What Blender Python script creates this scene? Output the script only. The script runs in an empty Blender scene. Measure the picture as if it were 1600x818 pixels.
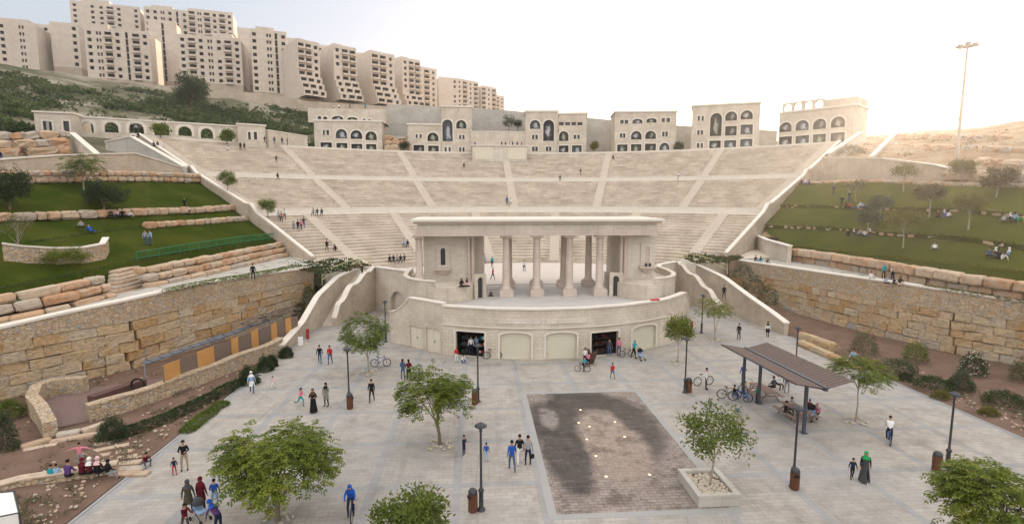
import bpy, bmesh, math, random
from mathutils import Vector, Matrix
from mathutils.geometry import tessellate_polygon
from mathutils import noise as mnoise
PI = math.pi; R = math.radians
S = bpy.context.scene; COL = S.collection
rng = random.Random(7)

# ------------------------------------------------------------------ camera
F_PX, HOR, VPX = 820.0, 310.0, 745.0
CAM = Vector((-7.65, 0.0, 15.0))
pitch = math.atan((409 - HOR) / F_PX); yaw = math.atan((800 - VPX) / math.hypot(F_PX, 409 - HOR))
FW = Vector((math.sin(yaw) * math.cos(pitch), math.cos(yaw) * math.cos(pitch), -math.sin(pitch)))
RT = Vector((math.cos(yaw), -math.sin(yaw), 0)); UP = RT.cross(FW)
cd = bpy.data.cameras.new('camera'); cam = bpy.data.objects.new('camera', cd); COL.objects.link(cam)
cd.sensor_width = 36; cd.lens = F_PX / 1600 * 36; cd.clip_start = .3; cd.clip_end = 6000
cam.location = CAM; cam.rotation_euler = FW.to_track_quat('-Z', 'Y').to_euler(); S.camera = cam

# ------------------------------------------------------------------ light
SUN_AZ, SUN_EL = R(40), R(7.0)              # azimuth from +Y towards +X: low, behind the right-hand ridge
w = bpy.data.worlds.new('World'); S.world = w; w.use_nodes = True
nt = w.node_tree; bg = nt.nodes['Background']; sky = nt.nodes.new('ShaderNodeTexSky')
sky.sky_type = 'NISHITA'; sky.sun_disc = False; sky.sun_elevation = SUN_EL; sky.sun_rotation = SUN_AZ
sky.air_density = 1.0; sky.dust_density = 4.0; sky.ozone_density = 0.6; sky.altitude = 700
# hazy evening sky: softened Nishita, plus an unseen bright veil added overhead and behind the camera as fill
gm = nt.nodes.new('ShaderNodeGamma'); gm.inputs[1].default_value = .62; nt.links.new(sky.outputs[0], gm.inputs[0])
tn = nt.nodes.new('ShaderNodeMix'); tn.data_type = 'RGBA'; tn.blend_type = 'MULTIPLY'; tn.inputs[0].default_value = 1
nt.links.new(gm.outputs[0], tn.inputs[6]); tn.inputs[7].default_value = (.965, .93, 1.01, 1)
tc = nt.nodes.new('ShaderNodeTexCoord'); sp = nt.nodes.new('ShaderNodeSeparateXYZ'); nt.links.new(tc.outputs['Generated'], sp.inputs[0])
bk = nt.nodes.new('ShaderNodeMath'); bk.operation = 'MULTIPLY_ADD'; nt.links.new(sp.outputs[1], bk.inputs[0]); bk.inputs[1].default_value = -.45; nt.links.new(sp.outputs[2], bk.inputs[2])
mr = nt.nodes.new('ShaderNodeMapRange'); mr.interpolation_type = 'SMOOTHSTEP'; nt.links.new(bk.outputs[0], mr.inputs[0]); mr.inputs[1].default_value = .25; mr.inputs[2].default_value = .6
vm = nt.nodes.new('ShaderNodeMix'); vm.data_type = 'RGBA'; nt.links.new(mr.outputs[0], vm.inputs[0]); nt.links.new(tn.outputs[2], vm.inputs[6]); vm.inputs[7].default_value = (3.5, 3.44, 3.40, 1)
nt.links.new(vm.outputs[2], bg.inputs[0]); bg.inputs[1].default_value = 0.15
sl = bpy.data.lights.new('sun', 'SUN'); sl.energy = 2.4; sl.angle = R(.6); sl.color = (1, .78, .58)
so = bpy.data.objects.new('sun', sl); COL.objects.link(so)
sd = Vector((math.sin(SUN_AZ) * math.cos(SUN_EL), math.cos(SUN_AZ) * math.cos(SUN_EL), math.sin(SUN_EL)))
so.rotation_euler = sd.to_track_quat('Z', 'Y').to_euler(); so.location = (60, 60, 90)
S.view_settings.view_transform = 'Standard'; S.view_settings.look = 'None'
S.view_settings.exposure = 1.85; S.view_settings.gamma = 1
S.cycles.max_bounces = 5; S.cycles.diffuse_bounces = 3; S.cycles.transparent_max_bounces = 6
S.cycles.caustics_reflective = False; S.cycles.caustics_refractive = False
S.cycles.use_denoising = True; S.cycles.volume_bounces = 0

# ------------------------------------------------------------------ placing helpers (photo pixel -> point in the place)
def ray(px, py): return FW + RT * ((px - 800) / F_PX) + UP * ((409 - py) / F_PX)
def at(px, py, z=0.0):
    r = ray(px, py); return CAM + r * ((z - CAM.z) / r.z)
def at_y(px, py, Y):
    r = ray(px, py); return CAM + r * (Y / r.y)
LA, LN, LZ, LS = Vector((-47.6, 44, 0)), Vector((-.947, .323, 0)), 7.3, .45     # left lawn plane
RA, RN, RZ, RS = Vector((44.5, 50, 0)), Vector((.975, .221, 0)), 8.0, .55       # right lawn plane
def at_hill(px, py, t0=60):
    r = ray(px, py); t = t0
    while t < 400:
        p = CAM + r * t
        if p.z <= hill_z(p.x, p.y): return p
        t += .25
    return CAM + r * 150
def lawn_z(x, y):
    if x < 0: return LZ + LS * (Vector((x, y, 0)) - LA).dot(LN)
    return RZ + RS * (Vector((x, y, 0)) - RA).dot(RN)
def at_lawn(px, py):
    A, N, z0, s = (LA, LN, LZ, LS) if px < 745 else (RA, RN, RZ, RS)
    r = ray(px, py); k = s * N
    # CAM.z + t r.z = z0 + k.(CAM + t r - A)
    t = (z0 + k.dot(CAM - A) - CAM.z) / (r.z - k.dot(r)); return CAM + r * t
C0 = Vector((0, 53, 0))                     # centre of the seating
TIERS = [(36.0, 4.6, 18, .95, .4275), (55.1, 13.3, 11, 1.4727, .509), (73.3, 19.8, 12, 1.575, .5917)]
def cav_z(r):
    for (r0, z0, n, run, rise) in TIERS:
        if r < r0: return z0 - (0 if r0 < 40 else (1.0 if r0 < 60 else .9)) if r > 36 else 4.2
        if r < r0 + n * run: return z0 + (math.floor((r - r0) / run) + 1) * rise
    return 26.9
def at_seats(px, py):
    r = ray(px, py); t = 70.0
    while t < 200:
        p = CAM + r * t
        if p.z <= cav_z((Vector((p.x, p.y, 0)) - C0).length): return p
        t += .1
    return CAM + r * 140

# ------------------------------------------------------------------ mesh helpers
class MB:
    def __init__(s): s.v = []; s.f = []; s.m = []; s.uv = []; s.t = []; s.sm = []
    def add(s, vs, fs, mat=0, uvs=None, tone=0.5, smooth=False):
        b = len(s.v); s.v.extend([(v[0], v[1], v[2]) for v in vs])
        for i, f in enumerate(fs):
            s.f.append([b + k for k in f]); s.m.append(mat); s.t.append(tone); s.sm.append(smooth)
            s.uv.append(uvs[i] if uvs else None)
    def quad(s, a, b, c, d, mat=0, uv=None, tone=.5): s.add([a, b, c, d], [(0, 1, 2, 3)], mat, [uv] if uv else None, tone)
    def box(s, x0, x1, y0, y1, z0, z1, mat=0, tone=.5, M=None):
        vs = [Vector(p) for p in ((x0,y0,z0),(x1,y0,z0),(x1,y1,z0),(x0,y1,z0),(x0,y0,z1),(x1,y0,z1),(x1,y1,z1),(x0,y1,z1))]
        if M is not None: vs = [M @ p for p in vs]
        s.add(vs, [(0,3,2,1),(4,5,6,7),(0,1,5,4),(1,2,6,5),(2,3,7,6),(3,0,4,7)], mat, None, tone)
    def obox(s, c, sx, sy, sz, rz=0, rx=0, mat=0, tone=.5):      # centre, full sizes
        M = Matrix.Translation(Vector(c)) @ Matrix.Rotation(rz, 4, 'Z') @ Matrix.Rotation(rx, 4, 'X')
        s.box(-sx/2, sx/2, -sy/2, sy/2, -sz/2, sz/2, mat, tone, M)
    def rbox(s, c, sx, sy, sz, rz=0, bev=.1, jit=.03, mat=0, tone=.5, seed=0, ry=0):      # rough rounded block
        rr = random.Random(seed); M = Matrix.Translation(Vector(c)) @ Matrix.Rotation(rz, 4, 'Z') @ Matrix.Rotation(ry, 4, 'Y')
        n = 3; idx = {}; vs = []; fs = []
        def vid(i, j, k):
            if (i, j, k) not in idx:
                p = [2 * a / n - 1 for a in (i, j, k)]; ext = sum(1 for a in (i, j, k) if a in (0, n))
                h = [sx / 2, sy / 2, sz / 2]; q = []
                for a, hh in zip(p, h):
                    e = abs(a) > .99
                    val = a * hh if e else math.copysign(max(hh - bev * 1.6, hh * .4), a)
                    if e and ext >= 2: val -= math.copysign(bev * (.45 if ext == 2 else .75), a)
                    q.append(val + rr.uniform(-jit, jit))
                idx[(i, j, k)] = len(vs); vs.append(M @ Vector(q))
            return idx[(i, j, k)]
        for a in range(n):
            for b in range(n):
                fs.append((vid(a,b,0), vid(a,b+1,0), vid(a+1,b+1,0), vid(a+1,b,0)))
                fs.append((vid(a,b,n), vid(a+1,b,n), vid(a+1,b+1,n), vid(a,b+1,n)))
                fs.append((vid(a,0,b), vid(a+1,0,b), vid(a+1,0,b+1), vid(a,0,b+1)))
                fs.append((vid(a,n,b), vid(a,n,b+1), vid(a+1,n,b+1), vid(a+1,n,b)))
                fs.append((vid(0,a,b), vid(0,a,b+1), vid(0,a+1,b+1), vid(0,a+1,b)))
                fs.append((vid(n,a,b), vid(n,a+1,b), vid(n,a+1,b+1), vid(n,a,b+1)))
        s.add(vs, fs, mat, None, tone)
    def tube(s, pts, rad, n=6, mat=0, cap=True, tone=.5, smooth=True):
        pts = [Vector(p) for p in pts]; rad = rad if isinstance(rad, (list, tuple)) else [rad] * len(pts)
        vs = []; N = len(pts)
        for i, p in enumerate(pts):
            d = (pts[min(i + 1, N - 1)] - pts[max(i - 1, 0)])
            d = d.normalized() if d.length > 1e-9 else Vector((0, 0, 1))
            a = Vector((1, 0, 0)) if abs(d.x) < .8 else Vector((0, 1, 0))
            u = d.cross(a).normalized(); w_ = d.cross(u)
            for k in range(n):
                th = 2 * PI * k / n; vs.append(p + (u * math.cos(th) + w_ * math.sin(th)) * rad[i])
        fs = [(i*n+k, i*n+(k+1)%n, (i+1)*n+(k+1)%n, (i+1)*n+k) for i in range(N-1) for k in range(n)]
        s.add(vs, fs, mat, None, tone, smooth)
        if cap: s.add(vs[:n], [tuple(range(n))[::-1]], mat, None, tone); s.add(vs[-n:], [tuple(range(n))], mat, None, tone)
    def lathe(s, prof, n=16, c=(0,0,0), mat=0, a0=0, a1=2*PI, smooth=True, tone=.5, sx=1, sy=1):   # prof: (r, z)
        full = abs(a1 - a0 - 2*PI) < 1e-6; m = n if full else n + 1; vs = []; fs = []; uvs = []
        for (r, z) in prof:
            for k in range(m):
                th = a0 + (a1 - a0) * k / n; vs.append((c[0] + r * math.cos(th) * sx, c[1] + r * math.sin(th) * sy, c[2] + z))
        L = [0]
        for i in range(1, len(prof)): L.append(L[-1] + math.hypot(prof[i][0] - prof[i-1][0], prof[i][1] - prof[i-1][1]))
        rm = max(p[0] for p in prof)
        for i in range(len(prof) - 1):
            for k in range(n):
                k2 = (k + 1) % m
                fs.append((i*m+k, i*m+k2, (i+1)*m+k2, (i+1)*m+k))
                u0, u1 = rm * (a1-a0) * k / n, rm * (a1-a0) * (k+1) / n
                uvs.append([(u0, L[i]), (u1, L[i]), (u1, L[i+1]), (u0, L[i+1])])
        s.add(vs, fs, mat, uvs, tone, smooth)
    def prism(s, poly, z0, z1, mat=0, tone=.5):      # plan polygon (counter-clockwise), z may be lists
        n = len(poly); Z0 = z0 if isinstance(z0, (list, tuple)) else [z0]*n; Z1 = z1 if isinstance(z1, (list, tuple)) else [z1]*n
        lo = [(p[0], p[1], Z0[i]) for i, p in enumerate(poly)]; hi = [(p[0], p[1], Z1[i]) for i, p in enumerate(poly)]
        tri = tessellate_polygon([[Vector((p[0], p[1], 0)) for p in poly]])
        s.add(hi, [t if orient(poly, t) else t[::-1] for t in tri], mat, None, tone)
        s.add(lo, [t[::-1] if orient(poly, t) else t for t in tri], mat, None, tone)
        u = 0
        for i in range(n):
            j = (i + 1) % n; l = math.hypot(poly[j][0]-poly[i][0], poly[j][1]-poly[i][1])
            s.add([lo[i], lo[j], hi[j], hi[i]], [(0,1,2,3)], mat, [[(u, Z0[i]), (u+l, Z0[j]), (u+l, Z1[j]), (u, Z1[i])]], tone); u += l
    def wall(s, pts, th, mat=0, tone=.5, off=0):     # pts: (x, y, z0, z1); th thickness to the right of the run
        P = [Vector((p[0], p[1], 0)) for p in pts]; N = len(P); nr = []
        for i in range(N):
            d = (P[min(i+1, N-1)] - P[max(i-1, 0)]).normalized(); nr.append(Vector((d.y, -d.x, 0)))
        A = [P[i] + nr[i] * (off) for i in range(N)]; B = [P[i] + nr[i] * (off + th) for i in range(N)]
        u = [0]
        for i in range(1, N): u.append(u[-1] + (P[i] - P[i-1]).length)
        z0 = [p[2] for p in pts]; z1 = [p[3] for p in pts]
        g = lambda V, z: (V.x, V.y, z)
        for i in range(N - 1):
            j = i + 1
            s.add([g(A[j],z0[j]), g(A[i],z0[i]), g(A[i],z1[i]), g(A[j],z1[j])], [(0,1,2,3)], mat, [[(u[j],z0[j]),(u[i],z0[i]),(u[i],z1[i]),(u[j],z1[j])]], tone)
            s.add([g(B[i],z0[i]), g(B[j],z0[j]), g(B[j],z1[j]), g(B[i],z1[i])], [(0,1,2,3)], mat, [[(u[i],z0[i]),(u[j],z0[j]),(u[j],z1[j]),(u[i],z1[i])]], tone)
            s.add([g(A[i],z1[i]), g(B[i],z1[i]), g(B[j],z1[j]), g(A[j],z1[j])], [(0,1,2,3)], mat, [[(u[i],0),(u[i],th),(u[j],th),(u[j],0)]], tone)
            s.add([g(A[i],z0[i]), g(A[j],z0[j]), g(B[j],z0[j]), g(B[i],z0[i])], [(0,1,2,3)], mat, [[(u[i],0),(u[j],0),(u[j],th),(u[i],th)]], tone)
        for i, fl in ((0, False), (N-1, True)):
            q = [g(A[i],z0[i]), g(B[i],z0[i]), g(B[i],z1[i]), g(A[i],z1[i])]
            s.add(q[::-1] if fl else q, [(0,1,2,3)], mat, None, tone)
    def facade(s, O, U, w_, h, holes, th=.5, rec=.35, mat=0, matr=None, back=True, through=False):
        """flat wall with real openings; O lower-left corner seen from outside, U unit run, holes: list of contours [(u, v)]"""
        O = Vector(O); U = Vector(U).normalized(); Nn = U.cross(Vector((0,0,1)))        # outward
        matr = mat if matr is None else matr
        P = lambda u, v, d=0: O + U * u + Vector((0,0,v)) - Nn * d
        outer = [(0,0),(w_,0),(w_,h),(0,h)]; loops = [outer] + [list(hh) for hh in holes]
        flat = [p for lp in loops for p in lp]
        tri = tessellate_polygon([[Vector((p[0], p[1], 0)) for p in lp] for lp in loops])
        fs = []; uv = []
        for t in tri:
            a, b, c = (flat[k] for k in t)
            if (b[0]-a[0])*(c[1]-a[1]) - (b[1]-a[1])*(c[0]-a[0]) < 0: t = t[::-1]
            fs.append(tuple(t)); uv.append([flat[k] for k in t])
        s.add([P(*p) for p in flat], fs, mat, uv)
        for hh in holes:
            n = len(hh); ar = sum(hh[i][0]*hh[(i+1)%n][1]-hh[(i+1)%n][0]*hh[i][1] for i in range(n))
            lp = hh if ar > 0 else hh[::-1]
            for i in range(n):
                j = (i+1) % n
                s.add([P(*lp[i]), P(*lp[i], rec), P(*lp[j], rec), P(*lp[j])], [(0,1,2,3)], matr)
        if back:
            if through: s.add([P(*p, th) for p in flat], [f[::-1] for f in fs], mat, [u_[::-1] for u_ in uv])
            else: s.add([P(0,0,th), P(w_,0,th), P(w_,h,th), P(0,h,th)], [(1,0,3,2)], mat)
            s.add([P(0,0), P(0,h), P(0,h,th), P(0,0,th)], [(0,1,2,3)], mat)
            s.add([P(w_,0), P(w_,0,th), P(w_,h,th), P(w_,h)], [(0,1,2,3)], mat)
            s.add([P(0,h), P(w_,h), P(w_,h,th), P(0,h,th)], [(0,1,2,3)], mat)
    def blocks(s, pts, courses, h, depth, lmin, lmax, seed=1, bev=.09, jit=.03, batter=0, mat=0, toner=None, gap=.03):
        """courses of rough stones along the run (x, y, z0); stones sit to the right of the run's line"""
        rr = random.Random(seed); P = [Vector(p) for p in pts]; cum = [0]
        for i in range(1, len(P)): cum.append(cum[-1] + (P[i]-P[i-1]).length)
        def pos(q):
            q = max(0, min(cum[-1], q)); i = 0
            while i < len(P) - 2 and q > cum[i+1]: i += 1
            k = (q - cum[i]) / max(1e-6, cum[i+1] - cum[i]); return P[i].lerp(P[i+1], k), (P[i+1]-P[i])
        z = 0
        for c in range(courses):
            hc = h[c] if isinstance(h, (list, tuple)) else h; q = -rr.uniform(0, lmin) if c else 0
            while q < cum[-1] - .2:
                l = rr.uniform(lmin, lmax); a = max(q, 0); b = min(q + l, cum[-1])
                if b - a > .25:
                    p, d = pos((a+b)/2); d2 = Vector((d.x, d.y, 0)).normalized(); nn = Vector((d2.y, -d2.x, 0))
                    hh = hc * rr.uniform(.93, 1.02); ctr = p + nn * (depth/2 + rr.uniform(-.06, .06) - batter * c)
                    sl_ = math.atan2(d.z, math.hypot(d.x, d.y))
                    s.rbox((ctr.x, ctr.y, p.z + z + hh/2), b - a - gap, depth, hh - gap * .6, math.atan2(d2.y, d2.x), bev, jit, mat,
                           (toner(rr, c) if toner else rr.random()), rr.randint(0, 10**6), -sl_)
                q += l
            z += hc
    def build(s, name, mats, parent=None, origin=None, loc=None):
        me = bpy.data.meshes.new(name)
        q = parent
        while origin is None and q is not None:
            if q.get('world_built'): origin = Vector(q['world_built'])
            q = q.parent
        vs = [tuple(Vector(v) - origin) for v in s.v] if origin is not None else s.v
        me.from_pydata(vs, [], s.f)
        for m in (mats if isinstance(mats, (list, tuple)) else [mats]): me.materials.append(m)
        me.polygons.foreach_set('material_index', s.m); me.polygons.foreach_set('use_smooth', s.sm)
        at_ = me.attributes.new('tone', 'FLOAT', 'FACE'); at_.data.foreach_set('value', s.t)
        ul = me.uv_layers.new(name='UVMap'); uvs = []
        V = [Vector(v) for v in s.v]
        for f, uv in zip(s.f, s.uv):
            if uv: uvs.extend([c for p in uv for c in p]); continue
            n = Vector((0,0,0)); p0 = V[f[0]]
            for k in range(1, len(f)-1): n += (V[f[k]]-p0).cross(V[f[k+1]]-p0)
            if n.length < 1e-12: n = Vector((0,0,1))
            n.normalize()
            if abs(n.z) > .7:
                for k in f: uvs.extend((V[k].x, V[k].y))
            else:
                t = Vector((-n.y, n.x, 0)).normalized()
                for k in f: uvs.extend((V[k].dot(t), V[k].z))
        ul.data.foreach_set('uv', uvs)
        me.update()
        o = bpy.data.objects.new(name, me); COL.objects.link(o)
        if parent is not None: o.parent = parent
        if loc is not None: o.location = loc
        return o
def orient(poly, t):
    a, b, c = (poly[k] for k in t); return (b[0]-a[0])*(c[1]-a[1]) - (b[1]-a[1])*(c[0]-a[0]) > 0
def rect(u0, u1, v0, v1): return [(u0,v0),(u1,v0),(u1,v1),(u0,v1)]
def arch(u0, u1, v0, v1, n=10, flat=1.0):            # v1 = crown; flat < 1 makes a segmental arch
    r = (u1-u0)/2; hgt = min(r * flat, v1 - v0); c = (u0+u1)/2
    return [(u0,v0),(u1,v0)] + [(c + r*math.cos(PI*k/n), v1 - hgt + hgt*math.sin(PI*k/n)) for k in range(n+1)]
def offset_ring(hole, d):                            # a contour pushed outwards from its centre
    cu = sum(p[0] for p in hole)/len(hole); cv = (min(p[1] for p in hole)+max(p[1] for p in hole))/2
    return [(p[0] + math.copysign(d, p[0]-cu) if abs(p[0]-cu) > 1e-3 else p[0], p[1] + (d if p[1] > cv else 0)) for p in hole]

def tag(o, label=None, cat=None, group=None, kind=None):
    if label: o['label'] = label
    if cat: o['category'] = cat
    if group: o['group'] = group
    if kind: o['kind'] = kind
    return o
def thing(name, label, cat, loc=(0,0,0), rz=0, group=None, world=True):
    """an Empty at the thing's base; world=True: its parts are meshed in world coordinates and shifted to it"""
    o = bpy.data.objects.new(name, None); COL.objects.link(o); o.empty_display_size = .3
    o.location = loc; o.rotation_euler = (0, 0, rz)
    if world: o['world_built'] = tuple(loc)
    return tag(o, label, cat, group)
KIDS = {}
def kids(o): return [c for c in COL.objects if c.parent == o] if False else KIDS.get(o, [])
def reg(o):                                          # remember children of a prototype for copying
    KIDS[o] = [c for c in o.children]
    for c in KIDS[o]: reg(c)
    return o
def copy_tree(o, parent=None):
    c = o.copy(); COL.objects.link(c); c.parent = parent
    for ch in KIDS.get(o, []): copy_tree(ch, c)
    return c
def struct(name, mb, mats): return tag(mb.build(name, mats), kind='structure')

# ------------------------------------------------------------------ materials
M = {}
def new_mat(name, rough=.85, spec=.25):
    m = bpy.data.materials.new(name); m.use_nodes = True; b = m.node_tree.nodes['Principled BSDF']
    b.inputs['Roughness'].default_value = rough; b.inputs['Specular IOR Level'].default_value = spec
    M[name] = m; return m, m.node_tree, b
def nd(t, typ, **kw):
    n = t.nodes.new(typ)
    for k, v in kw.items(): setattr(n, k, v)
    return n
def setin(n, **kw):
    for k, v in kw.items(): n.inputs[k.replace('_', ' ')].default_value = v
def mixc(t, fac, a, b, mode='MIX'):
    n = nd(t, 'ShaderNodeMix', data_type='RGBA', blend_type=mode)
    for i, val in ((0, fac), (6, a), (7, b)):
        if hasattr(val, 'default_value') or hasattr(val, 'is_output'): t.links.new(val, n.inputs[i])
        elif isinstance(val, (int, float)): n.inputs[i].default_value = val
        else: n.inputs[i].default_value = (*val[:3], 1)
    return n.outputs[2]
def mth(t, op, a, b=None, c=None, clamp=False):
    n = nd(t, 'ShaderNodeMath', operation=op, use_clamp=clamp)
    for i, val in enumerate((a, b, c)):
        if val is None: continue
        if isinstance(val, (int, float)): n.inputs[i].default_value = val
        else: t.links.new(val, n.inputs[i])
    return n.outputs[0]
def ramp(t, fac, stops):
    n = nd(t, 'ShaderNodeValToRGB'); e = n.color_ramp.elements
    while len(e) < len(stops): e.new(.5)
    for el, (p, c) in zip(e, stops): el.position = p; el.color = (*c[:3], 1) if len(c) >= 3 else (c[0],)*3 + (1,)
    t.links.new(fac, n.inputs[0]); return n.outputs[0]
def noise(t, vec, scale, detail=4, rough=.55):
    n = nd(t, 'ShaderNodeTexNoise'); setin(n, Scale=scale, Detail=detail, Roughness=rough)
    if vec is not None: t.links.new(vec, n.inputs['Vector'])
    return n.outputs[0]
def bump(t, b, h, strength=.4, dist=.03):
    n = nd(t, 'ShaderNodeBump'); setin(n, Strength=strength, Distance=dist); t.links.new(h, n.inputs['Height']); t.links.new(n.outputs[0], b.inputs['Normal'])
def objco(t): return nd(t, 'ShaderNodeTexCoord').outputs['Object']
def uvco(t): return nd(t, 'ShaderNodeTexCoord').outputs['UV']

def ashlar(name, c1, c2, cm, bw=.6, bh=.3, mortar=.008, stain=.5, rough=.9):
    m, t, b = new_mat(name, rough); uv = uvco(t)
    br = nd(t, 'ShaderNodeTexBrick'); t.links.new(uv, br.inputs['Vector'])
    setin(br, Color1=(*c1,1), Color2=(*c2,1), Mortar=(*cm,1), Scale=1, Mortar_Size=mortar, Brick_Width=bw, Row_Height=bh, Bias=-.1, Mortar_Smooth=.2)
    oc = objco(t)
    n1 = noise(t, oc, .35, 6); n2 = noise(t, oc, 4.0, 5)
    col = mixc(t, mth(t, 'MULTIPLY', n2, .55), br.outputs[0], [x*.82 for x in c1])
    st = ramp(t, n1, [(.35, (1,1,1)), (.75, (1-.35*stain, 1-.38*stain, 1-.42*stain))])
    col = mixc(t, 1.0, col, st, 'MULTIPLY')
    mp = nd(t, 'ShaderNodeMapping'); setin(mp, Scale=(2.2, .13, 1)); t.links.new(uv, mp.inputs[0])
    drip = ramp(t, noise(t, mp.outputs[0], 1.0, 5), [(.55, (1,1,1)), (.8, (1-.3*stain,)*3)])
    col = mixc(t, 1.0, col, drip, 'MULTIPLY')
    t.links.new(col, b.inputs['Base Color'])
    hgt = mth(t, 'ADD', mth(t, 'MULTIPLY', br.outputs[1], -1.0), mth(t, 'MULTIPLY', n2, .8))
    bump(t, b, hgt, .5, .02); return m
ashlar('limestone', (.66,.59,.50), (.56,.49,.40), (.42,.36,.29), .62, .31, .014, .8)
ashlar('limestone_pale', (.68,.63,.555), (.59,.53,.455), (.46,.41,.34), .62, .31, .012, .6)
ashlar('limestone_pink', (.64,.545,.48), (.57,.475,.41), (.46,.38,.32), .9, .4, .012, .6)
ashlar('seat_stone', (.68,.60,.51), (.58,.50,.415), (.44,.37,.30), 1.4, .5, .012, .85)
ashlar('tower_stone', (.65,.565,.485), (.58,.495,.415), (.48,.41,.35), 1.8, .9, .012, .4)
ashlar('grey_wall_stone', (.52,.49,.44), (.45,.42,.37), (.36,.335,.29), 1.2, .6, .016, .6)
ashlar('wall_stone', (.56,.48,.385), (.47,.39,.305), (.34,.275,.21), .55, .28, .016, .8)

def plain(name, c, rough=.8, var=.25, scale=2.0, spec=.25, bumpy=.15, metal=0):
    m, t, b = new_mat(name, rough, spec); oc = objco(t); n = noise(t, oc, scale, 6)
    col = mixc(t, n, [x*(1-var) for x in c], [min(1, x*(1+var)) for x in c])
    t.links.new(col, b.inputs['Base Color']); b.inputs['Metallic'].default_value = metal
    if bumpy: bump(t, b, noise(t, oc, scale*8, 3), bumpy, .01)
    return m
plain('coping', (.64,.59,.52), .85, .12, 1.2)
plain('stage_paving', (.46,.44,.42), .8, .22, .6)
plain('orchestra_paving', (.57,.50,.445), .8, .08, .5)
plain('walk_stone', (.60,.535,.455), .85, .12, .6)
plain('border_stone', (.30,.295,.285), .8, .12, .8)
plain('shutter', (.60,.56,.45), .6, .06, .8)
plain('door_cream', (.62,.57,.46), .6, .06, .8)
plain('dark_metal', (.035,.037,.042), .5, .2, 3, .4)
plain('blue_metal', (.05,.062,.085), .5, .15, 3, .4)
plain('green_paint', (.015,.17,.06), .5, .15, 3, .4)
plain('rail_paint', (.50,.47,.26), .6, .15, 3)
plain('grey_metal', (.32,.32,.33), .5, .15, 2, .4, .05, .3)
plain('pale_mast', (.42,.36,.30), .6, .1, 2)
plain('rust', (.10,.055,.045), .85, .3, 3)
plain('bin_wood', (.13,.055,.03), .6, .35, 6)
plain('bark', (.16,.125,.095), .9, .3, 12)
plain('pale_bark', (.30,.26,.21), .9, .25, 12)
plain('soil', (.15,.098,.072), .95, .45, .8, .1, .8)
plain('pebble', (.46,.40,.32), .9, .35, 5)
plain('orange_wood', (.48,.25,.085), .7, .2, 4)
plain('reed', (.17,.125,.10), .9, .35, 8)
plain('tyre_rubber', (.015,.015,.016), .7, .2, 5)
plain('chrome', (.45,.45,.46), .35, .1, 5, .5, 0, .6)
plain('white_paint', (.72,.70,.67), .5, .06, 3)
plain('red_paint', (.35,.03,.03), .5, .1, 3)
plain('yellow_paint', (.60,.36,.03), .5, .1, 3)
plain('blue_paint', (.03,.09,.35), .5, .1, 3)
plain('teal_paint', (.03,.30,.34), .5, .1, 3)
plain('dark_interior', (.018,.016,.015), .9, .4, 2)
plain('window_dark', (.022,.023,.026), .35, .5, .7, .5, 0)
plain('opening_dark', (.008,.008,.008), 1.0, .3, .7, .0, 0)
plain('window_glass', (.045,.05,.056), .18, .4, .35, .6, 0)
plain('mosaic_brown', (.17,.115,.10), .7, .3, 3)
plain('shelter_slat', (.115,.085,.075), .75, .25, 4)
plain('table_wood', (.22,.15,.125), .75, .25, 4)
plain('tarp_blue', (.10,.11,.13), .6, .25, 1.5)
plain('flower_white', (.75,.74,.68), .8, .1, 3)

def toned(name, stops, rough=.92, sc=2.5, bs=.8, bd=.08, spot=None):
    m, t, b = new_mat(name, rough); a = nd(t, 'ShaderNodeAttribute', attribute_name='tone')
    oc = objco(t); n = noise(t, oc, sc, 8, .62)
    col = ramp(t, a.outputs['Fac'], stops)
    col = mixc(t, 1.0, col, ramp(t, n, [(.25, (.55,.52,.48)), (.5, (1,1,1)), (.8, (1.0,.96,.88))]), 'MULTIPLY')
    n2 = noise(t, oc, .9, 5)
    col = mixc(t, ramp(t, n2, [(.5, (0,0,0)), (.68, (.75,.75,.75))]), col, spot or (.40,.34,.27))
    t.links.new(col, b.inputs['Base Color']); bump(t, b, n, bs, bd); return m
toned('ochre_block', [(0, (.42,.255,.115)), (.3, (.46,.31,.165)), (.62, (.50,.375,.235)), (.8, (.50,.41,.30)), (1, (.36,.335,.30))], bs=1.0, bd=.26, sc=3.2)
toned('pink_block', [(0, (.42,.24,.14)), (.35, (.46,.31,.20)), (.7, (.47,.36,.26)), (1, (.33,.31,.28))])
toned('step_stone', [(0, (.42,.30,.21)), (.5, (.48,.38,.29)), (1, (.40,.36,.31))])

m, t, b = new_mat('rubble', .95); uv = uvco(t)
mp = nd(t, 'ShaderNodeMapping'); setin(mp, Scale=(3.0, 4.6, 1)); t.links.new(uv, mp.inputs[0])
vo = nd(t, 'ShaderNodeTexVoronoi'); setin(vo, Scale=1.0, Randomness=.9); t.links.new(mp.outputs[0], vo.inputs['Vector'])
ve = nd(t, 'ShaderNodeTexVoronoi', feature='DISTANCE_TO_EDGE'); setin(ve, Scale=1.0, Randomness=.9); t.links.new(mp.outputs[0], ve.inputs['Vector'])
sx = nd(t, 'ShaderNodeSeparateColor'); t.links.new(vo.outputs['Color'], sx.inputs[0])
col = ramp(t, sx.outputs[0], [(0, (.44,.30,.17)), (.3, (.50,.38,.25)), (.65, (.53,.43,.31)), (.85, (.48,.40,.31)), (1, (.33,.315,.295))])
edge = ramp(t, ve.outputs['Distance'], [(.02, (0,0,0)), (.09, (1,1,1))])
col = mixc(t, edge, (.32,.25,.18), col); n = noise(t, objco(t), 7, 5)
col = mixc(t, 1, col, ramp(t, n, [(.3, (.7,.68,.66)), (.6, (1,1,1))]), 'MULTIPLY')
t.links.new(col, b.inputs['Base Color']); bump(t, b, mth(t, 'ADD', edge, mth(t, 'MULTIPLY', n, .6)), .7, .05)

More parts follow.
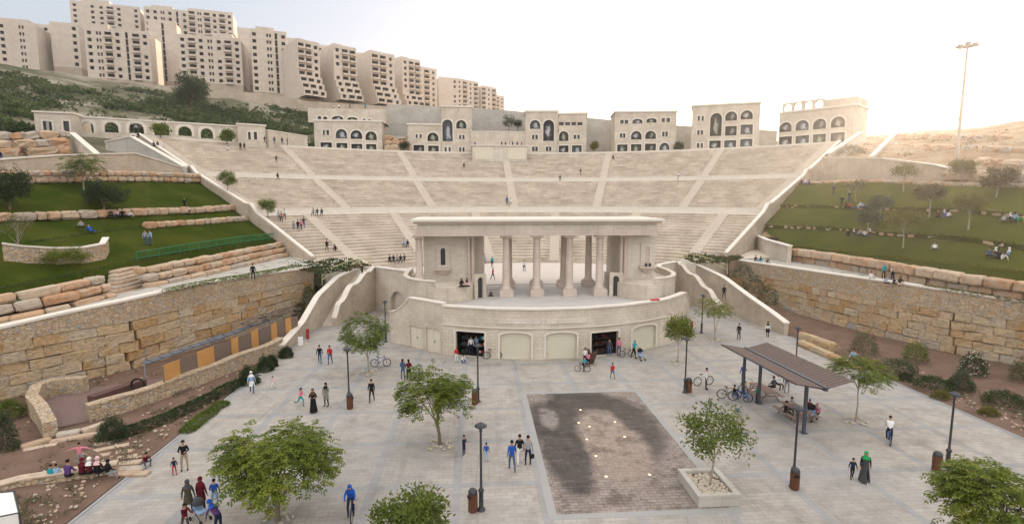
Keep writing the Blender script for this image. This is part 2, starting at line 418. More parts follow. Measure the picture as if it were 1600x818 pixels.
m, t, b = new_mat('grass', 1.0, .0); oc = objco(t)
n1 = noise(t, oc, .25, 6); n2 = noise(t, oc, 3.5, 6, .7); n3 = noise(t, oc, .07, 3)
col = mixc(t, n2, (.011,.025,.003), (.032,.054,.006))
col = mixc(t, ramp(t, n1, [(.42, (0,0,0)), (.66, (.75,.75,.75))]), col, (.058,.066,.013))
nw = noise(t, oc, .6, 8, .7); col = mixc(t, ramp(t, nw, [(.58, (0,0,0)), (.72, (.7,.7,.7))]), col, (.085,.07,.03))
sxyz = nd(t, 'ShaderNodeSeparateXYZ'); t.links.new(oc, sxyz.inputs[0])
side = nd(t, 'ShaderNodeMapRange'); setin(side, From_Min=34, From_Max=62, To_Min=.15, To_Max=.9); t.links.new(sxyz.outputs[0], side.inputs[0])
col = mixc(t, mth(t, 'MULTIPLY', side.outputs[0], ramp(t, n3, [(.3, (.5,.5,.5)), (.6, (1,1,1))])), col, (.115,.11,.024))   # the right-hand lawn is drier
t.links.new(col, b.inputs['Base Color']); bump(t, b, n2, .9, .06)

m, t, b = new_mat('scrub_ground', .95, .1); oc = objco(t)
n1 = noise(t, oc, .06, 8, .65); n2 = noise(t, oc, .5, 6)
col = ramp(t, n1, [(.35, (.05,.06,.03)), (.47, (.10,.095,.055)), (.55, (.26,.225,.175)), (.72, (.36,.325,.27))])
col = mixc(t, mth(t, 'MULTIPLY', n2, .5), col, (.12,.11,.06))
t.links.new(col, b.inputs['Base Color']); bump(t, b, n2, 1, .6)
m, t, b = new_mat('rocky_hill', .95, .1); oc = objco(t)
mp = nd(t, 'ShaderNodeMapping'); setin(mp, Scale=(.12, .12, .8)); t.links.new(oc, mp.inputs[0])
n1 = noise(t, mp.outputs[0], 1.0, 9, .62); n2 = noise(t, oc, .9, 7)
col = ramp(t, n1, [(.3, (.19,.12,.065)), (.45, (.30,.205,.125)), (.6, (.37,.285,.195)), (.75, (.32,.28,.215))])
col = mixc(t, ramp(t, n2, [(.56, (0,0,0)), (.68, (.7,.7,.7))]), col, (.085,.085,.035))
t.links.new(col, b.inputs['Base Color']); bump(t, b, mth(t, 'ADD', n1, mth(t, 'MULTIPLY', n2, .4)), 1, 1.2)

# plaza paving: small setts, darker bands on a grid
m, t, b = new_mat('plaza_paving', .75, .3); oc = objco(t)
br = nd(t, 'ShaderNodeTexBrick'); t.links.new(oc, br.inputs['Vector'])
setin(br, Color1=(.395,.36,.318,1), Color2=(.335,.30,.26,1), Mortar=(.25,.225,.2,1), Scale=1, Mortar_Size=.012, Brick_Width=.62, Row_Height=.31, Bias=0.0)
sxyz = nd(t, 'ShaderNodeSeparateXYZ'); t.links.new(oc, sxyz.inputs[0])
def band(v, period, off, half):
    f = mth(t, 'FRACT', mth(t, 'DIVIDE', mth(t, 'ADD', v, off), period))
    return mth(t, 'LESS_THAN', mth(t, 'ABSOLUTE', mth(t, 'SUBTRACT', f, .5)), half / period)
bx = band(sxyz.outputs[0], 4.4, 2.2, .24); by = band(sxyz.outputs[1], 5.0, 1.3, .24)
bands = mth(t, 'MAXIMUM', bx, by)
n0 = noise(t, oc, .12, 5); n1 = noise(t, oc, .9, 7); n2 = noise(t, oc, 7, 4)
col = mixc(t, mth(t, 'MULTIPLY', bands, .75), br.outputs[0], (.27,.277,.283))
col = mixc(t, ramp(t, n0, [(.42, (0,0,0)), (.62, (.5,.5,.5))]), col, (.30,.296,.293))
col = mixc(t, 1, col, ramp(t, n1, [(.28, (.80,.79,.78)), (.55, (1,1,1)), (.8, (1.0,.98,.95))]), 'MULTIPLY')
col = mixc(t, 1, col, ramp(t, n2, [(.25, (.86,.86,.86)), (.5, (1,1,1))]), 'MULTIPLY')
ns = noise(t, oc, .33, 10, .72); col = mixc(t, 1, col, ramp(t, ns, [(.50, (1,1,1)), (.60, (.90,.885,.87)), (.70, (.74,.72,.70))]), 'MULTIPLY')
mp = nd(t, 'ShaderNodeMapping'); setin(mp, Scale=(.9, .07, 1), Rotation=(0,0,.5)); t.links.new(oc, mp.inputs[0]); nt2 = noise(t, mp.outputs[0], 1.4, 6, .6)
col = mixc(t, 1, col, ramp(t, nt2, [(.60, (1,1,1)), (.66, (.86,.85,.84)), (.70, (1,1,1))]), 'MULTIPLY')
t.links.new(col, b.inputs['Base Color']); bump(t, b, mth(t, 'ADD', mth(t, 'MULTIPLY', br.outputs[1], -1), mth(t, 'MULTIPLY', n2, .4)), .35, .01)

# fountain floor: wet stains of the draining water with outlines of their own
m, t, b = new_mat('fountain_paving', .6, .4); oc = objco(t)
br = nd(t, 'ShaderNodeTexBrick'); t.links.new(oc, br.inputs['Vector'])
setin(br, Color1=(.32,.27,.235,1), Color2=(.25,.208,.18,1), Mortar=(.17,.14,.122,1), Scale=1, Mortar_Size=.022, Brick_Width=.5, Row_Height=.25)
sxyz = nd(t, 'ShaderNodeSeparateXYZ'); t.links.new(oc, sxyz.inputs[0]); X, Y = sxyz.outputs[0], sxyz.outputs[1]
nz = noise(t, oc, .5, 9, .68); nzs = mth(t, 'MULTIPLY', mth(t, 'SUBTRACT', nz, .5), 4.0); nf = noise(t, oc, 2.2, 8, .75)
mp = nd(t, 'ShaderNodeMapping'); setin(mp, Scale=(.35, 3.2, 1)); t.links.new(oc, mp.inputs[0]); nstr = noise(t, mp.outputs[0], 1.6, 6, .7)
def ell(cx, cy, rx, ry, k=.13):
    a = mth(t, 'DIVIDE', mth(t, 'SUBTRACT', X, cx), rx); c = mth(t, 'DIVIDE', mth(t, 'SUBTRACT', Y, cy), ry)
    d = mth(t, 'SQRT', mth(t, 'ADD', mth(t, 'MULTIPLY', a, a), mth(t, 'MULTIPLY', c, c)))
    return mth(t, 'MULTIPLY', mth(t, 'ADD', d, mth(t, 'MULTIPLY', nzs, k)), .5)
def below(d, lo, hi): return ramp(t, d, [(max(0, lo), (1,1,1)), (hi, (0,0,0))])
big = below(ell(.0, 33.2, 4.6, 6.0), .44, .54); core = below(ell(.6, 30.6, 2.2, 5.4, .13), .40, .52)
left = below(ell(-2.5, 30.0, 1.5, 6.4, .18), .38, .52); dry = below(ell(-2.85, 34.4, .75, 1.9, .34), .36, .52); right = below(ell(2.9, 34.5, 1.2, 3.0, .2), .36, .52)
wet = mth(t, 'MAXIMUM', mth(t, 'MAXIMUM', mth(t, 'MULTIPLY', big, mth(t, 'SUBTRACT', 1.0, core)), left), right)
brk = ramp(t, mth(t, 'ADD', mth(t, 'MULTIPLY', nf, .55), mth(t, 'MULTIPLY', nstr, .45)), [(.36, (.25,.25,.25)), (.5, (1,1,1))])
wet = mth(t, 'MULTIPLY', mth(t, 'MULTIPLY', wet, mth(t, 'SUBTRACT', 1.0, mth(t, 'MULTIPLY', dry, .75))), brk)
col = mixc(t, mth(t, 'MULTIPLY', core, .55), br.outputs[0], (.33,.255,.205))
col = mixc(t, mth(t, 'MULTIPLY', dry, .35), col, (.33,.305,.285))
col = mixc(t, mth(t, 'MULTIPLY', wet, .9), col, (.034,.027,.023))
nb = noise(t, oc, .8, 9, .7); col = mixc(t, 1, col, ramp(t, nb, [(.38, (.55,.52,.49)), (.5, (1,1,1)), (.7, (1.0,.95,.9))]), 'MULTIPLY')
col = mixc(t, 1, col, ramp(t, nf, [(.3, (.62,.60,.58)), (.6, (1,1,1))]), 'MULTIPLY')
t.links.new(col, b.inputs['Base Color']); t.links.new(ramp(t, wet, [(0, (.75,.75,.75)), (1, (.45,.45,.45))]), b.inputs['Roughness'])
bump(t, b, br.outputs[1], -.5, .01)

m, t, b = new_mat('path_paving', .9, .2); oc = objco(t)
n1 = noise(t, oc, .8, 6, .65); n2 = noise(t, oc, 6, 4)
col = mixc(t, n2, (.34,.32,.29), (.46,.43,.38)); col = mixc(t, ramp(t, n1, [(.56, (0,0,0)), (.62, (.8,.8,.8))]), col, (.07,.10,.025))
t.links.new(col, b.inputs['Base Color']); bump(t, b, n2, .4, .03)

def leaf(name, c1, c2, c3):
    m, t, b = new_mat(name, .6, .3); a = nd(t, 'ShaderNodeAttribute', attribute_name='tone')
    col = ramp(t, a.outputs['Fac'], [(0, c1), (.5, c2), (1, c3)]); t.links.new(col, b.inputs['Base Color'])
    tr = nd(t, 'ShaderNodeBsdfTranslucent'); t.links.new(col, tr.inputs[0]); mx = nd(t, 'ShaderNodeMixShader'); mx.inputs[0].default_value = .35
    t.links.new(b.outputs[0], mx.inputs[1]); t.links.new(tr.outputs[0], mx.inputs[2]); t.links.new(mx.outputs[0], t.nodes['Material Output'].inputs[0])
leaf('leaf_bright', (.055,.09,.010), (.13,.17,.017), (.27,.275,.035))
leaf('leaf_mid', (.065,.095,.016), (.125,.165,.026), (.21,.24,.045))
leaf('leaf_dark', (.022,.042,.014), (.042,.068,.022), (.075,.10,.034))
leaf('leaf_scrub', (.03,.05,.014), (.055,.085,.022), (.10,.125,.04))
leaf('leaf_dry', (.08,.085,.04), (.12,.12,.055), (.17,.165,.075))
leaf('leaf_yellow', (.10,.10,.02), (.16,.145,.03), (.22,.19,.045))
leaf('leaf_grey', (.04,.06,.028), (.068,.09,.045), (.105,.125,.07))
leaf('leaf_brown', (.06,.055,.02), (.09,.08,.03), (.13,.105,.04))

def emit(name, c, st):
    m, t, b = new_mat(name); b.inputs['Base Color'].default_value = (*c, 1); b.inputs['Emission Color'].default_value = (*c, 1); b.inputs['Emission Strength'].default_value = st
emit('fountain_lamp_glow', (1, .70, .28), 1.0)
emit('shop_lamp_glow', (1, .85, .6), .8)

def cloth(name, c):
    m, t, b = new_mat('cloth_' + name, .9, .1); oc = objco(t); n = noise(t, oc, 9, 4)
    t.links.new(mixc(t, n, [x*.75 for x in c], [min(1, x*1.2) for x in c]), b.inputs['Base Color']); bump(t, b, n, .5, .02)
for nme, c in dict(black=(.014,.014,.016), navy=(.018,.025,.06), blue=(.02,.08,.36), denim=(.06,.10,.19), lightblue=(.28,.40,.58), white=(.68,.67,.65), grey=(.28,.28,.29),
    darkgrey=(.06,.06,.065), maroon=(.10,.012,.02), red=(.42,.025,.03), pink=(.62,.20,.27), palepink=(.66,.42,.44), purple=(.10,.05,.16), teal=(.02,.28,.33), green=(.02,.30,.09),
    darkgreen=(.02,.10,.05), olive=(.075,.07,.045), greygreen=(.20,.21,.17), khaki=(.33,.27,.19), brown=(.09,.05,.03), orange=(.60,.17,.03), hair=(.012,.009,.008), beige=(.45,.36,.27)).items(): cloth(nme, c)
new_mat('skin', .6, .3)[2].inputs['Base Color'].default_value = (.40, .225, .15, 1)
new_mat('eye', .4, .3)[2].inputs['Base Color'].default_value = (.02, .015, .012, 1)
# large printed photographs in the openings: soft grey blotches
def print_mat(name, seed, lo, hi, tint):
    m, t, b = new_mat(name, .75, .12); uv = uvco(t); sp_ = nd(t, 'ShaderNodeSeparateXYZ'); t.links.new(uv, sp_.inputs[0])
    mp = nd(t, 'ShaderNodeMapping'); setin(mp, Location=(seed*7.3, seed*3.1, 0)); t.links.new(uv, mp.inputs[0]); n = noise(t, mp.outputs[0], 3.5, 5, .6)
    a = mth(t, 'DIVIDE', mth(t, 'SUBTRACT', sp_.outputs[0], .42 + .05*seed), .30); c = mth(t, 'DIVIDE', mth(t, 'SUBTRACT', sp_.outputs[1], .40), .46)
    d = mth(t, 'ADD', mth(t, 'SQRT', mth(t, 'ADD', mth(t, 'MULTIPLY', a, a), mth(t, 'MULTIPLY', c, c))), mth(t, 'MULTIPLY', mth(t, 'SUBTRACT', n, .5), 2.6))
    col = ramp(t, d, [(.35, hi), (.62, tint), (.9, lo)]); t.links.new(col, b.inputs['Base Color'])
for i, (lo, hi, ti) in enumerate([((.025,.025,.027), (.42,.43,.43), (.11,.115,.12)), ((.035,.037,.03), (.30,.32,.27), (.11,.12,.085)), ((.06,.065,.07), (.38,.40,.42), (.17,.185,.20)), ((.03,.03,.03), (.24,.24,.225), (.065,.07,.065))]):
    print_mat('printed_picture_%s' % 'abcd'[i], i + 1, lo, hi, ti)

# ================================================================== SETTING
def V3(p, z=None): return (p[0], p[1], p[2] if z is None else z)
def sm(a, b, x):
    k = max(0, min(1, (x - a) / (b - a))); return k * k * (3 - 2 * k)
def resample(pts, n):
    P = [Vector(p) for p in pts]; cum = [0]
    for i in range(1, len(P)): cum.append(cum[-1] + (P[i]-P[i-1]).length)
    out = []; i = 0
    for k in range(n):
        q = cum[-1] * k / (n - 1)
        while i < len(P) - 2 and q > cum[i+1]: i += 1
        out.append(P[i].lerp(P[i+1], (q - cum[i]) / max(1e-6, cum[i+1] - cum[i])))
    return out
def patch(lines, nu=40, nv=8, amp=.06, seed=0, mb=None):
    mb = mb or MB(); Ls = [resample(l, nu) for l in lines]; vs = []; rows = 0
    for a in range(len(Ls) - 1):
        for j in range(nv + (1 if a == len(Ls) - 2 else 0)):
            k = j / nv; rows += 1
            for i in range(nu):
                p = Ls[a][i].lerp(Ls[a+1][i], k); edge = (a == 0 and j == 0)
                p.z += 0 if edge else amp * mnoise.noise(Vector((p.x*.35, p.y*.35, seed))) + amp*.4*mnoise.noise(Vector((p.x*1.3, p.y*1.3, seed+5)))
                vs.append(p)
    fs = []
    for r_ in range(rows - 1):
        for i in range(nu - 1):
            f = (r_*nu+i, r_*nu+i+1, (r_+1)*nu+i+1, (r_+1)*nu+i)
            n = (vs[f[1]]-vs[f[0]]).cross(vs[f[3]]-vs[f[0]]); fs.append(f if n.z > 0 else f[::-1])
    mb.add(vs, fs, 0, None, .5, True); return mb

g = MB(); g.quad((-900,-200,-1),(900,-200,-1),(900,1000,-1),(-900,1000,-1)); struct('ground', g, M['soil'])
PX0, PX1 = -26.6, 26.5
g = MB(); FX0, FX1, FY0, FY1 = -3.95, 4.6, 23.3, 38.9
g.prism([(PX0,4),(PX1,4),(PX1,84),(PX0,84)], -.3, 0); struct('plaza', g, M['plaza_paving'])
g = MB(); g.prism([(FX0,FY0),(FX1,FY0),(FX1,FY1),(FX0,FY1)], .002, .006); struct('fountain_floor', g, M['fountain_paving'])
g = MB()
for (a, b_, c, d) in ((FX0-.42,FX0,FY0-.42,FY1+.42),(FX1,FX1+.42,FY0-.42,FY1+.42),(FX0,FX1,FY1,FY1+.42),(FX0,FX1,FY0-.42,FY0)):
    g.box(a, b_, c, d, .001, .009)
struct('paving_border', g, M['border_stone'])
for sgn, x in ((-1, PX0), (1, PX1)):
    g = MB(); g.box(min(x, x+sgn*.16), max(x, x+sgn*.16), 8, 51.5 if sgn < 0 else 54, -.2, .035); struct('kerb', g, M['border_stone'])

# banks beside the plaza
CL = [at(px, py, z) for px, py, z in ((-140,548,5.3),(0,514,5.4),(100,491,5.8),(200,470,6.2),(300,447,6.4),(400,431,6.35),(490,418,6.0))]
CR = [at(px, py, z) for px, py, z in ((1140,405,5.9),(1220,417,6.0),(1300,429,6.1),(1400,443,6.2),(1500,458,6.1),(1600,473,5.9),(1760,498,5.8))]
WL = [(p.x - .3, p.y, .1) for p in [Vector((-43.5,16,0))] + CL]
WR = [(p.x + .3, p.y, .25) for p in CR + [Vector((48.5,20,0))]]
struct('soil_bank', patch([[(-26.85,10,.02),(-26.85,40,.02),(-26.9,51,.02),(-27.3,60,.1),(-26.5,70,.8)], [(-34,14,.25),(-33.5,40,.25),(-31.5,52,.3),(-29,64,1.2),(-27.5,72,2.5)], WL], 60, 10, .12, 1), M['soil'])
struct('soil_bank', patch([[(26.75,84,1.2),(26.75,70,.3),(26.75,54,.02),(26.75,30,.02),(26.75,10,.02)], [(29.5,82,3.2),(30,70,1.6),(31.5,58,.5),(34,42,.35),(36,16,.3)], WR], 60, 10, .14, 2), M['soil'])

# ------------------------------------------------------------------ big retaining walls
def och(rr, c): return rr.choice([.05,.15,.25,.35,.45,.5,.55,.6,.65,.7,.75,.8]) if c else rr.choice([.8,.9,.6,.5,1.0])
def big_wall(label, C, foot, seed, end, nc=4, lr=(1.1, 2.5)):
    t = thing('retaining_wall', label, 'stone wall', (C[3].x, C[3].y, .4))
    line = [Vector((p.x, p.y, foot)) for p in C]
    b_ = MB(); b_.blocks([(p.x, p.y, p.z) for p in shift(line, -.78)], nc, (4.35 if nc == 5 and end else 4.0)/nc, .78, lr[0], lr[1], seed, .05, .055, 0, 0, och, .012); b_.build('block_courses', M['ochre_block'], t)
    b_ = MB(); b_.wall([(p.x, p.y, foot + (4.35 if nc == 5 and end else 4.0), p.z) for p in C], .85, off=-.85); b_.build('rubble_course', M['rubble'], t)
    b_ = MB(); b_.wall([(p.x, p.y, foot - .6, foot + (4.4 if nc == 5 and end else 4.05)) for p in C], .5, off=-.9); b_.build('core', M['soil'], t)
    b_ = MB(); b_.wall([(p.x, p.y, p.z + .004, p.z + .18) for p in C], 1.0, off=-.92); b_.build('coping', M['coping'], t)
    e = C[end]; d = (C[-1] - C[-2]).normalized() if end else (C[0] - C[1]).normalized(); s_ = 1 if end else -1
    b_ = MB(); n = Vector((d.y, -d.x, 0)) * s_
    pts = [e - n * .4, e + d * 1.2 - n * 1.4, e + d * 2.0 - n * 3.2]
    if not end: pts = pts[::-1]
    b_.wall([(p.x, p.y, .2, e.z + .1) for p in pts], .6, off=-.3); b_.build('return_wall', M['wall_stone'], t)
    return t
def shift(line, d):
    out = []
    for i, p in enumerate(line):
        v = line[min(i+1, len(line)-1)] - line[max(i-1, 0)]; n = Vector((v.y, -v.x, 0)).normalized(); out.append(p + n * d)
    return out
big_wall('tall ochre block retaining wall with a rubble top, left of the plaza', CL, .05, 11, -1, 5)
big_wall('tall ochre block retaining wall above the planted bank right of the plaza', CR, .2, 12, 0, 5, (.9, 2.0))

# ------------------------------------------------------------------ upper paths and lawns
ROCKL = [at(px, py, z) for px, py, z in ((-140,530,5.35),(0,502,5.45),(100,481,5.85),(170,466,6.1),(240,448,6.35),(320,428,6.5),(400,408,6.6),(462,394,6.6))]
ROCKR = [at(px, py, z) for px, py, z in ((1238,407,6.3),(1300,417,6.3),(1400,436,6.3),(1500,455,6.15),(1600,471,6.0),(1760,505,5.8))]
struct('path', patch([[(p.x-.3, p.y, p.z+.02) for p in CL] + [(-29.5,76,5.9)], [(p.x-.5, p.y, p.z) for p in ROCKL]], 60, 10, .04, 3), M['path_paving'])
struct('path', patch([[(p.x+.3, p.y, p.z+.02) for p in CR], [(p.x+.5, p.y, p.z) for p in ROCKR]], 60, 10, .04, 4), M['path_paving'])
# landings at the foot of the seating
g = MB(); g.prism([(-29.6,73.2),(-24.2,70.2),(-21.6,72),(-24.5,79.5),(-31.0,83.0),(-37.0,82.0),(-36.2,79.2)], 3.0, [5.75,5.75,5.75,5.8,6.35,6.6,6.5]); struct('landing', g, M['walk_stone'])
g = MB(); g.prism([(21.5,74.5),(23.7,73),(31.6,78.6),(38.6,76.0),(40,81.5),(33.0,86.5),(26.5,82)][::1], 3.0, [5.75,5.75,5.75,6.2,6.6,6.6,5.8]); struct('landing', g, M['walk_stone'])
L1 = [at_lawn(px, py) for px, py in ((-160,490),(0,453),(100,433),(170,419),(215,407),(300,395),(380,383),(462,373))]
L2 = [at_lawn(px, py) for px, py in ((-160,398),(0,384),(100,370),(220,353),(300,348),(365,343),(440,337))]
L3 = [at_lawn(px, py) for px, py in ((-160,352),(0,339),(60,337),(150,334),(210,331),(300,328),(385,322))]
L4 = [at_lawn(px, py) for px, py in ((-160,292),(0,284),(40,283),(150,281),(230,281),(310,283))]
def up(l, d): return [(p.x, p.y, p.z + d) for p in l]
lg = MB(); patch([[(p.x+.9,p.y-.3,p.z-1.6) for p in L1], up(L1, .1), up(L2, -.06)], 60, 8, .12, 5, lg); patch([up(L2, -.05), up(L3, -.3), up(L3,.3)], 60, 6, .1, 6, lg); patch([up(L3, .3), up(L4, -.1)], 60, 10, .15, 7, lg)
struct('lawn', lg, M['grass'])
R1 = [at_lawn(px, py) for px, py in ((1232,384),(1330,394),(1420,406),(1500,414),(1600,426),(1760,446))]
R2 = [at_lawn(px, py) for px, py in ((1188,353),(1310,358),(1400,367),(1500,373),(1600,387),(1740,402))]
R3 = [at_lawn(px, py) for px, py in ((1208,322),(1280,323),(1400,327),(1500,329),(1600,339),(1740,350))]
R4 = [at_lawn(px, py) for px, py in ((1242,288),(1350,284),(1450,288),(1600,293),(1760,300))]
lg = MB(); patch([[(p.x-.9,p.y-.3,p.z-1.6) for p in R1], up(R1, .1), up(R2, -.3)], 60, 8, .12, 8, lg); patch([up(R2,-.3), up(R2, .3), up(R3, -.3)], 60, 7, .12, 9, lg); patch([up(R3,-.3), up(R3, .3), up(R4, -.1)], 60, 8, .15, 10, lg)
struct('lawn', lg, M['grass'])
def pinkt(rr, c): return rr.choice([.05,.25,.35,.5,.6,.7,.85])
def rock_row(label, line, courses, h, depth, lmin, lmax, seed, flip=False, drop=.5, mat='pink_block', batter=0, bev=.14):
    ln = [Vector((p[0], p[1], p[2] - drop)) for p in line]
    t = thing('rock_wall', label, 'rock wall', tuple(ln[len(ln)//2]))
    b_ = MB(); b_.blocks(ln if not flip else ln[::-1], courses, h, depth, lmin, lmax, seed, bev, .06, batter, 0, pinkt, .06); b_.build('boulders', M[mat], t); return t
rock_row('wall of big rough boulders left of the stone steps, below the left lawn', [ROCKL[0], ROCKL[1], ROCKL[2], at(168,463,6.1)], 3, [.75,.8,.75], 1.1, 1.4, 2.8, 21, drop=.25, batter=.5)
rock_row('boulder wall below the green railing of the left lawn', [at(222,449,6.3)] + ROCKL[5:], 3, [.7,.75,.7], 1.1, 1.0, 2.2, 22, drop=.2, batter=.5)
rock_row('short row of pale rocks across the middle of the left lawn', [p for p in L2[3:]], 1, .85, .8, .8, 1.7, 23, drop=.35, bev=.16)
rock_row('long row of rough rocks between the upper and lower left lawns', L3, 1, 1.0, .9, .9, 2.2, 24, drop=.5, bev=.16)
rock_row('low rocky ledge along the top of the left lawn', L4, 2, .8, .8, .9, 2.0, 25, drop=.3, bev=.2)
rock_row('two-course wall of big pinkish boulders below the right lawn', [Vector(p) for p in ROCKR], 2, 1.0, 1.2, 1.2, 2.6, 26, True, .2, batter=.5)
rock_row('thin row of rocks on the lower part of the right lawn', R2, 1, .7, .8, .8, 1.9, 27, True, .35, bev=.2)
rock_row('thin row of rocks on the upper part of the right lawn', R3, 1, .7, .8, .8, 2.2, 28, True, .35, bev=.2)
rock_row('low broken row of stones along the top of the right lawn', R4, 1, .8, .8, .7, 1.6, 29, True, .3, bev=.2)
# rough stone steps in the left boulder wall
t = thing('stone_steps', 'flight of rough stone steps through the boulder wall of the left lawn', 'steps', tuple(at(195,455,5.6)))
for k in range(7):
    a = at(172 + k*1.0, 462 - k*6.2, 6.0 + k*.28); b2 = at(224 - k*2.2, 450 - k*5.6, 6.0 + k*.28); m_ = (a + b2) / 2; d = b2 - a
    g = MB(); g.rbox((m_.x, m_.y, m_.z - .1), d.length, 1.0, .42, math.atan2(d.y, d.x), .06, .03, 0, rng.random(), k); g.build('step', M['step_stone'], t)
# small curved rubble wall on the left lawn
t = thing('garden_wall', 'low curved rubble wall with a pale top on the left lawn', 'stone wall', tuple(at_lawn(80,405)))
P = [at_lawn(px, py) for px, py in ((6,404),(40,408),(90,410),(130,408),(158,402),(163,392))]
g = MB(); g.wall([(p.x,p.y,p.z-.6,p.z+1.35) for p in P], .45); g.build('rubble', M['rubble'], t)
g = MB(); g.wall([(p.x,p.y,p.z+1.354,p.z+1.5) for p in P], .6, off=-.07); g.build('coping', M['coping'], t)
# green railing
t = thing('railing', 'green metal railing along the lower edge of the left lawn', 'railing', tuple(at_lawn(320,385)))
P = resample([at_lawn(px, py) for px, py in ((214,408),(300,393),(380,380),(432,374))], 17)
for zz in (.3, 1.0):
    g = MB(); g.tube([(p.x,p.y,p.z+zz) for p in P], .055, 5); g.build('rail', M['green_paint'], t)
for p in P:
    g = MB(); g.tube([(p.x,p.y,p.z-.1),(p.x,p.y,p.z+1.05)], .055, 5); g.build('post', M['green_paint'], t)
g = MB()
for i in range(16):
    for k in range(1, 9):
        q = P[i].lerp(P[i+1], k/9); g.tube([(q.x,q.y,q.z+.3),(q.x,q.y,q.z+1.0)], .022, 3, 0, False)
g.build('balusters', M['green_paint'], t)
t = thing('planter_box', 'pale stone box at the right end of the left boulder wall', 'stone box', tuple(at(455,400,6.4)))
g = MB(); c = at(456,398,6.4); g.obox((c.x,c.y,c.z+.8), 2.4, 1.6, 1.9, .5); g.build('body', M['coping'], t)

# ------------------------------------------------------------------ hills
def hill_z(x, y):
    d = Vector((x, y, 0)) - C0; rho = d.length; th = math.degrees(math.atan2(d.x, d.y))
    gl = sm(-8, -32, th); gr = sm(12, 34, th)
    left = 26.6 + .305 * max(0, min(rho, 208) - 106) + .10 * max(0, min(rho, 420) - 208)
    mid = 26.6 + .16 * max(0, min(rho, 220) - 104) + .05 * max(0, min(rho, 500) - 220)
    right = 26.6 + .20 * max(0, min(rho, 136) - 106) - .05 * max(0, min(rho, 400) - 150)
    hb = mid + (left - mid) * gl + (right - mid) * gr
    if rho < 97: hb = 26.6 - .37 * (97 - rho)
    if x < 0:
        q = (Vector((x, y, 0)) - LA).dot(LN); pl = LZ + LS * q; s_ = 17.2 + .26 * (q - 28)
        hs = pl - 1.3 if q < 24 else (s_ - .9 if q < 30 else s_)
        k = sm(-56, -70, th)
    else:
        q = (Vector((x, y, 0)) - RA).dot(RN); pl = RZ + RS * q; s_ = min(17.4 + .25 * (q - 17), 31.5)
        hs = pl - 1.4 if q < 15 else (s_ - .9 if q < 19 else s_)
        k = sm(53, 66, th)
    h = hb + (hs - hb) * k
    if k > 0 and rho > 104 and x < 0: h = max(h, hs + (left - hs) * sm(104, 150, rho))
    if rho > 106 or k > .9:
        a = min(1.6, .015 * max(0, rho - 90)); h += a * mnoise.fractal(Vector((x*.045, y*.045, 3.1)), 1, 2, 4)
    return h
def hill(name, a0, a1, mat, n):
    g = MB(); rad = [38 + 2.2*i for i in range(31)] + [108 + 4*i for i in range(30)] + [232 + 20*i for i in range(12)] + [520, 650, 850]
    ang = [a0 + (a1 - a0) * i / n for i in range(n + 1)]; vs = []; ok = []
    for r_ in rad:
        for a in ang:
            x, y = C0.x + r_*math.sin(R(a)), C0.y + r_*math.cos(R(a)); vs.append((x, y, hill_z(x, y)))
            q = (Vector((x,y,0))-LA).dot(LN) if x < 0 else (Vector((x,y,0))-RA).dot(RN)
            ok.append((r_ > 97.5) if -53.3 < a < 51.3 else (q > .6))
    fs = []
    m_ = n + 1
    for i in range(len(rad) - 1):
        for k in range(n):
            f = (i*m_+k, (i+1)*m_+k, (i+1)*m_+k+1, i*m_+k+1)
            if all(ok[j] for j in f): fs.append(f[::-1])
    g.add(vs, fs, 0, None, .5, True); return struct(name, g, mat)
hill('scrub_hillside', -128, -14, M['scrub_ground'], 114)
hill('rocky_hillside', -14, 118, M['rocky_hill'], 132)

# ------------------------------------------------------------------ the seating bowl
TH_L, TH_R = 52.5, 50.5
th_t = thing('amphitheatre_seating', 'great fan of pale stone seat rows in three tiers behind the stage', 'amphitheatre', (0, 90, 4))
def ring(prof, tl=TH_L, tr=TH_R, n=72, mat='seat_stone', name='seating_tier', parent=None):
    g = MB(); g.lathe(prof, n, (C0.x, C0.y, 0), 0, PI/2 - R(tr), PI/2 + R(tl), False)
    o = g.build(name, M[mat], parent or th_t); return o
for (r0, z0, n, run, rise) in TIERS:
    prof = [(r0+.14, z0-1.2)] if r0 < 40 else []
    for i in range(n):
        r_ = r0 + i*run; z = z0 + i*rise
        prof += [(r_+.07, z), (r_+.07, z+rise-.12), (r_, z+rise-.11), (r_, z+rise)]
    prof.append((r0 + n*run, z0 + n*rise)); prof = prof[::-1]
    ring(prof)
wz1, wz2 = 4.6 + 19*.405, 13.3 + 18*.311
for (ra, rb, zf, zt) in ((53.1, 55.1, wz1, 13.3), (71.3, 73.3, wz2, 19.8)):
    ring([(rb+.3, zt), (rb+.3, zt+.12), (rb-.06, zt+.12), (rb-.06, zt), (rb, zt), (rb, zf), (ra, zf)], mat='coping', name='walkway')
ring([(104.5, 26.9), (92.75, 26.9), (92.75, 27.45), (92.3, 27.45), (92.3, 26.85)], mat='coping', name='rim_parapet')
def aisle(tier, deg, name='aisle_stair', width=1.7):
    r0, z0, n, run, rise = TIERS[tier]; g = MB(); a = R(deg); rd = Vector((math.sin(a), math.cos(a), 0)); tg = Vector((math.cos(a), -math.sin(a), 0))
    m_ = Matrix(((tg.x, rd.x, 0, C0.x), (tg.y, rd.y, 0, C0.y), (0, 0, 1, 0), (0, 0, 0, 1)))
    for j in range(2*n):
        z = z0 + (j + 1) * rise/2 + rise/2 - .02
        g.box(-width/2, width/2, r0 + j*run/2 - .06, r0 + (j+1)*run/2 - .06 + (.01 if j < 2*n-1 else 0), z - rise*1.3, z - (rise*.25 if j == 2*n-1 else 0), 0, .5, m_)
    return g.build(name, M['walk_stone'], th_t)
for d in (-43.5, -26.25, -8.75, 8.75, 26.25, 43.5): aisle(0, d)
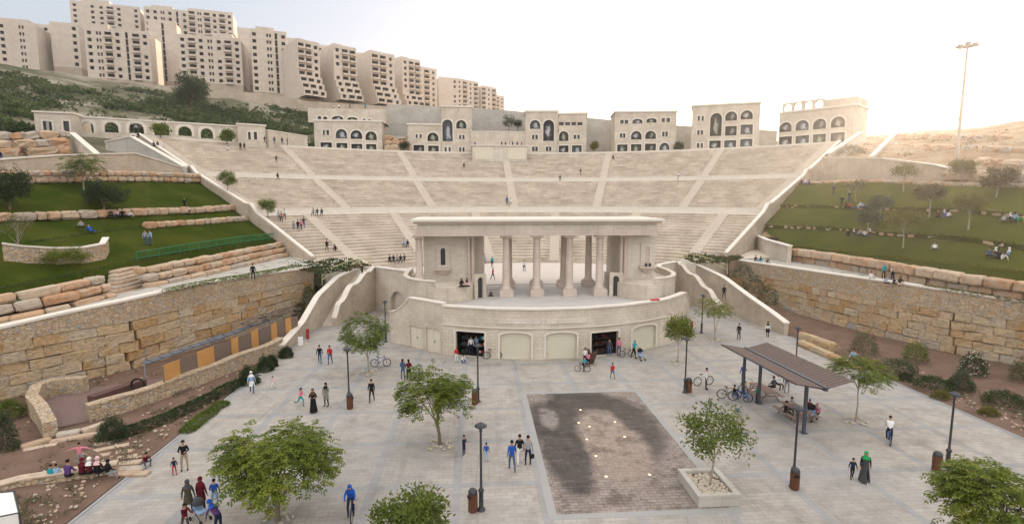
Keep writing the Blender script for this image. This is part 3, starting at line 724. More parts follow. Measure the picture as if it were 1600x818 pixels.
for d in (-51.5, -35, -17.5, 0, 17.5, 35, 49.5): aisle(1, d); aisle(2, d)
# end walls that close the bowl
for sgn, ang in ((-1, TH_L), (1, TH_R)):
    a = R(ang) * sgn; rd = Vector((math.sin(a), math.cos(a), 0)); pts = []
    for r_ in [39 + 1.5*i for i in range(36)]:
        p = C0 + rd * r_; k = [t_ for t_ in TIERS if r_ >= t_[0] - 2][-1]
        z = k[1] + min(k[2], max(0, (r_ - k[0]) / k[3])) * k[4]; pts.append((p.x, p.y, z - 9, z + .75))
    g = MB(); g.wall(pts if sgn > 0 else pts[::-1], .7); g.build('end_wall', M['wall_stone'], th_t)
    g = MB(); g.wall([(p[0], p[1], p[3] + .004, p[3] + .2) for p in (pts if sgn > 0 else pts[::-1])], .6, off=.05); g.build('end_coping', M['coping'], th_t)
# orchestra and stage floors
def arc_pts(c, r_, a0, a1, n): return [(c[0] + r_*math.sin(R(a0 + (a1-a0)*k/n)), c[1] + r_*math.cos(R(a0 + (a1-a0)*k/n))) for k in range(n + 1)]
g = MB(); g.prism([(-16,66.3),(16,66.3),(15.9,72.5),(21,74.5)] + arc_pts((0,53), 36.3, 52, -52, 30) + [(-21,72.6),(-16,72.3)], 1, 4.12); struct('orchestra_floor', g, M['orchestra_paving'])

# ------------------------------------------------------------------ stage building
PC, PR = Vector((-1.2, 69.5, 0)), 22.0
def proj(P):
    v = Vector(P) - CAM; d = v.dot(FW); return (800 + F_PX * v.dot(RT) / d, 409 - F_PX * v.dot(UP) / d)
def pod_at(px, r_=PR):                # point of the podium's front arc seen at a photo column
    lo, hi = -60.0, 60.0
    for _ in range(40):
        mid = (lo + hi) / 2; p = (PC.x + r_*math.sin(R(mid)), PC.y - r_*math.cos(R(mid)), 1.0)
        if proj(p)[0] < px: lo = mid
        else: hi = mid
    return Vector((PC.x + r_*math.sin(R(lo)), PC.y - r_*math.cos(R(lo)), 0))
st = thing('stage_building', 'pale stone stage with curved shop-front podium and tall columns under a flat roof', 'stage building', (-.8, 50, 0))
def fac(parent, name, mat, a, b_, h, holes, z=0, **kw):
    g = MB(); a, b_ = Vector(a), Vector(b_); g.facade((a.x, a.y, z), (b_ - a), (b_ - a).length, h, holes, **kw); return g.build(name, M[mat], parent)
TOPZ = 4.72
bays = [(692,706,None),(706,763,('shop',712,757,2.45)),(763,774,None),(774,836,('shutter',781,830,2.55)),(836,846,None),(846,907,('shutter',853,901,2.55)),(907,918,None),(918,972,('shop',924,966,2.35)),(972,982,None),(982,1031,('shutter',988,1025,2.5)),(1031,1043,None)]
wall_mb = MB(); pod_line = []
for a, b_, op in bays:
    A, B = pod_at(a), pod_at(b_); L = (B - A).length; U = (B - A).normalized(); Nn = Vector((U.y, -U.x, 0)); holes = []
    pod_line += [A, B]
    if op:
        kind, pa, pb, hz = op; c0, c1 = pod_at(pa), pod_at(pb); u0, u1 = (c0 - A).dot(U), (c1 - A).dot(U)
        hole = arch(u0, u1, .03, hz, 10, .22) if kind == 'shutter' else rect(u0, u1, .03, hz)
        holes.append(hole)
        fr = MB(); ins = hole[::-1]; fr2 = offset_ring(hole, .16)
        fr.facade(A + Nn * .06, U, .01, .01, [], .01, 0, back=False)
        fr = MB()
        for i in range(len(hole)):
            j = (i + 1) % len(hole)
            if i == 0: continue
            P_ = lambda q, d: A + U*q[0] + Vector((0,0,q[1])) + Nn*d
            fr.add([P_(hole[i],.05), P_(fr2[i],.05), P_(fr2[j],.05), P_(hole[j],.05)], [(0,1,2,3)]); fr.add([P_(fr2[i],.05), P_(fr2[i],0), P_(fr2[j],0), P_(fr2[j],.05)], [(0,1,2,3)])
            fr.add([P_(hole[i],0), P_(hole[i],.05), P_(hole[j],.05), P_(hole[j],0)], [(0,1,2,3)])
        fr.build('door_surround', M['coping'], st)
        if kind == 'shutter':
            sh = MB(); nsl = 12
            for k in range(nsl):
                z0, z1 = .03 + (hz-.03)*k/nsl, .03 + (hz-.03)*(k+1)/nsl
                m_ = (A + U*((u0+u1)/2) - Nn*.26); sh.obox((m_.x, m_.y, (z0+z1)/2), (u1-u0)+.2, .06, (z1-z0)-.015, math.atan2(U.y, U.x))
            m_ = (A + U*((u0+u1)/2) - Nn*.32); sh.obox((m_.x, m_.y, hz/2), (u1-u0)+.2, .04, hz, math.atan2(U.y, U.x)); sh.build('shutter', M['shutter'], st)
        else:
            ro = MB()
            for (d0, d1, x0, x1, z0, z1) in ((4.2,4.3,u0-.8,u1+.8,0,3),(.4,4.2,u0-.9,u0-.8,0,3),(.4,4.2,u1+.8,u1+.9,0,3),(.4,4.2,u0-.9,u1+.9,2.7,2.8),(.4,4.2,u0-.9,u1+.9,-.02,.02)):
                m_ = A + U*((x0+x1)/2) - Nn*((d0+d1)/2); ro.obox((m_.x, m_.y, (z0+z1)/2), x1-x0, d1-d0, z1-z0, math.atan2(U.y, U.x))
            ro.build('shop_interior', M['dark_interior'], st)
    wall_mb.facade((A.x, A.y, 0), U, L, TOPZ, holes, .4, .36, back=not (op and op[0] == 'shop'))
wall_mb.build('podium_wall', M['limestone'], st)
g = MB(); g.wall([(p.x, p.y, TOPZ + .003, TOPZ + .16) for p in pod_line[::2] + [pod_line[-1]]], .62, off=-.5); g.build('podium_coping', M['coping'], st)
for pa, pb in ((778,845),(853,916)):
    A, B = pod_at(pa, PR + .05), pod_at(pb, PR + .05); g = MB(); d = B - A; m_ = (A+B)/2
    g.obox((m_.x, m_.y, 3.62), d.length, .1, .42, math.atan2(d.y, d.x)); g.build('sign_panel', M['limestone_pale'], st)
for k in (0,):                           # string course
    g = MB(); g.wall([(p.x, p.y, 2.98, 3.10) for p in [pod_at(x, PR + .06) for x in range(692, 1044, 12)]], .1, off=-.05); g.build('string_course', M['coping'], st)
# stage floor
inner = [pod_at(x, PR - .3) for x in range(694, 1042, 12)]
g = MB(); g.prism([(p.x, p.y) for p in inner] + [(13.0,56),(15.2,60),(15.2,67),(-15.8,67),(-15.8,60),(-13.4,55.3)], 3.4, 4.02); g.build('stage_floor', M['stage_paving'], st)
# wing walls of the podium
WLp = [pod_at(692), Vector((-14.65,53.0,0)), Vector((-16.2,54.0,0)), Vector((-16.9,54.7,0)), Vector((-16.9,55.3,0))]
A, B = WLp[1], WLp[0]; L = (B - A).length
def upx(px):                            # run along the left wing seen at a photo column
    best = min(range(0, 200), key=lambda k: abs(proj(A.lerp(B, k/199) + Vector((0,0,1)))[0] - px)); return L * best / 199
ul = [upx(x) for x in (640.5, 661, 666, 689)]
fac(st, 'wing_wall', 'limestone', A, B, 4.95, [rect(ul[0],ul[1],.03,2.2), rect(ul[2],ul[3],.03,2.35)], th=.45, rec=.16)
U = (B-A).normalized(); Nn = Vector((U.y,-U.x,0))
for (u0, u1, hz) in ((ul[0],ul[1],2.2),(ul[2],ul[3],2.35)):
    d_ = MB(); m_ = A + U*((u0+u1)/2) - Nn*.17; d_.obox((m_.x,m_.y,hz/2), u1-u0+.1, .05, hz, math.atan2(U.y,U.x))
    for q in (.27, .73):
        m2 = A + U*(u0+(u1-u0)*q) - Nn*.14; d_.obox((m2.x,m2.y,hz/2), (u1-u0)*.36, .03, hz*.86, math.atan2(U.y,U.x))
    dd = d_.build('door', M['door_cream'], st); h_ = MB(); m3 = A + U*((u0+u1)/2+.06) - Nn*.1; h_.obox((m3.x,m3.y,1.05), .05, .06, .16, math.atan2(U.y,U.x)); h_.build('handle', M['dark_metal'], dd)
g = MB(); lw = [(WLp[4],2.4),(WLp[3],3.25),(WLp[2],3.4),(Vector((-15.4,53.5,0)),4.0),(WLp[1],4.85)]
pts = resample([(p.x, p.y, z) for p, z in lw], 14); g.wall([(p.x, p.y, 0, p.z) for p in pts], .45, off=-.45); g.build('wing_end', M['limestone'], st)
g = MB(); g.wall([(p.x, p.y, p.z+.003, p.z+.14) for p in pts] + [(WLp[1].x+.02, WLp[1].y, 4.955, 5.09), (WLp[0].x, WLp[0].y, 4.955, 5.09)], .62, off=-.52); g.build('wing_coping', M['coping'], st)
rp = [(pod_at(1043), 4.75), (Vector((13.6,53.2,0)),4.85), (Vector((15.0,55.0,0)),4.8), (Vector((16.0,56.6,0)),3.6), (Vector((16.6,57.6,0)),2.7), (Vector((16.7,58.4,0)),1.4)]
pts = resample([(p.x,p.y,z) for p, z in rp], 16); g = MB(); g.wall([(p.x,p.y,0,p.z) for p in pts], .45, off=-.45); g.build('wing_end', M['limestone'], st)
g = MB(); g.wall([(p.x,p.y,p.z+.003,p.z+.14) for p in pts], .62, off=-.52); g.build('wing_coping', M['coping'], st)
# plinths (bastions) under the two side wings
LP = [(-16.0,66),(-16.1,61.5),(-15.9,59),(-15.2,57),(-13.9,55.5),(-12.2,54.6),(-10.4,54.7),(-9.0,55.6),(-8.2,57),(-7.9,58.6),(-7.5,66)]
RP = [(15.5,66),(15.6,61.5),(15.3,59),(14.5,57),(13.2,55.7),(11.6,55.0),(10.0,55.2),(8.9,56),(8.2,57.2),(7.9,58.6),(8.6,66)]
for pl in (LP, RP):
    poly = pl if pl is RP else pl
    ar = sum(poly[i][0]*poly[(i+1)%len(poly)][1]-poly[(i+1)%len(poly)][0]*poly[i][1] for i in range(len(poly)))
    g = MB(); g.prism(poly if ar > 0 else poly[::-1], 0, 5.7); g.build('plinth', M['limestone'], st)
    ringp = resample([(p[0],p[1],0) for p in pl[:6]], 16); fl = pl is RP
    rp_ = ringp[::-1] if fl else ringp
    g = MB(); g.wall([(p.x,p.y,5.69,6.35) for p in rp_], .35, off=-.35); g.build('plinth_parapet', M['limestone'], st)
    g = MB(); g.wall([(p.x,p.y,6.353,6.47) for p in rp_], .5, off=-.43); g.build('parapet_coping', M['coping'], st)
# side wings: left with a splayed inner wall
def wing(poly, name='wing_block'):
    ar = sum(poly[i][0]*poly[(i+1)%len(poly)][1]-poly[(i+1)%len(poly)][0]*poly[i][1] for i in range(len(poly)))
    g = MB(); g.prism(poly if ar > 0 else poly[::-1], 5.4, 10.9); return g.build(name, M['limestone_pale'], st)
wing([(-13.75,60.0),(-8.75,60.0),(-8.0,60.3),(-6.75,66),(-13.5,66)]); wing([(9.75,60.0),(13.15,60.0),(13.0,66),(8.9,66),(9.0,60.3)])
g = MB(); g.prism([(-8.0,60.3),(-7.6,62.2),(-6.75,66),(-7.5,66)], 4.0, 5.45); g.build('wing_base', M['limestone'], st)
for (x0, x1, y) in ((-13.75,-8.75,59.995),(9.75,13.15,59.995)):                 # niche with a sill
    cx = -11.55 if x0 < 0 else 12.2
    g = MB(); g.facade((cx-.75, y-.12, 6.9), (1,0,0), 1.5, 3.0, [arch(.48, 1.02, .55, 2.5, 8)], .12, .11); g.build('niche_surround', M['limestone_pale'], st)
    g = MB(); g.box(cx-.3, cx+.3, y-.015, y-.008, 7.4, 9.4); g.build('niche', M['window_dark' if x0 < 0 else 'limestone_pink'], st)
    g = MB(); g.box(cx-.95, cx+.95, y-.75, y-.122, 6.95, 7.12); g.box(cx-.7, cx+.7, y-.5, y-.122, 6.7, 6.948); g.box(cx-.45, cx+.45, y-.33, y-.122, 6.45, 6.698); g.build('sill', M['limestone_pink'], st)
for xs in ((-8.6,-8.15),(9.1,9.6)):                                               # paired pilasters
    for x in xs:
        g = MB(); g.tube([(x,59.9,5.7),(x,59.9,10.5)], [.21,.19], 10); g.obox((x,59.9,10.7), .5,.5,.4); g.obox((x,59.9,5.9), .52,.52,.4); g.build('pilaster', M['limestone_pink'], st)
for (px, U_) in ((751,(.55,-.83,0)),(962,(-.5,-.86,0))):                             # small arched doors at stage level
    p = at_y(px, 458, 57.4); U_ = Vector((-U_[1], U_[0], 0)) if px < 800 else Vector((-U_[1], U_[0], 0))
    rot = math.atan2(U_.y, U_.x); g = MB()
    o = p - U_*.75; g.facade((o.x, o.y, 4.03), U_, 1.5, 2.7, [arch(.4,1.1,.02,2.35,8)], .35, .3); g.build('niche_wall', M['limestone'], st)
    c = p - Vector((U_.y,-U_.x,0))*.31; g = MB(); g.obox((c.x,c.y,5.2), 1.0,.04,2.4, rot); g.build('stage_door', M['dark_metal'], st)
# columns
def column(px, Y, zb=4.03, r_=.43, base=True):
    x = at_y(px, 430, Y).x; g = MB()
    if base: g.obox((x,Y,zb+.34), 1.55,1.55,.68); g.obox((x,Y,zb+.76), 1.32,1.32,.16)
    else: g.obox((x,Y,zb+.15), 1.2,1.2,.3)
    z0 = zb + (.84 if base else .3)
    c = g.build('column', M['limestone_pink'], st)
    s_ = MB(); s_.lathe([(r_*1.28,z0),(r_*1.3,z0+.12),(r_*1.12,z0+.22),(r_*1.08,z0+.3),(r_,z0+.5),(r_*.97,z0+2.6),(r_*.84,10.35),(r_*.95,10.42),(r_*.9,10.5)], 20, (x,Y,0)); s_.build('shaft', M['limestone_pink'], c)
    k = MB(); k.lathe([(r_*.9,10.5),(r_*1.25,10.7)], 20, (x,Y,0)); k.obox((x,Y,10.8), 1.35,1.35,.2); k.build('capital', M['limestone_pink'], c)
for px in (791, 838.5, 889.5, 936.5): column(px, 58.6)
for px in (795, 838, 880.5, 919): column(px, 64.6)
column(655.5, 58.6, 5.7, .42, False)
# entablature and roof slab
for (x0,x1,y0,y1,z0,z1,m_,nm) in ((-14.35,12.75,57.75,65.6,10.904,11.55,'limestone_pink','architrave'),(-14.2,12.6,57.88,65.5,11.553,12.25,'limestone_pale','frieze'),(-14.55,12.95,57.5,65.9,12.253,12.5,'limestone_pink','cornice'),(-14.85,13.25,57.2,66.2,12.503,12.74,'coping','roof_slab')):
    g = MB(); g.box(x0,x1,y0,y1,z0,z1); g.build(nm, M[m_], st)
# walls beside the stage with an arched doorway, and the two stairs
t = thing('side_wall', 'curved pale wall with an arched doorway left of the stage', 'stone wall', (-19, 70, 0))
A, B = Vector((-21.7,71.6,0)), Vector((-16.3,66.6,0)); L = (B-A).length
U_ = (B-A).normalized()
def upos(px): return min((k*.02 for k in range(int(L/.02))), key=lambda u: abs(proj(A + U_*u + Vector((0,0,2)))[0] - px))
u0, u1 = upos(610), upos(632)
fac(t, 'wall', 'limestone', A, B, 5.75, [arch(u0,u1,.02,3.0,10)], th=.6, rec=.55)
g = MB(); c = A + U_*((u0+u1)/2) - Vector((U_.y,-U_.x,0))*.57; g.obox((c.x,c.y,1.6), 2.0,.05,3.4, math.atan2((B-A).y,(B-A).x)); g.build('doorway', M['limestone_pale'], t)
g = MB(); pts = [(p[0],p[1],0,5.75) for p in (B, Vector((-15.95,64.8,0)), Vector((-15.9,63.0,0)))]; g.wall(pts, .5, off=-.5); g.build('wall', M['limestone'], t)
g = MB(); g.wall([(p[0],p[1],5.753,5.9) for p in (A,B,Vector((-15.95,64.8,0)),Vector((-15.9,63.0,0)))], .75, off=-.65); g.build('coping', M['coping'], t)
t = thing('side_wall', 'pale side wall between the stage and the right-hand stair', 'stone wall', (19, 71, 0))
pts = [(15.6,64,0,5.75),(16.2,67.5,0,5.75),(18.2,71.5,0,5.75),(21.7,74.7,0,5.75)]; g = MB(); g.wall(pts, .5, off=-.5); g.build('wall', M['limestone'], t)
g = MB(); g.wall([(p[0],p[1],5.753,5.9) for p in pts], .7, off=-.6); g.build('coping', M['coping'], t)
def stair(label, outer, inner, steps, mirror):
    t = thing('stairway', label, 'stairs', (outer[1][0], outer[1][1], 0))
    for nm, l in (('outer_wall', outer), ('inner_wall', inner)):
        pts = resample([(p[0],p[1],p[2]) for p in l], 26); pts = pts if not mirror else pts[::-1]
        if nm == 'inner_wall':      # stepped, wavy top
            pts = [Vector((p.x,p.y,p.z + .22*math.sin(i*.75))) if 2 < i < 23 else p for i, p in enumerate(pts)]
        th_ = .5
        g = MB(); g.wall([(p.x,p.y,-.1,p.z) for p in pts], th_, off=-th_/2); g.build(nm, M['wall_stone'], t)
        g = MB(); g.wall([(p.x,p.y,p.z+.003,p.z+.15) for p in pts], .72, off=-.36); g.build(nm.replace('wall','coping'), M['coping'], t)
    O = resample(steps[0], 29); I = resample(steps[1], 29)
    for k in range(28):
        z = 5.7 * (k + 1) / 28; poly = [(O[k].x,O[k].y),(I[k].x,I[k].y),(I[k+1].x,I[k+1].y),(O[k+1].x,O[k+1].y)]
        ar = sum(poly[i][0]*poly[(i+1)%4][1]-poly[(i+1)%4][0]*poly[i][1] for i in range(4))
        g = MB(); g.prism(poly if ar > 0 else poly[::-1], -.05, z); g.build('step', M['walk_stone'], t)
stair('walled stone stair curving up from the plaza on the left of the stage', [(-26.7,50.8,.85),(-26.9,54,1.0),(-27.0,58,1.4),(-26.4,62,3.65),(-25.2,66.5,5.2),(-23.6,70.0,5.8)],
      [(-24.6,62.0,.95),(-24.2,63,2.6),(-23.4,66,4.1),(-22.6,68,4.9),(-21.7,71.4,5.8)], ([(-26.4,62.3,0),(-25.3,66.5,0),(-23.7,70.2,0)], [(-24.5,62.2,0),(-23.3,66,0),(-21.7,71.4,0)]), False)
stair('walled stone stair rising from the plaza on the right of the stage', [(26.4,54.6,1.3),(26.4,57.5,1.9),(25.9,62,3.0),(25.6,68,4.4),(24.2,73,5.4),(22.9,75.8,5.85)],
      [(24.1,65.8,1.1),(23.7,69,2.8),(22.8,72,4.3),(21.7,74.8,5.75)], ([(25.9,66,0),(25.3,69.5,0),(23.1,75.6,0)], [(24.0,66,0),(23.4,70,0),(21.7,74.8,0)]), True)
# pale rails at the heads of the stairs
for lab, P in (('pale yellowish railing at the head of the left stair', [(-27.0,66.2,4.6),(-26.2,68,5.3),(-24.6,71,5.9),(-22.4,73.6,6.0)]), ('pale yellowish railing at the head of the right stair', [(26.9,69.8,4.9),(26.0,72,5.4),(24.6,74.6,5.9),(22.2,77.2,6.0)])):
    t = thing('railing', lab, 'railing', P[1]); P = resample(P, 10)
    for zz in (.35, .9):
        g = MB(); g.tube([(p.x,p.y,p.z+zz) for p in P], .05, 5); g.build('rail', M['rail_paint'], t)
    for p in P:
        g = MB(); g.tube([(p.x,p.y,p.z-.3),(p.x,p.y,p.z+.95)], .05, 5); g.build('post', M['rail_paint'], t)
# planted slopes beside the stairs' outer walls are part of the soil banks; walls at the right landing
t = thing('landing_wall', 'pale curved wall that ends the right lawn at the landing', 'stone wall', (38, 82, 6))
pts = [tuple(at(px, py, 6.3)) for px, py in ((1176,388),(1180,390),(1200,397),(1236,409))]; tops = [(1178,352),(1185,366),(1205,375),(1236,385)]
pl = [(p[0],p[1],4.5, at_y(tx,ty,p[1]).z) for p,(tx,ty) in zip(pts,tops)]
g = MB(); g.wall(pl, .5); g.build('wall', M['limestone'], t); g = MB(); g.wall([(p[0],p[1],p[3]+.003,p[3]+.17) for p in pl], .8, off=-.12); g.build('coping', M['coping'], t)

# ================================================================== BUILDINGS ON THE RIM
def plane_uv(A, U, px, py):            # (u, v) on the vertical plane through A along U seen at a photo pixel
    Nn = U.cross(Vector((0,0,1))); r = ray(px, py); tt = (A - CAM).dot(Nn) / r.dot(Nn); p = CAM + r * tt
    return (p - A).dot(U), p.z
PICS = ['printed_picture_a','printed_picture_b','printed_picture_c','printed_picture_d']
def opening(t, A, U, hole, z0, kind, rec, frame=True):
    Nn = U.cross(Vector((0,0,1))); P = lambda q, d: A + U*q[0] + Vector((0,0,q[1]+z0)) + Nn*d
    g = MB(); n = len(hole); vs = [P(p, -rec+.02) for p in hole]
    u0_, u1_ = min(p[0] for p in hole), max(p[0] for p in hole); v0_, v1_ = min(p[1] for p in hole), max(p[1] for p in hole)
    g.add(vs, [tuple(range(n))], 0, [[((p[0]-u0_)/(u1_-u0_), (p[1]-v0_)/(v1_-v0_)) for p in hole]]); mat = {'d':'window_dark','g':'window_glass'}.get(kind) or PICS[kind]
    wdw = g.build('window', M[mat], t)
    if frame:
        fr = MB(); rg = offset_ring(hole, .28)
        for i in range(1, n):
            j = (i+1) % n
            fr.add([P(hole[i],.06), P(rg[i],.06), P(rg[j],.06), P(hole[j],.06)], [(0,1,2,3)]); fr.add([P(rg[i],.06), P(rg[i],0), P(rg[j],0), P(rg[j],.06)], [(0,1,2,3)])
        fr.build('frame', M['coping'], wdw)
    return wdw
def rim_building(label, pl, pr, z0, top, ops, zoom, depth=9, push=1.5, mat='limestone', z_base=26.5, name='stone_building', extra=None):
    """pl, pr: base corners (photo px); top: photo y of the roofline at the left corner; ops: (kind, shape, x0, x1, y0, y1) in a zoomed crop"""
    ox, oy, k = zoom
    A, B = at(pl[0], pl[1], z0), at(pr[0], pr[1], z0); A.z = B.z = 0; U = (B-A).normalized(); Nn = U.cross(Vector((0,0,1)))
    A -= Nn*push; B -= Nn*push; L = (B-A).length
    v = plane_uv(A, U, pl[0], top)[1]
    t = thing(name, label, 'building', (A.x + U.x*L/2, A.y + U.y*L/2, z_base)); holes = []
    Az = Vector((A.x, A.y, 0))
    for (kind, shp, x0, x1, y0, y1) in ops:
        c = [(ox + x0*k, oy + y0*k), (ox + x1*k, oy + y0*k), (ox + x0*k, oy + y1*k), (ox + x1*k, oy + y1*k)]
        u0 = max(.12, plane_uv(Az, U, *c[2])[0]); u1 = min(L-.12, plane_uv(Az, U, *c[3])[0]); vm = (c[2][0]+c[3][0])/2
        w0 = plane_uv(Az, U, vm, c[3][1])[1] - z_base; w1 = plane_uv(Az, U, vm, c[1][1])[1] - z_base
        w0 = max(.15, w0); w1 = min(w1, v - z_base - .2)
        h = arch(u0,u1,w0,w1,10) if shp == 'a' else (arch(u0,u1,w0,w1,8,.45) if shp == 's' else rect(u0,u1,w0,w1))
        holes.append(h); opening(t, Az, U, h, z_base, kind, .3, shp != 'w')
    g = MB(); g.facade((A.x,A.y,z_base), U, L, v - z_base, holes, depth, .3); g.build('wall', M[mat], t)
    g = MB(); m_ = A.lerp(B,.5) - Nn*(depth/2); g.obox((m_.x,m_.y,v+.22), L+.5, depth+.5, .42, math.atan2(U.y,U.x)); g.build('roof_cornice', M['coping'], t)
    return t, Az, U, Nn, L, v
def pairs(kind, *xs, y): return [(kind, 'r', x, x + w_, y[0], y[1]) for x, w_ in xs]
Z1 = (470, 150, .18125)
t, A, U, Nn, L, v = rim_building('stone building with three arched windows and a set-back top floor, leftmost on the rim', (490,237.5), (597,238.5), 27.3, 189,
    pairs('d',(190,18),(222,23), y=(292,335)) + [(2,'a',302,400,285,365),(0,'a',430,530,295,370),(1,'a',558,656,305,380),(0,'r',172,270,400,460),(1,'r',308,403,405,468),(3,'r',437,531,412,470),(1,'r',564,653,415,472)], Z1)
up_ = MB(); vt = plane_uv(A - Nn*3, U, 500, 169)[1]; ub = A - Nn*3 - U*2.2; hs = []
for (kd, sh, x0, x1, y0, y1) in [('d','a',145,178,172,205),('d','a',192,230,175,206),(2,'s',268,368,172,215),(1,'s',398,492,182,222),('d','a',532,562,195,228),('d','a',575,610,198,228)]:
    c = [(470+x0*.18125, 150+y1*.18125), (470+x1*.18125, 150+y1*.18125)]; ub0 = Vector((ub.x,ub.y,0)); u0, u1 = plane_uv(ub0,U,*c[0])[0], plane_uv(ub0,U,*c[1])[0]; xm = (c[0][0]+c[1][0])/2
    w0, w1 = plane_uv(ub0,U,xm,c[0][1])[1]-v, plane_uv(ub0,U,xm,150+y0*.18125)[1]-v
    h = arch(u0,u1,max(.2,w0),w1,8,1 if sh=='a' else .5); hs.append(h); opening(t, ub0, U, h, v, kd, .3)
up_.facade((ub.x,ub.y,v), U, L+3.0, vt-v, hs, 7, .3); up_.build('upper_storey', M['limestone'], t)
Z2 = (470, 150, .18125)
rim_building('low stone building with one arch, beside the taller block left of centre', (637,238.5), (690,239), 27.3, 195,
    pairs('d',(990,18),(1025,18), y=(328,362)) + [(1,'a',1092,1187,315,388),(3,'r',972,1065,422,488),(1,'r',1098,1190,428,488)], Z2)
rim_building('tall stone block with a very tall arched picture, left of the pale box', (690.5,239), (738,239.5), 27.3, 167,
    [(2,'a',1222,1310,203,390),(1,'a',1340,1428,208,280)] + pairs('d',(1365,17),(1395,17), y=(335,372)) + pairs('d',(1240,18),(1275,17), y=(440,478)) + pairs('d',(1365,17),(1395,17), y=(442,480)), Z2, push=1.3)
Z3 = (740, 150, .18333)
rim_building('tall stone block with a very tall arched picture, right of the pale box', (821,239.5), (871.5,239.5), 27.3, 175,
    [(2,'a',480,568,205,280),(0,'a',593,685,203,383)] + pairs('d',(498,20),(527,20), y=(330,368)) + pairs('d',(498,20),(527,20), y=(432,470)) + pairs('d',(615,20),(643,20), y=(432,470)), Z3, push=1.3)
rim_building('stone building with a strip of small windows under its roof, right of centre', (872,239.5), (916,239), 27.3, 179,
    [('d','w',727,768,222,250),('d','w',780,822,222,250),('d','w',834,872,222,250),('d','w',885,928,222,250),(1,'a',720,808,300,383)] + pairs('d',(853,20),(885,20), y=(330,365)) + [(0,'r',720,808,422,490),(2,'r',838,920,420,490)], Z3)
Z4 = (940, 140, .175)
rim_building('three-storey stone building with two arches between paired windows, third from the right', (961,238.5), (1057.5,238), 27.3, 176,
    pairs('d',(165,32),(205,33), y=(270,305)) + [(2,'s',275,365,262,303),(1,'s',400,492,255,295)] + pairs('d',(535,30),(578,33), y=(253,290)) + pairs('d',(162,20),(192,20), y=(390,430)) +
    [(0,'a',262,357,370,445),(3,'a',389,485,368,440)] + pairs('d',(540,20),(570,20), y=(375,418)) + [(1,'r',138,231,490,563),(1,'r',261,354,487,560),(3,'r',386,484,482,555),(2,'a',515,605,475,553)], Z4)
rim_building('tallest stone building on the rim, with one tall arched picture and two arches', (1079,237), (1186,234), 27.3, 167,
    pairs('d',(858,18),(893,18), y=(235,278)) + [(1,'a',965,1068,210,415),(3,'a',1103,1208,195,277),(0,'a',1241,1348,185,265),(3,'r',1101,1204,325,410),(2,'r',1239,1347,312,398)] +
    pairs('d',(853,20),(886,20), y=(362,402)) + pairs('d',(850,20),(884,20), y=(478,518)) + [(0,'r',960,1061,455,533),(2,'r',1093,1199,452,523),(2,'r',1236,1344,440,513)], Z4)
Z6 = (1180, 40, .318)
t, A, U, Nn, L, v = rim_building('stone building with an open arcade on its roof, rightmost on the rim', (1211,233), (1331,225), 27.3, 179,
    [(0,'a',118,178,475,522),(2,'a',197,262,465,515),(3,'a',283,347,458,508),(1,'a',370,440,447,500),(0,'r',115,178,545,598),(2,'r',196,262,540,590),(1,'r',281,345,533,580),(3,'r',368,437,525,575)], Z6)
hs = []; w4 = L*.56/4; vt = plane_uv(A, U, 1211, 163)[1]; hp = vt - v - .44
for k in range(4): hs.append(arch(k*w4+.3, (k+1)*w4-.3, .12, hp-.35, 12, .8))
g = MB(); g.facade((A.x+U.x*.6, A.y+U.y*.6, v+.44), U, L*.56, hp, hs, .9, .9, through=True); g.build('roof_arcade', M['limestone'], t)
g = MB(); g.facade((A.x+U.x*(L*.56+.62), A.y+U.y*(L*.56+.62), v+.435), U, L*.44-.62, hp*.8, [], 8.5); g.build('roof_storey', M['limestone'], t)
# colonnade on the left rim
A, B = at(118,211,27.3), at(372,223,27.3); A.z = B.z = 0; U = (B-A).normalized(); L = (B-A).length
t = thing('arcade', 'long low stone arcade of seven open arches on the left rim', 'arcade', (A.x, A.y, 26.5)); hs = []
for (x0,x1,y0,y1) in ((437,500,648,703),(557,632,650,703),(687,768,655,708),(822,900,658,718),(950,1022,672,722),(1070,1135,683,735),(1180,1238,693,755)):
    k = .2935; u0, w0 = plane_uv(A,U,x0*k,y1*k); u1, _ = plane_uv(A,U,x1*k,y1*k); _, w1 = plane_uv(A,U,(x0+x1)/2*k,y0*k); h = arch(u0,u1,max(.3,w0-26.5),w1-26.5,12); hs.append(h)
H_ = plane_uv(A,U,120,183)[1]-26.5
g = MB(); g.facade((A.x,A.y,26.5), U, L, H_, hs, .9, .9, through=True); g.build('arcade_wall', M['limestone'], t)
Nn = U.cross(Vector((0,0,1)))
for h in hs:
    fr = MB(); rg = offset_ring(h, .45); P = lambda q, d: A + U*q[0] + Vector((0,0,q[1]+26.5)) + Nn*d
    for i in range(1, len(h)):
        j = (i+1) % len(h); fr.add([P(h[i],.08), P(rg[i],.08), P(rg[j],.08), P(h[j],.08)], [(0,1,2,3)]); fr.add([P(rg[i],.08), P(rg[i],0), P(rg[j],0), P(rg[j],.08)], [(0,1,2,3)])
    fr.build('arch_trim', M['coping'], t)
g = MB(); m_ = A.lerp(B,.5) - Nn*.45; g.obox((m_.x,m_.y,26.5+H_+.16), L, 1.2, .3, math.atan2(U.y,U.x)); g.build('coping', M['coping'], t)
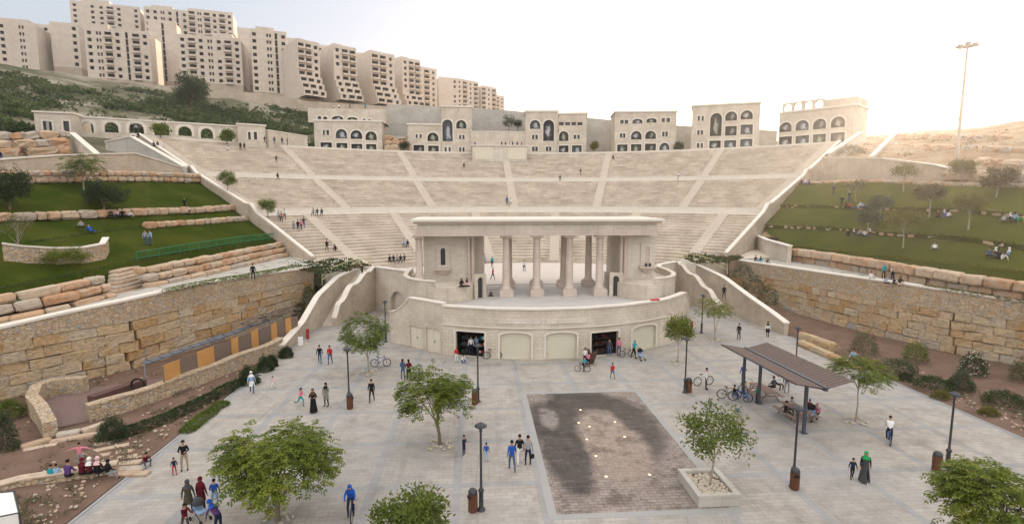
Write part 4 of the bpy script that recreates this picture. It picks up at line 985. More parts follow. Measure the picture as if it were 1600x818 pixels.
def pavilion(label, pl, pr, top, side, ops, depth):
    A, B = at(pl[0],pl[1],27.0), at(pr[0],pr[1],27.0); A.z = B.z = 0; U = (B-A).normalized(); L = (B-A).length; v = plane_uv(A,U,(pl[0]+pr[0])/2,top)[1]
    t = thing('pavilion', label, 'pavilion', (A.x,A.y,26.2)); hs = []
    for (x0,x1,y0,y1) in ops:
        u0,w0 = plane_uv(A,U,x0,y1); u1,_ = plane_uv(A,U,x1,y1); w1 = plane_uv(A,U,x0,y0)[1]; h = rect(u0,u1,w0-26.2,w1-26.2); hs.append(h); opening(t,A,U,h,26.2,'d',.3)
    g = MB(); g.facade((A.x,A.y,26.2), U, L, v-26.2, hs, depth, .3); g.build('wall', M['limestone'], t)
    Nn = U.cross(Vector((0,0,1))); m_ = A.lerp(B,.5)-Nn*depth/2; g = MB(); g.obox((m_.x,m_.y,v+.17), L+.4, depth+.4, .32, math.atan2(U.y,U.x)); g.build('roof_slab', M['coping'], t)
pavilion('square stone pavilion at the far left end of the arcade', (56,209), (117,211), 177, 0, [(68,73.5,189,203),(77,82,190,204),(100,109,189,205)], 8)
pavilion('small square stone pavilion at the right end of the arcade', (372.5,224), (416,226), 196, 0, [(388,392,206,218),(397,402,206,218)], 6)
A, B = at(417,226.5,27), at(478,236,27); t = thing('garden_wall', 'low plain stone wall between the arcade and the first rim building', 'stone wall', (A.x,A.y,26)); g = MB(); g.wall([(A.x,A.y,26,30.2),(B.x,B.y,26,30.6)], .6); g.build('wall', M['limestone'], t); g = MB(); g.wall([(A.x,A.y,30.204,30.4),(B.x,B.y,30.604,30.8)], .9, off=-.15); g.build('coping', M['coping'], t)
# control pavilion cut into the upper tier, with its terrace wall
t = thing('control_pavilion', 'pale stone box cut into the middle of the upper seats, with two blank panels', 'pavilion', (-1.5, 137.5, 23))
g = MB(); g.box(-8.7, 5.4, 137.6, 147.5, 22.5, 28.4); g.build('walls', M['limestone_pale'], t)
g = MB(); g.box(-9.0, 5.7, 137.3, 147.4, 28.403, 28.65); g.build('roof_slab', M['coping'], t)
for x0, x1 in ((-8.0,-3.4),(.4,5.0)):
    g = MB(); g.box(x0, x1, 137.5, 137.598, 25.0, 28.0); g.build('panel', M['shutter'], t)
t = thing('terrace_wall', 'plain stone wall above the pale box in the middle of the rim', 'stone wall', (-1, 148, 28))
g = MB(); g.box(-9.2, 5.9, 147.8, 148.6, 26, 33.2); g.build('wall', M['limestone'], t); g = MB(); g.box(-9.3, 6.0, 147.7, 148.7, 33.203, 33.4); g.build('coping', M['coping'], t)
# great plain retaining wall behind the rim
def zt(px, py, Y): p = at_y(px, py, Y); return p
t = thing('retaining_wall', 'long plain grey retaining wall behind the rim buildings', 'stone wall', (0, 162, 27))
pts = [zt(604,163,163), zt(740,168,162), zt(830,176,161), zt(960,188,160), zt(1060,196,158), zt(1215,204,150)]
g = MB(); g.wall([(p.x,p.y,25,p.z) for p in pts], 1.5, off=-1.5); g.build('wall', M['grey_wall_stone'], t)
t = thing('retaining_wall', 'rough beige retaining wall under the apartment blocks at the top of the scrub hill', 'stone wall', (-130, 215, 58))
pts = [zt(-60,108,196), zt(60,112,200), zt(180,125,204), zt(300,138,212), zt(400,145,220), zt(480,158,226), zt(606,166,240)]
g = MB(); g.wall([(p.x,p.y,p.z-8,p.z+(0 if i>0 else 0)) for i,p in enumerate(pts)], 2, off=-2); g.build('wall', M['wall_stone'], t)
# walls and ramps at the two upper corners of the bowl
def px_wall(label, pts, tops, th=.6, mat='limestone', name='retaining_wall', cop=True):
    tp = [at_y(tx, ty, p.y).z for p, (tx, ty) in zip(pts, tops)]
    t = thing(name, label, 'stone wall', tuple(pts[len(pts)//2])); g = MB(); g.wall([(p.x,p.y,p.z-2.5,z) for p,z in zip(pts,tp)], th, off=-th); g.build('wall', M[mat], t)
    if cop: g = MB(); g.wall([(p.x,p.y,z+.003,z+.18) for p,z in zip(pts,tp)], th+.3, off=-th-.15); g.build('coping', M['coping'], t)
px_wall('long smooth beige wall above the left lawn', [at_lawn(px,py)+LN*2 for px,py in ((-140,286),(0,281),(120,279),(230,279),(300,283))], [(-140,262),(0,252),(120,243),(205,240),(296,262)], mat='wall_stone')
px_wall('sloping ramp wall at the upper left corner of the seats', [at_y(112,235,96), at_y(150,250,88)], [(114,208),(147,242)])
px_wall('grey end wall of the stair at the upper left of the seats', [at_y(166,242,102), at_y(206,244,102), at_y(287,270,95)], [(168,222),(206,214),(287,261)], .7, 'grey_wall_stone')
px_wall('long smooth beige wall above the right lawn', [at_lawn(px,py)+RN*2 for px,py in ((1268,285),(1360,281),(1440,284),(1482,288))], [(1285,246),(1360,248),(1440,258),(1484,268)], mat='wall_stone')
px_wall('sloping beige ramp wall at the upper right beside the rocky hill', [at_y(1364,247,100), at_y(1397,232,112)], [(1364,245),(1397,210)])
px_wall('short coped wall climbing beside the rightmost rim building', [at_y(1297,246,103), at_y(1346,230,116)], [(1297,240),(1346,206)])
def rock_face(label, line, seed, n=3):
    line = line if line[0].x < line[-1].x else line[::-1]
    t = thing('rock_face', label, 'rock face', tuple(line[0])); g = MB(); g.blocks(line, n, [1.5,1.4,1.3], 2.2, 1.4, 4.0, seed, .3, .2, .9, 0, lambda rr, c: rr.choice([.1,.3,.5,.6,.7,.9]), -.15); g.build('rock', M['pink_block'], t)
rock_face('rough ochre rock face below the arcade at the far left', [at_y(-70,252,88), at_y(40,248,90), at_y(108,243,94)], 41, 3)
rock_face('broken pinkish rock between the first rim building and the next', [at_y(603,236,148), at_y(640,236,148)], 43, 3)
for k, (a, b_) in enumerate((((1330,228),(1480,236)),((1400,214),(1560,220)),((1500,236),(1640,242)),((1520,258),(1660,266)),((1490,276),(1620,282)))):
    rock_face(['lowest long shelf of pale rock on the right hillside, left of the mast','high shelf of pale rock near the crest of the right hillside','shelf of pale rock right of the mast foot','shelf of pale rock at the right edge, above the lawn trees','broken shelf of rock just above the top of the right lawn'][k], [at_hill(*b_) - Vector((0,0,.5)), at_hill(*a) - Vector((0,0,.5))][::1], 50 + k, 1)

# ================================================================== APARTMENT BLOCKS ON THE HILL
win_mb = {}
def tower(label, px0, px1, ytop, ybase, Y, cols, fl_h=3.15, yaw=0.0, depth=16, flare=0, group='apartment blocks on the hill', side=0, notch=None):
    """cols: string of column kinds  . blank  w window  b balcony  n narrow pair"""
    A = at_y(px0, ybase, Y); U = Vector((math.cos(yaw), math.sin(yaw), 0)); Wd = plane_uv(Vector((A.x, A.y, 0)), U, px1, ybase)[0]; Nn = U.cross(Vector((0,0,1))); zt_ = at_y((px0+px1)/2, ytop, Y).z
    nfl = max(3, round((zt_ - A.z) / fl_h)); fh = (zt_ - A.z) / nfl; cw = Wd / len(cols)
    t = thing('apartment_building', label, 'apartment block', (A.x, A.y, A.z), group=group)
    body = MB(); holes_w = []
    for f in range(nfl):
        off = max(0, flare - f) * 2.1 if flare else 0; z = A.z + f*fh; a = A + Nn*off; a.z = z; holes = []
        for c, kd in enumerate(cols):
            um = (c + .5)*cw
            if kd == 'w': hh = [(um-.82, um+.82, .8, 2.4)]
            elif kd == 'b': hh = [(um-cw*.38, um+cw*.38, .55, 2.55)]
            elif kd == 'n': hh = [(um-1.0, um-.2, .85, 2.4), (um+.2, um+1.0, .85, 2.4)]
            elif kd == 's': hh = [(um-.55, um+.55, .1, 2.95)]
            else: hh = []
            if kd == 'w' and (f*7 + c*3 + int(px0)) % 23 == 0: hh = []
            for (u0,u1,v0,v1) in hh: holes.append(rect(u0,u1,v0*fh/3.15,v1*fh/3.15)); holes_w.append((a, u0,u1,v0*fh/3.15,v1*fh/3.15,kd))
            if kd == 'b': m_ = a + U*um + Nn*.55; body.obox((m_.x,m_.y,z+.42), cw*.84, 1.1, .84, math.atan2(U.y,U.x))
        body.facade((a.x,a.y,z), U, Wd, fh, holes, depth+off, .75)
    body.facade((A.x,A.y,zt_), U, Wd, .9, [], .4, .1)
    if notch:                             # roof pavilion
        m_ = A + U*(Wd*notch[0]) - Nn*(depth*.4); body.obox((m_.x,m_.y,zt_+notch[2]/2), Wd*notch[1], depth*.6, notch[2], math.atan2(U.y,U.x))
    g = MB(); c = A + U*Wd/2 - Nn*depth/2; g.obox((c.x,c.y,A.z-15), Wd-.2, depth-.2, 30, math.atan2(U.y,U.x)); g.build('foundation', M['wall_stone'], t)
    rt_ = random.Random(int(px0*7+ytop))
    for k in range(rt_.randint(2,4)):
        q = A + U*(Wd*rt_.uniform(.15,.85)) - Nn*(depth*rt_.uniform(.2,.7)); g = MB(); g.lathe([(.8,0),(.8,1.5),(.5,1.75),(0,1.8)],10,(q.x,q.y,zt_+.02+(0 if not notch else 0))); g.build('roof_tank', M['grey_metal'], t)
    if side:                              # windows in the right-hand side wall
        a = A + U*Wd; U2 = -Nn; hs = []
        for f in range(nfl):
            for k in range(side): u = depth*(k+.5)/side; holes_w.append((Vector((a.x,a.y,A.z+f*fh)) + U*.47, u-.6,u+.6,.95,2.3,'side'))
    body.build('walls', M['tower_stone'], t)
    for (a,u0,u1,v0,v1,kd) in holes_w:
        UU, dd = (U, -.72) if kd != 'side' else (-Nn, -.42)
        key = (round(u1-u0,2), round(v1-v0,2), round(yaw,3), kd == 'side')
        if key not in win_mb:
            me = MB(); w_, h_ = u1-u0, v1-v0; me.add([Vector((0,0,0)), UU*w_, UU*w_+Vector((0,0,h_)), Vector((0,0,h_))], [(0,1,2,3)])
            o = me.build('window', M['opening_dark'], None, Vector((0,0,0))); win_mb[key] = o.data
        else: o = bpy.data.objects.new('window', win_mb[key]); COL.objects.link(o)
        N2 = UU.cross(Vector((0,0,1))); o.parent = t; o.location = a + UU*u0 + Vector((0,0,v0)) + N2*dd - Vector(t.location)
    return t
tower('pale apartment block cut by the left edge of the photo, two columns of windows', -30, 62, 33, 106, 268, '.nw.n.', yaw=R(14), notch=(.6,.5,2.5))
tower('plain pale block with one column of windows, second on the hill from the left', 84, 128, 37, 104, 280, '..w', yaw=R(14))
tower('upper apartment block with many windows, highest at the left, behind the front blocks', 114, 222, 4, 62, 330, 'w.wwbw.w', yaw=R(16), notch=(.35,.4,3))
tower('front apartment block with seven columns of windows below the highest block', 138, 238, 46, 122, 262, 'wnbwsbw', yaw=R(12), notch=(.2,.3,3))
tower('blank-sided pale block between the two wide front blocks', 238, 282, 34, 126, 285, '.s.', yaw=R(16))
tower('upper block with a roof pavilion, second of the row behind', 228, 296, 13, 60, 335, 'wwnwsw', yaw=R(16), notch=(.4,.5,2.5))
tower('wide front apartment block with a dark balcony column, behind the lone conifer', 282, 380, 57, 128, 262, 'wbwnwbw', yaw=R(12), notch=(.7,.3,3))
tower('upper block with large dark openings under its roof, third of the row behind', 296, 366, 16, 62, 330, 'bnbwbw', yaw=R(16))
tower('narrow grey block beside the wide front block, half hidden', 378, 404, 48, 132, 285, '.w', yaw=R(16))
tower('apartment block with three sparse columns of windows, left of the stepped blocks', 396, 452, 48, 143, 262, 'w.nsw', yaw=R(18), notch=(.4,.5,2.5))
SY = R(37)
tower('stepped apartment block flaring at its foot, leftmost of the stepped row', 468, 502, 64, 152, 250, 'bbw', yaw=SY, flare=3, depth=34, notch=(.3,.35,2.2))
tower('stepped apartment block flaring at its foot, second of the stepped row', 524, 559, 72, 158, 262, 'wbb', yaw=SY, flare=3, depth=34, notch=(.3,.35,2.2))
tower('stepped apartment block flaring at its foot, third of the stepped row', 582, 618, 82, 164, 282, 'bbw', yaw=SY, flare=3, depth=38, notch=(.3,.4,2.2))
tower('stepped apartment block flaring at its foot, last of the stepped row', 630, 658, 92, 166, 305, 'wbb', yaw=SY, flare=2, depth=34, notch=(.3,.4,2.2))
tower('narrow apartment block set back between the first two stepped blocks', 497, 519, 72, 150, 285, 'ww', yaw=R(25), depth=20)
tower('slim apartment block right of the stepped row', 652, 683, 105, 166, 335, 'wbw', yaw=SY, depth=26)
tower('broad plain apartment block with one column of windows, third from the right end', 686, 716, 122, 168, 365, '..w', yaw=R(20), depth=26)
tower('sunlit apartment block second from the right end of the hill', 714, 748, 124, 168, 385, 'wbwb', yaw=R(40), depth=30)
tower('small stepped block near the right end of the hill', 752, 776, 135, 172, 400, 'bwb', yaw=R(40), depth=24)
tower('lowest and last small block at the right end of the hill', 774, 788, 150, 174, 415, 'bw', yaw=R(40), depth=20)
tower('plain pale block filling the gap left of the stepped row', 436, 470, 60, 148, 300, 'w.w', yaw=R(20), depth=24)
tower('pale block set back between the second and third stepped blocks', 554, 584, 84, 160, 320, '.w.', yaw=R(25), depth=24)
tower('pale block set back between the third and last stepped blocks', 612, 634, 92, 164, 340, 'w.', yaw=R(25), depth=24)
tower('pale upper block with balconies behind the first pale gap', 376, 430, 46, 140, 330, 'wbw.w', yaw=R(16), depth=20)
tower('grey-beige block filling the gap beside the leftmost block', 58, 96, 40, 104, 300, '.w.', yaw=R(16), depth=20)

# ================================================================== TREES AND SHRUBS
def leaf_quad(g, p, d, n, l, w_, tone):
    """one folded leaflet: base p, direction d, face normal n"""
    s_ = d.cross(n).normalized(); m_ = p + d*l*.5 + n*l*.06
    g.add([p, m_ + s_*w_*.5, p + d*l - n*l*.10, m_ - s_*w_*.5], [(0,1,2,3)], 0, None, tone)
def spray(g, p, d, rr, ln, nl, lw, tone):
    """a drooping compound leaf: a stalk with pairs of leaflets"""
    up = Vector((0,0,1)); d = d.normalized(); side = d.cross(up)
    side = side.normalized() if side.length > .05 else Vector((1,0,0))
    for k in range(nl):
        q = (k + 1) / nl; pos = p + d*ln*q + up*(ln*(.16*q - .42*q*q)); dd = (d + up*(.16 - .84*q)*.8).normalized()
        for sg in (-1, 1):
            ld = (side*sg + dd*.55 + up*rr.uniform(-.3,.05)).normalized(); n = ld.cross(dd).normalized() * sg
            if n.z < 0: n = -n
            n = (n + Vector((rr.uniform(-.3,.3), rr.uniform(-.3,.3), 0))).normalized()
            leaf_quad(g, pos, ld, n, lw*rr.uniform(.8,1.2), lw*.42, min(1, max(0, tone + rr.uniform(-.22,.22))))
    leaf_quad(g, p + d*ln + up*(ln*-.26), (d - up*.6).normalized(), up, lw, lw*.42, tone)
def tree(name, label, base, h, rx, ry, rz, cz, mat, seed, style='compound', n=260, lw=.22, trunk=.09, bark='bark', fork=False, group=None, tilt=(0,0), limbs=11, gap=.0):
    """h: height of the crown's centre above the base is cz; rx, ry, rz: crown half sizes"""
    rr = random.Random(seed); base = Vector(base); t = thing(name, label, 'tree', tuple(base), 0, group, world=False)
    tr = MB(); top = Vector((tilt[0], tilt[1], cz + rz*.35)); start = max(.25*cz, cz - rz*1.05)
    path = [Vector((0,0,-.15))]
    for k in range(1, 7):
        q = k/6; path.append(Vector((top.x*q + rr.uniform(-.05,.05)*q*2, top.y*q + rr.uniform(-.05,.05)*q*2, top.z*q)))
    tr.tube(path, [trunk*1.25, trunk*1.0, trunk*.85, trunk*.7, trunk*.52, trunk*.34, trunk*.16], 8)
    if fork: tr.tube([path[1], path[1] + Vector((.25,.1,cz*.35)), Vector((rx*.5, .1, cz))], [trunk*.8, trunk*.6, trunk*.25], 6)
    tips = []
    for i in range(limbs):
        a = 2*PI*(i*.382) + rr.uniform(-.3,.3); q = rr.uniform(.0, 1.0); z0 = start + (top.z*.92 - start)*q
        k = z0 / top.z * 6; i0 = min(5, int(k)); p0 = path[i0].lerp(path[i0+1], k - i0)
        el = rr.uniform(-.25, .9) if style != 'round' else rr.uniform(-.6,.9); u = rr.uniform(.72, .98)
        end = Vector((top.x*.8 + math.cos(a)*math.cos(el)*rx*u, top.y*.8 + math.sin(a)*math.cos(el)*ry*u, cz + math.sin(el)*rz*u))
        mid = p0.lerp(end, .5) + Vector((0,0,(end-p0).length*.10))
        r0 = trunk*(.5 - .28*q); tr.tube([p0, mid, end], [r0, r0*.6, r0*.2], 5); tips.append((p0, mid, end))
        for _ in range(3):
            f = rr.uniform(.35,.9); a2 = mid.lerp(end, f); e2 = a2 + Vector((rr.uniform(-1,1)*rx, rr.uniform(-1,1)*ry, rr.uniform(-.4,.7)*rz))*.33
            tr.tube([a2, e2], [r0*.3, r0*.12], 4, 0, False); tips.append((a2, a2.lerp(e2,.5), e2))
    tr.build('trunk', M[bark], t)
    cr = MB(); C = Vector((top.x*.8, top.y*.8, cz))
    clumps = []
    for (p0, mid, end) in tips:
        for q in (.55, .8, 1.0): clumps.append(mid.lerp(end, q) if q < 1 else end)
    for _ in range(int(len(clumps)*.25)):
        a, el = rr.uniform(0,2*PI), rr.uniform(-.5,1.2); u = rr.uniform(.55,.95); clumps.append(C + Vector((math.cos(a)*math.cos(el)*rx*u, math.sin(a)*math.cos(el)*ry*u, math.sin(el)*rz*u)))
    def shape(p):
        v = p - C; q = math.sqrt((v.x/rx)**2 + (v.y/ry)**2 + (v.z/rz)**2); return q
    clumps = [c for c in clumps if shape(c) < 1.08]
    for k in range(n):
        c = clumps[k % len(clumps)]; tn = .45 + .5*mnoise.noise(Vector((c.x*1.3, c.y*1.3, c.z*1.3 + seed)))
        if gap and mnoise.noise(Vector((c.x*1.7+9, c.y*1.7, c.z*1.7 + seed))) > gap: continue
        p = c + Vector((rr.gauss(0,.16)*rx, rr.gauss(0,.16)*ry, rr.gauss(0,.13)*rz)); q = shape(p)
        if q > 1.12: p = C + (p-C)*(1.1/q)
        out = (p - C); out.z *= .35; out = out.normalized() if out.length > .05 else Vector((1,0,0))
        a = rr.uniform(-1.1,1.1); d = Matrix.Rotation(a, 3, 'Z') @ out; d.z += rr.uniform(-.25,.35)
        if style == 'compound': spray(cr, p, d, rr, lw*2.3, 4, lw, tn)
        else:
            for _ in range(7 if style == 'round' else 5):
                dv = Vector((rr.gauss(0,1), rr.gauss(0,1), rr.gauss(0,1)*.8 + .2)).normalized(); pp = p + dv*lw*rr.uniform(.2,1.6)
                nn = Vector((rr.gauss(0,1), rr.gauss(0,1), rr.gauss(0,1)+.6)).normalized(); leaf_quad(cr, pp, dv, nn, lw*rr.uniform(.7,1.25), lw*.5, min(1,max(0,tn + rr.uniform(-.25,.25))))
    cr.build('crown', M[mat], t)
    return t
def px_tree(name, label, basep, crown, mat, seed, **kw):
    """crown: left, right, top, bottom in the photo; basep: the foot as a point in the place"""
    b_ = Vector(basep); Y = b_.y; k = Y / F_PX * 1.01
    cx, cy = (crown[0]+crown[1])/2, (crown[2]+crown[3])/2; c = at_y(cx, cy, Y)
    rx = (crown[1]-crown[0])/2*k*.94; rz = (crown[3]-crown[2])/2*k
    return tree(name, label, b_, 0, rx, rx, rz, c.z - b_.z, mat, seed, tilt=((c.x-b_.x), 0), **kw)
# plaza trees
PT = 'young trees standing in the plaza'
px_tree('plaza_tree', 'big spreading tree with bright compound leaves at the lower left of the plaza', at(434,812), (346,516,664,788), 'leaf_bright', 1, n=1900, lw=.19, gap=.22, trunk=.13, limbs=16, group=PT)
px_tree('plaza_tree', 'layered bright green tree in the plaza between the stage and the lamp posts', at(688,694), (626,730,568,676), 'leaf_bright', 2, n=1300, lw=.18, gap=.25, trunk=.10, limbs=14, group=PT)
px_tree('plaza_tree', 'dark leafy young tree beside the blue bicycle, left of the stage', at(577,582), (536,605,490,562), 'leaf_mid', 3, n=800, lw=.19, trunk=.06, bark='pale_bark', group=PT)
px_tree('plaza_tree', 'small compact round tree in front of the right shutter of the stage', at(1059,566), (1039,1083,490,541), 'leaf_bright', 4, style='round', n=700, lw=.16, trunk=.05, bark='pale_bark', group=PT)
px_tree('plaza_tree', 'thin forked sapling with sparse leaves beside the right-hand stair', at(1117,530), (1090,1141,465,501), 'leaf_bright', 5, n=170, lw=.22, trunk=.05, bark='pale_bark', fork=True, group=PT, limbs=8)
px_tree('plaza_tree', 'slim young tree right of the shelter, by the planted bank', at(1337,658), (1303,1388,550,616), 'leaf_bright', 6, n=560, lw=.17, trunk=.05, bark='pale_bark', group=PT, limbs=10)
px_tree('plaza_tree', 'airy young tree growing in the square stone planter', at(1110,752,.55), (1064,1180,630,728), 'leaf_mid', 7, style='fine', n=800, lw=.18, trunk=.055, bark='pale_bark', group=PT, limbs=14, gap=.15)
px_tree('plaza_tree', 'leafy tree cut off by the lower right corner of the photo', at(1560,930), (1472,1670,714,890), 'leaf_bright', 8, n=1700, lw=.18, trunk=.1, limbs=16, group=PT)
px_tree('plaza_tree', 'leafy tree cut off by the bottom edge, left of the middle lamp post', at(640,925), (580,708,764,890), 'leaf_mid', 9, style='fine', n=1100, lw=.17, trunk=.08, limbs=14, group=PT)
# stone rings at the feet of the plaza trees
for px, py, lab in ((434,812,'ring of pale cobbles round the foot of the big lower-left tree'),(688,694,'ring of pale cobbles round the foot of the layered bright tree'),(1337,658,'ring of pale cobbles round the slim tree by the right bank'),(577,582,'ring of pale cobbles round the tree by the blue bicycle'),(1059,566,'ring of pale cobbles round the compact round tree'),(1117,530,'ring of pale cobbles round the forked sapling')):
    c = at(px,py); g = MB(); rr = random.Random(px)
    for k in range(26):
        a, r_ = rr.uniform(0,6.28), rr.uniform(.3,.85); g.rbox((c.x+r_*math.cos(a), c.y+r_*math.sin(a), .05), rr.uniform(.12,.22), rr.uniform(.1,.2), rr.uniform(.08,.16), rr.uniform(0,3), .03, .015, 0, rr.random(), k)
    t = thing('cobble_ring', lab, 'cobble ring', tuple(c)); g.build('cobbles', M['pebble'], t)
# lawn trees
LT = 'trees on the left lawn'
px_tree('lawn_tree', 'open young tree with a pale stem at the top of the left lawn', at_lawn(131,297), (106,152,242,284), 'leaf_mid', 11, n=200, lw=.32, trunk=.09, bark='pale_bark', group=LT)
px_tree('lawn_tree', 'dense round dark olive-green tree on the upper left lawn', at_lawn(163,331), (134,191,278,328), 'leaf_dark', 12, style='round', n=900, lw=.2, trunk=.12, group=LT)
px_tree('lawn_tree', 'dark bushy tree at the left edge of the upper lawn', at_lawn(16,330), (-14,40,262,326), 'leaf_dark', 13, style='round', n=800, lw=.22, trunk=.12, group=LT)
px_tree('lawn_tree', 'thin half-bare young tree in front of the small curved rubble wall', at_lawn(30,408), (4,52,330,382), 'leaf_dry', 14, style='fine', n=130, lw=.16, trunk=.06, bark='pale_bark', group=LT)
px_tree('lawn_tree', 'small round tree beside the upper end of the left seat wall', at_seats(356,304), (344,368,266,294), 'leaf_mid', 15, style='round', n=420, lw=.18, trunk=.07, bark='pale_bark', group=LT)
px_tree('lawn_tree', 'small round tree beside the lower end of the left seat wall', at_seats(419,342), (405,430,309,334), 'leaf_mid', 16, style='round', n=420, lw=.17, trunk=.07, bark='pale_bark', group=LT)
g = px_tree('low_bush', 'bright green sprawling bush spilling over the small curved wall', at_lawn(98,412), (62,130,388,424), 'leaf_bright', 17, style='round', n=600, lw=.16, trunk=.03); g['category'] = 'bush'
RTs = 'trees on the right lawn'
for i, (lab, bx, by, cr, mt, sty, n) in enumerate((
    ('pale yellow-green sapling at the top of the right lawn, left of the mast', 1411,300,(1397,1431,254,282),'leaf_yellow','fine',220),
    ('faint thin-crowned sapling on the upper right lawn, leftmost of the trees', 1337,318,(1321,1352,278,306),'leaf_dry','fine',130),
    ('dark grey-green tree above the middle rock row of the right lawn', 1375,346,(1361,1391,303,332),'leaf_grey','round',420),
    ('greyish rounded sapling left of the dark grey-green tree', 1355,366,(1340,1374,324,352),'leaf_grey','round',300),
    ('rounded brownish tree in the middle of the upper right lawn', 1452,338,(1434,1475,288,320),'leaf_brown','round',480),
    ('yellowish spreading tree in the middle of the lower right lawn', 1411,386,(1385,1443,324,364),'leaf_yellow','fine',420),
    ('yellow-green upright tree right of the middle of the right lawn', 1513,360,(1497,1537,300,342),'leaf_yellow','fine',360),
    ('reddish-brown tree at the top right of the right lawn', 1556,308,(1541,1587,261,294),'leaf_brown','round',480),
    ('small yellowish tree right at the foot of the tall mast', 1501,287,(1486,1517,249,274),'leaf_yellow','round',300))):
    px_tree('lawn_tree', lab, at_lawn(bx,by), cr, mt, 30+i, style=sty, n=n, lw=.26, trunk=.085, bark='pale_bark', group=RTs)
# rim trees
for i, (lab, bx, by, Y, cr, mt, sty) in enumerate((
    ('small green tree in front of the fourth arch of the arcade', 251,214,112,(241,264,192,213),'leaf_bright','round'),
    ('clipped round tree in front of the last arch of the arcade', 355,224,118,(346,364,203,222),'leaf_mid','round'),
    ('small dark tree left of the first rim building', 470,236,140,(462,479,212,232),'leaf_dark','round'),
    ('round dark tree between the first and second rim buildings', 631,239,143,(624,639,221,237),'leaf_dark','round'),
    ('feathery grey-green tree above the centre terrace wall', 795,206,155,(786,804,179,203),'leaf_grey','fine'),
    ('smaller feathery tree right of the one above the centre terrace', 809,206,155,(803,815,187,204),'leaf_grey','fine'),
    ('small dark shrub tree right of the third rim building from the right', 1060,238,140,(1054,1066,221,237),'leaf_dark','round'),
    ('yellow-green small tree right of the centre blocks on the rim', 929,239,143,(924,934,222,236),'leaf_yellow','round'))):
    px_tree('rim_tree', lab, at_y(bx,by,Y), cr, mt, 50+i, style=sty, n=220, lw=.32, trunk=.1, group='small trees along the rim')
p = at_hill(299,176); px_tree('conifer', 'lone big dark conifer on the scrub hill below the apartments', p, (277,322,118,178), 'leaf_dark', 61, style='round', n=900, lw=.6, trunk=.3)
# shrubs: dense rounded or spreading
def shrub(name, label, c, rx, ry, h, mat, seed, n=700, lw=.12, flowers=False, group=None, cat='shrub'):
    rr = random.Random(seed); t = thing(name, label, cat, tuple(c), 0, group, world=False); g = MB(); f = MB(); s_ = MB()
    for k in range(9): a = rr.uniform(0,6.28); s_.tube([(0,0,-.1),(math.cos(a)*rx*.5, math.sin(a)*ry*.5, h*.7)], [.03,.012], 4, 0, False)
    s_.build('stems', M['bark'], t)
    for k in range(n):
        a, el = rr.uniform(0,6.283), math.asin(rr.uniform(-.1,1)); d = Vector((math.cos(a)*math.cos(el), math.sin(a)*math.cos(el), math.sin(el)))
        lump = 1 + .22*mnoise.noise(Vector((d.x*2.2+seed, d.y*2.2, d.z*2.2))); u = rr.uniform(.62,1.0)*lump; p = Vector((d.x*rx*u, d.y*ry*u, max(.02, d.z*h*u)))
        tn = .42 + .35*mnoise.noise(p*2.1 + Vector((seed,0,0)))
        for _ in range(3):
            dv = (d + Vector((rr.gauss(0,.7), rr.gauss(0,.7), rr.gauss(0,.6)+.2))).normalized(); nn = Vector((rr.gauss(0,1),rr.gauss(0,1),rr.gauss(0,1)+.5)).normalized()
            leaf_quad(g, p + dv*lw*rr.uniform(0,.8), dv, nn, lw*rr.uniform(.8,1.4), lw*.45, min(1,max(0,tn+rr.uniform(-.25,.25))))
        if flowers and k % 7 == 0 and u > .8:
            f.add([p + d*.05 + Vector((math.cos(q)*.09, math.sin(q)*.05, math.sin(q*2)*.05 + .02*math.cos(q))) for q in (0,1.26,2.5,3.77,5.0)], [(0,1,2,3,4)])
    cr = g.build('foliage', M[mat], t)
    if flowers: f.build('blossoms', M['flower_white'], t)
    return t
def px_shrub(lab, px, py, z, wpx, hpx, mat, seed, deep=.8, **kw):
    c = at(px, py, z); k = c.y / F_PX; return shrub('shrub', lab, c, wpx*k/2, wpx*k/2*deep, hpx*k*1.05, mat, seed, **kw)
BL = 'shrubs on the left bank'; BR = 'shrubs on the right bank'
px_shrub('largest clipped round dark bush at the left edge of the plaza', 390,598,.05, 30,28,'leaf_dark',71, group=BL, n=800)
px_shrub('middle-sized clipped round bush at the left plaza edge', 414,578,.05, 24,22,'leaf_dark',72, group=BL)
px_shrub('small round bush just behind the middle-sized one at the left plaza edge', 425,571,.05, 16,16,'leaf_dark',73, group=BL)
px_shrub('lone round bush at the end of the low wall, nearest the left stair', 447,557,.05, 20,14,'leaf_dark',74, group=BL)
px_shrub('grey-green round bush below the end of the low rubble wall', 176,684,.2, 40,32,'leaf_grey',75, group=BL, n=900)
px_shrub('big grey-green bush at the left edge of the photo on the bank', 2,700,.3, 44,58,'leaf_grey',76, group=BL, n=1100)
px_shrub('low green bush against the left wall foot at the photo edge', 14,648,.4, 40,22,'leaf_mid',77, group=BL)
px_shrub('upper slender dark shrub on the slope beside the left stair', 498,452,3.0, 22,34,'leaf_dark',78, group='dark shrubs on the slope beside the left stair')
px_shrub('middle dark shrub on the slope beside the left stair', 483,476,2.0, 22,34,'leaf_dark',79, group='dark shrubs on the slope beside the left stair')
px_shrub('lowest dark shrub on the slope beside the left stair', 469,500,1.0, 22,30,'leaf_dark',80, group='dark shrubs on the slope beside the left stair')
px_shrub('brownish dry bush at the left edge of the right bank', 1349,552,.6, 46,36,'leaf_dry',81, group=BR, n=800)
px_shrub('bright green upright shrub on the right bank', 1430,560,.6, 40,28,'leaf_mid',82, group=BR, n=700)
px_shrub('long low grey-green shrub behind the slim plaza tree', 1403,580,.4, 64,20,'leaf_grey',83, group=BR, n=900)
px_shrub('white-flowering dark bush on the right bank', 1520,582,.5, 44,34,'leaf_dark',84, group=BR, n=900, flowers=True)
px_shrub('rounded grey bush below the white-flowering one', 1500,606,.35, 40,28,'leaf_grey',85, group=BR, n=900)
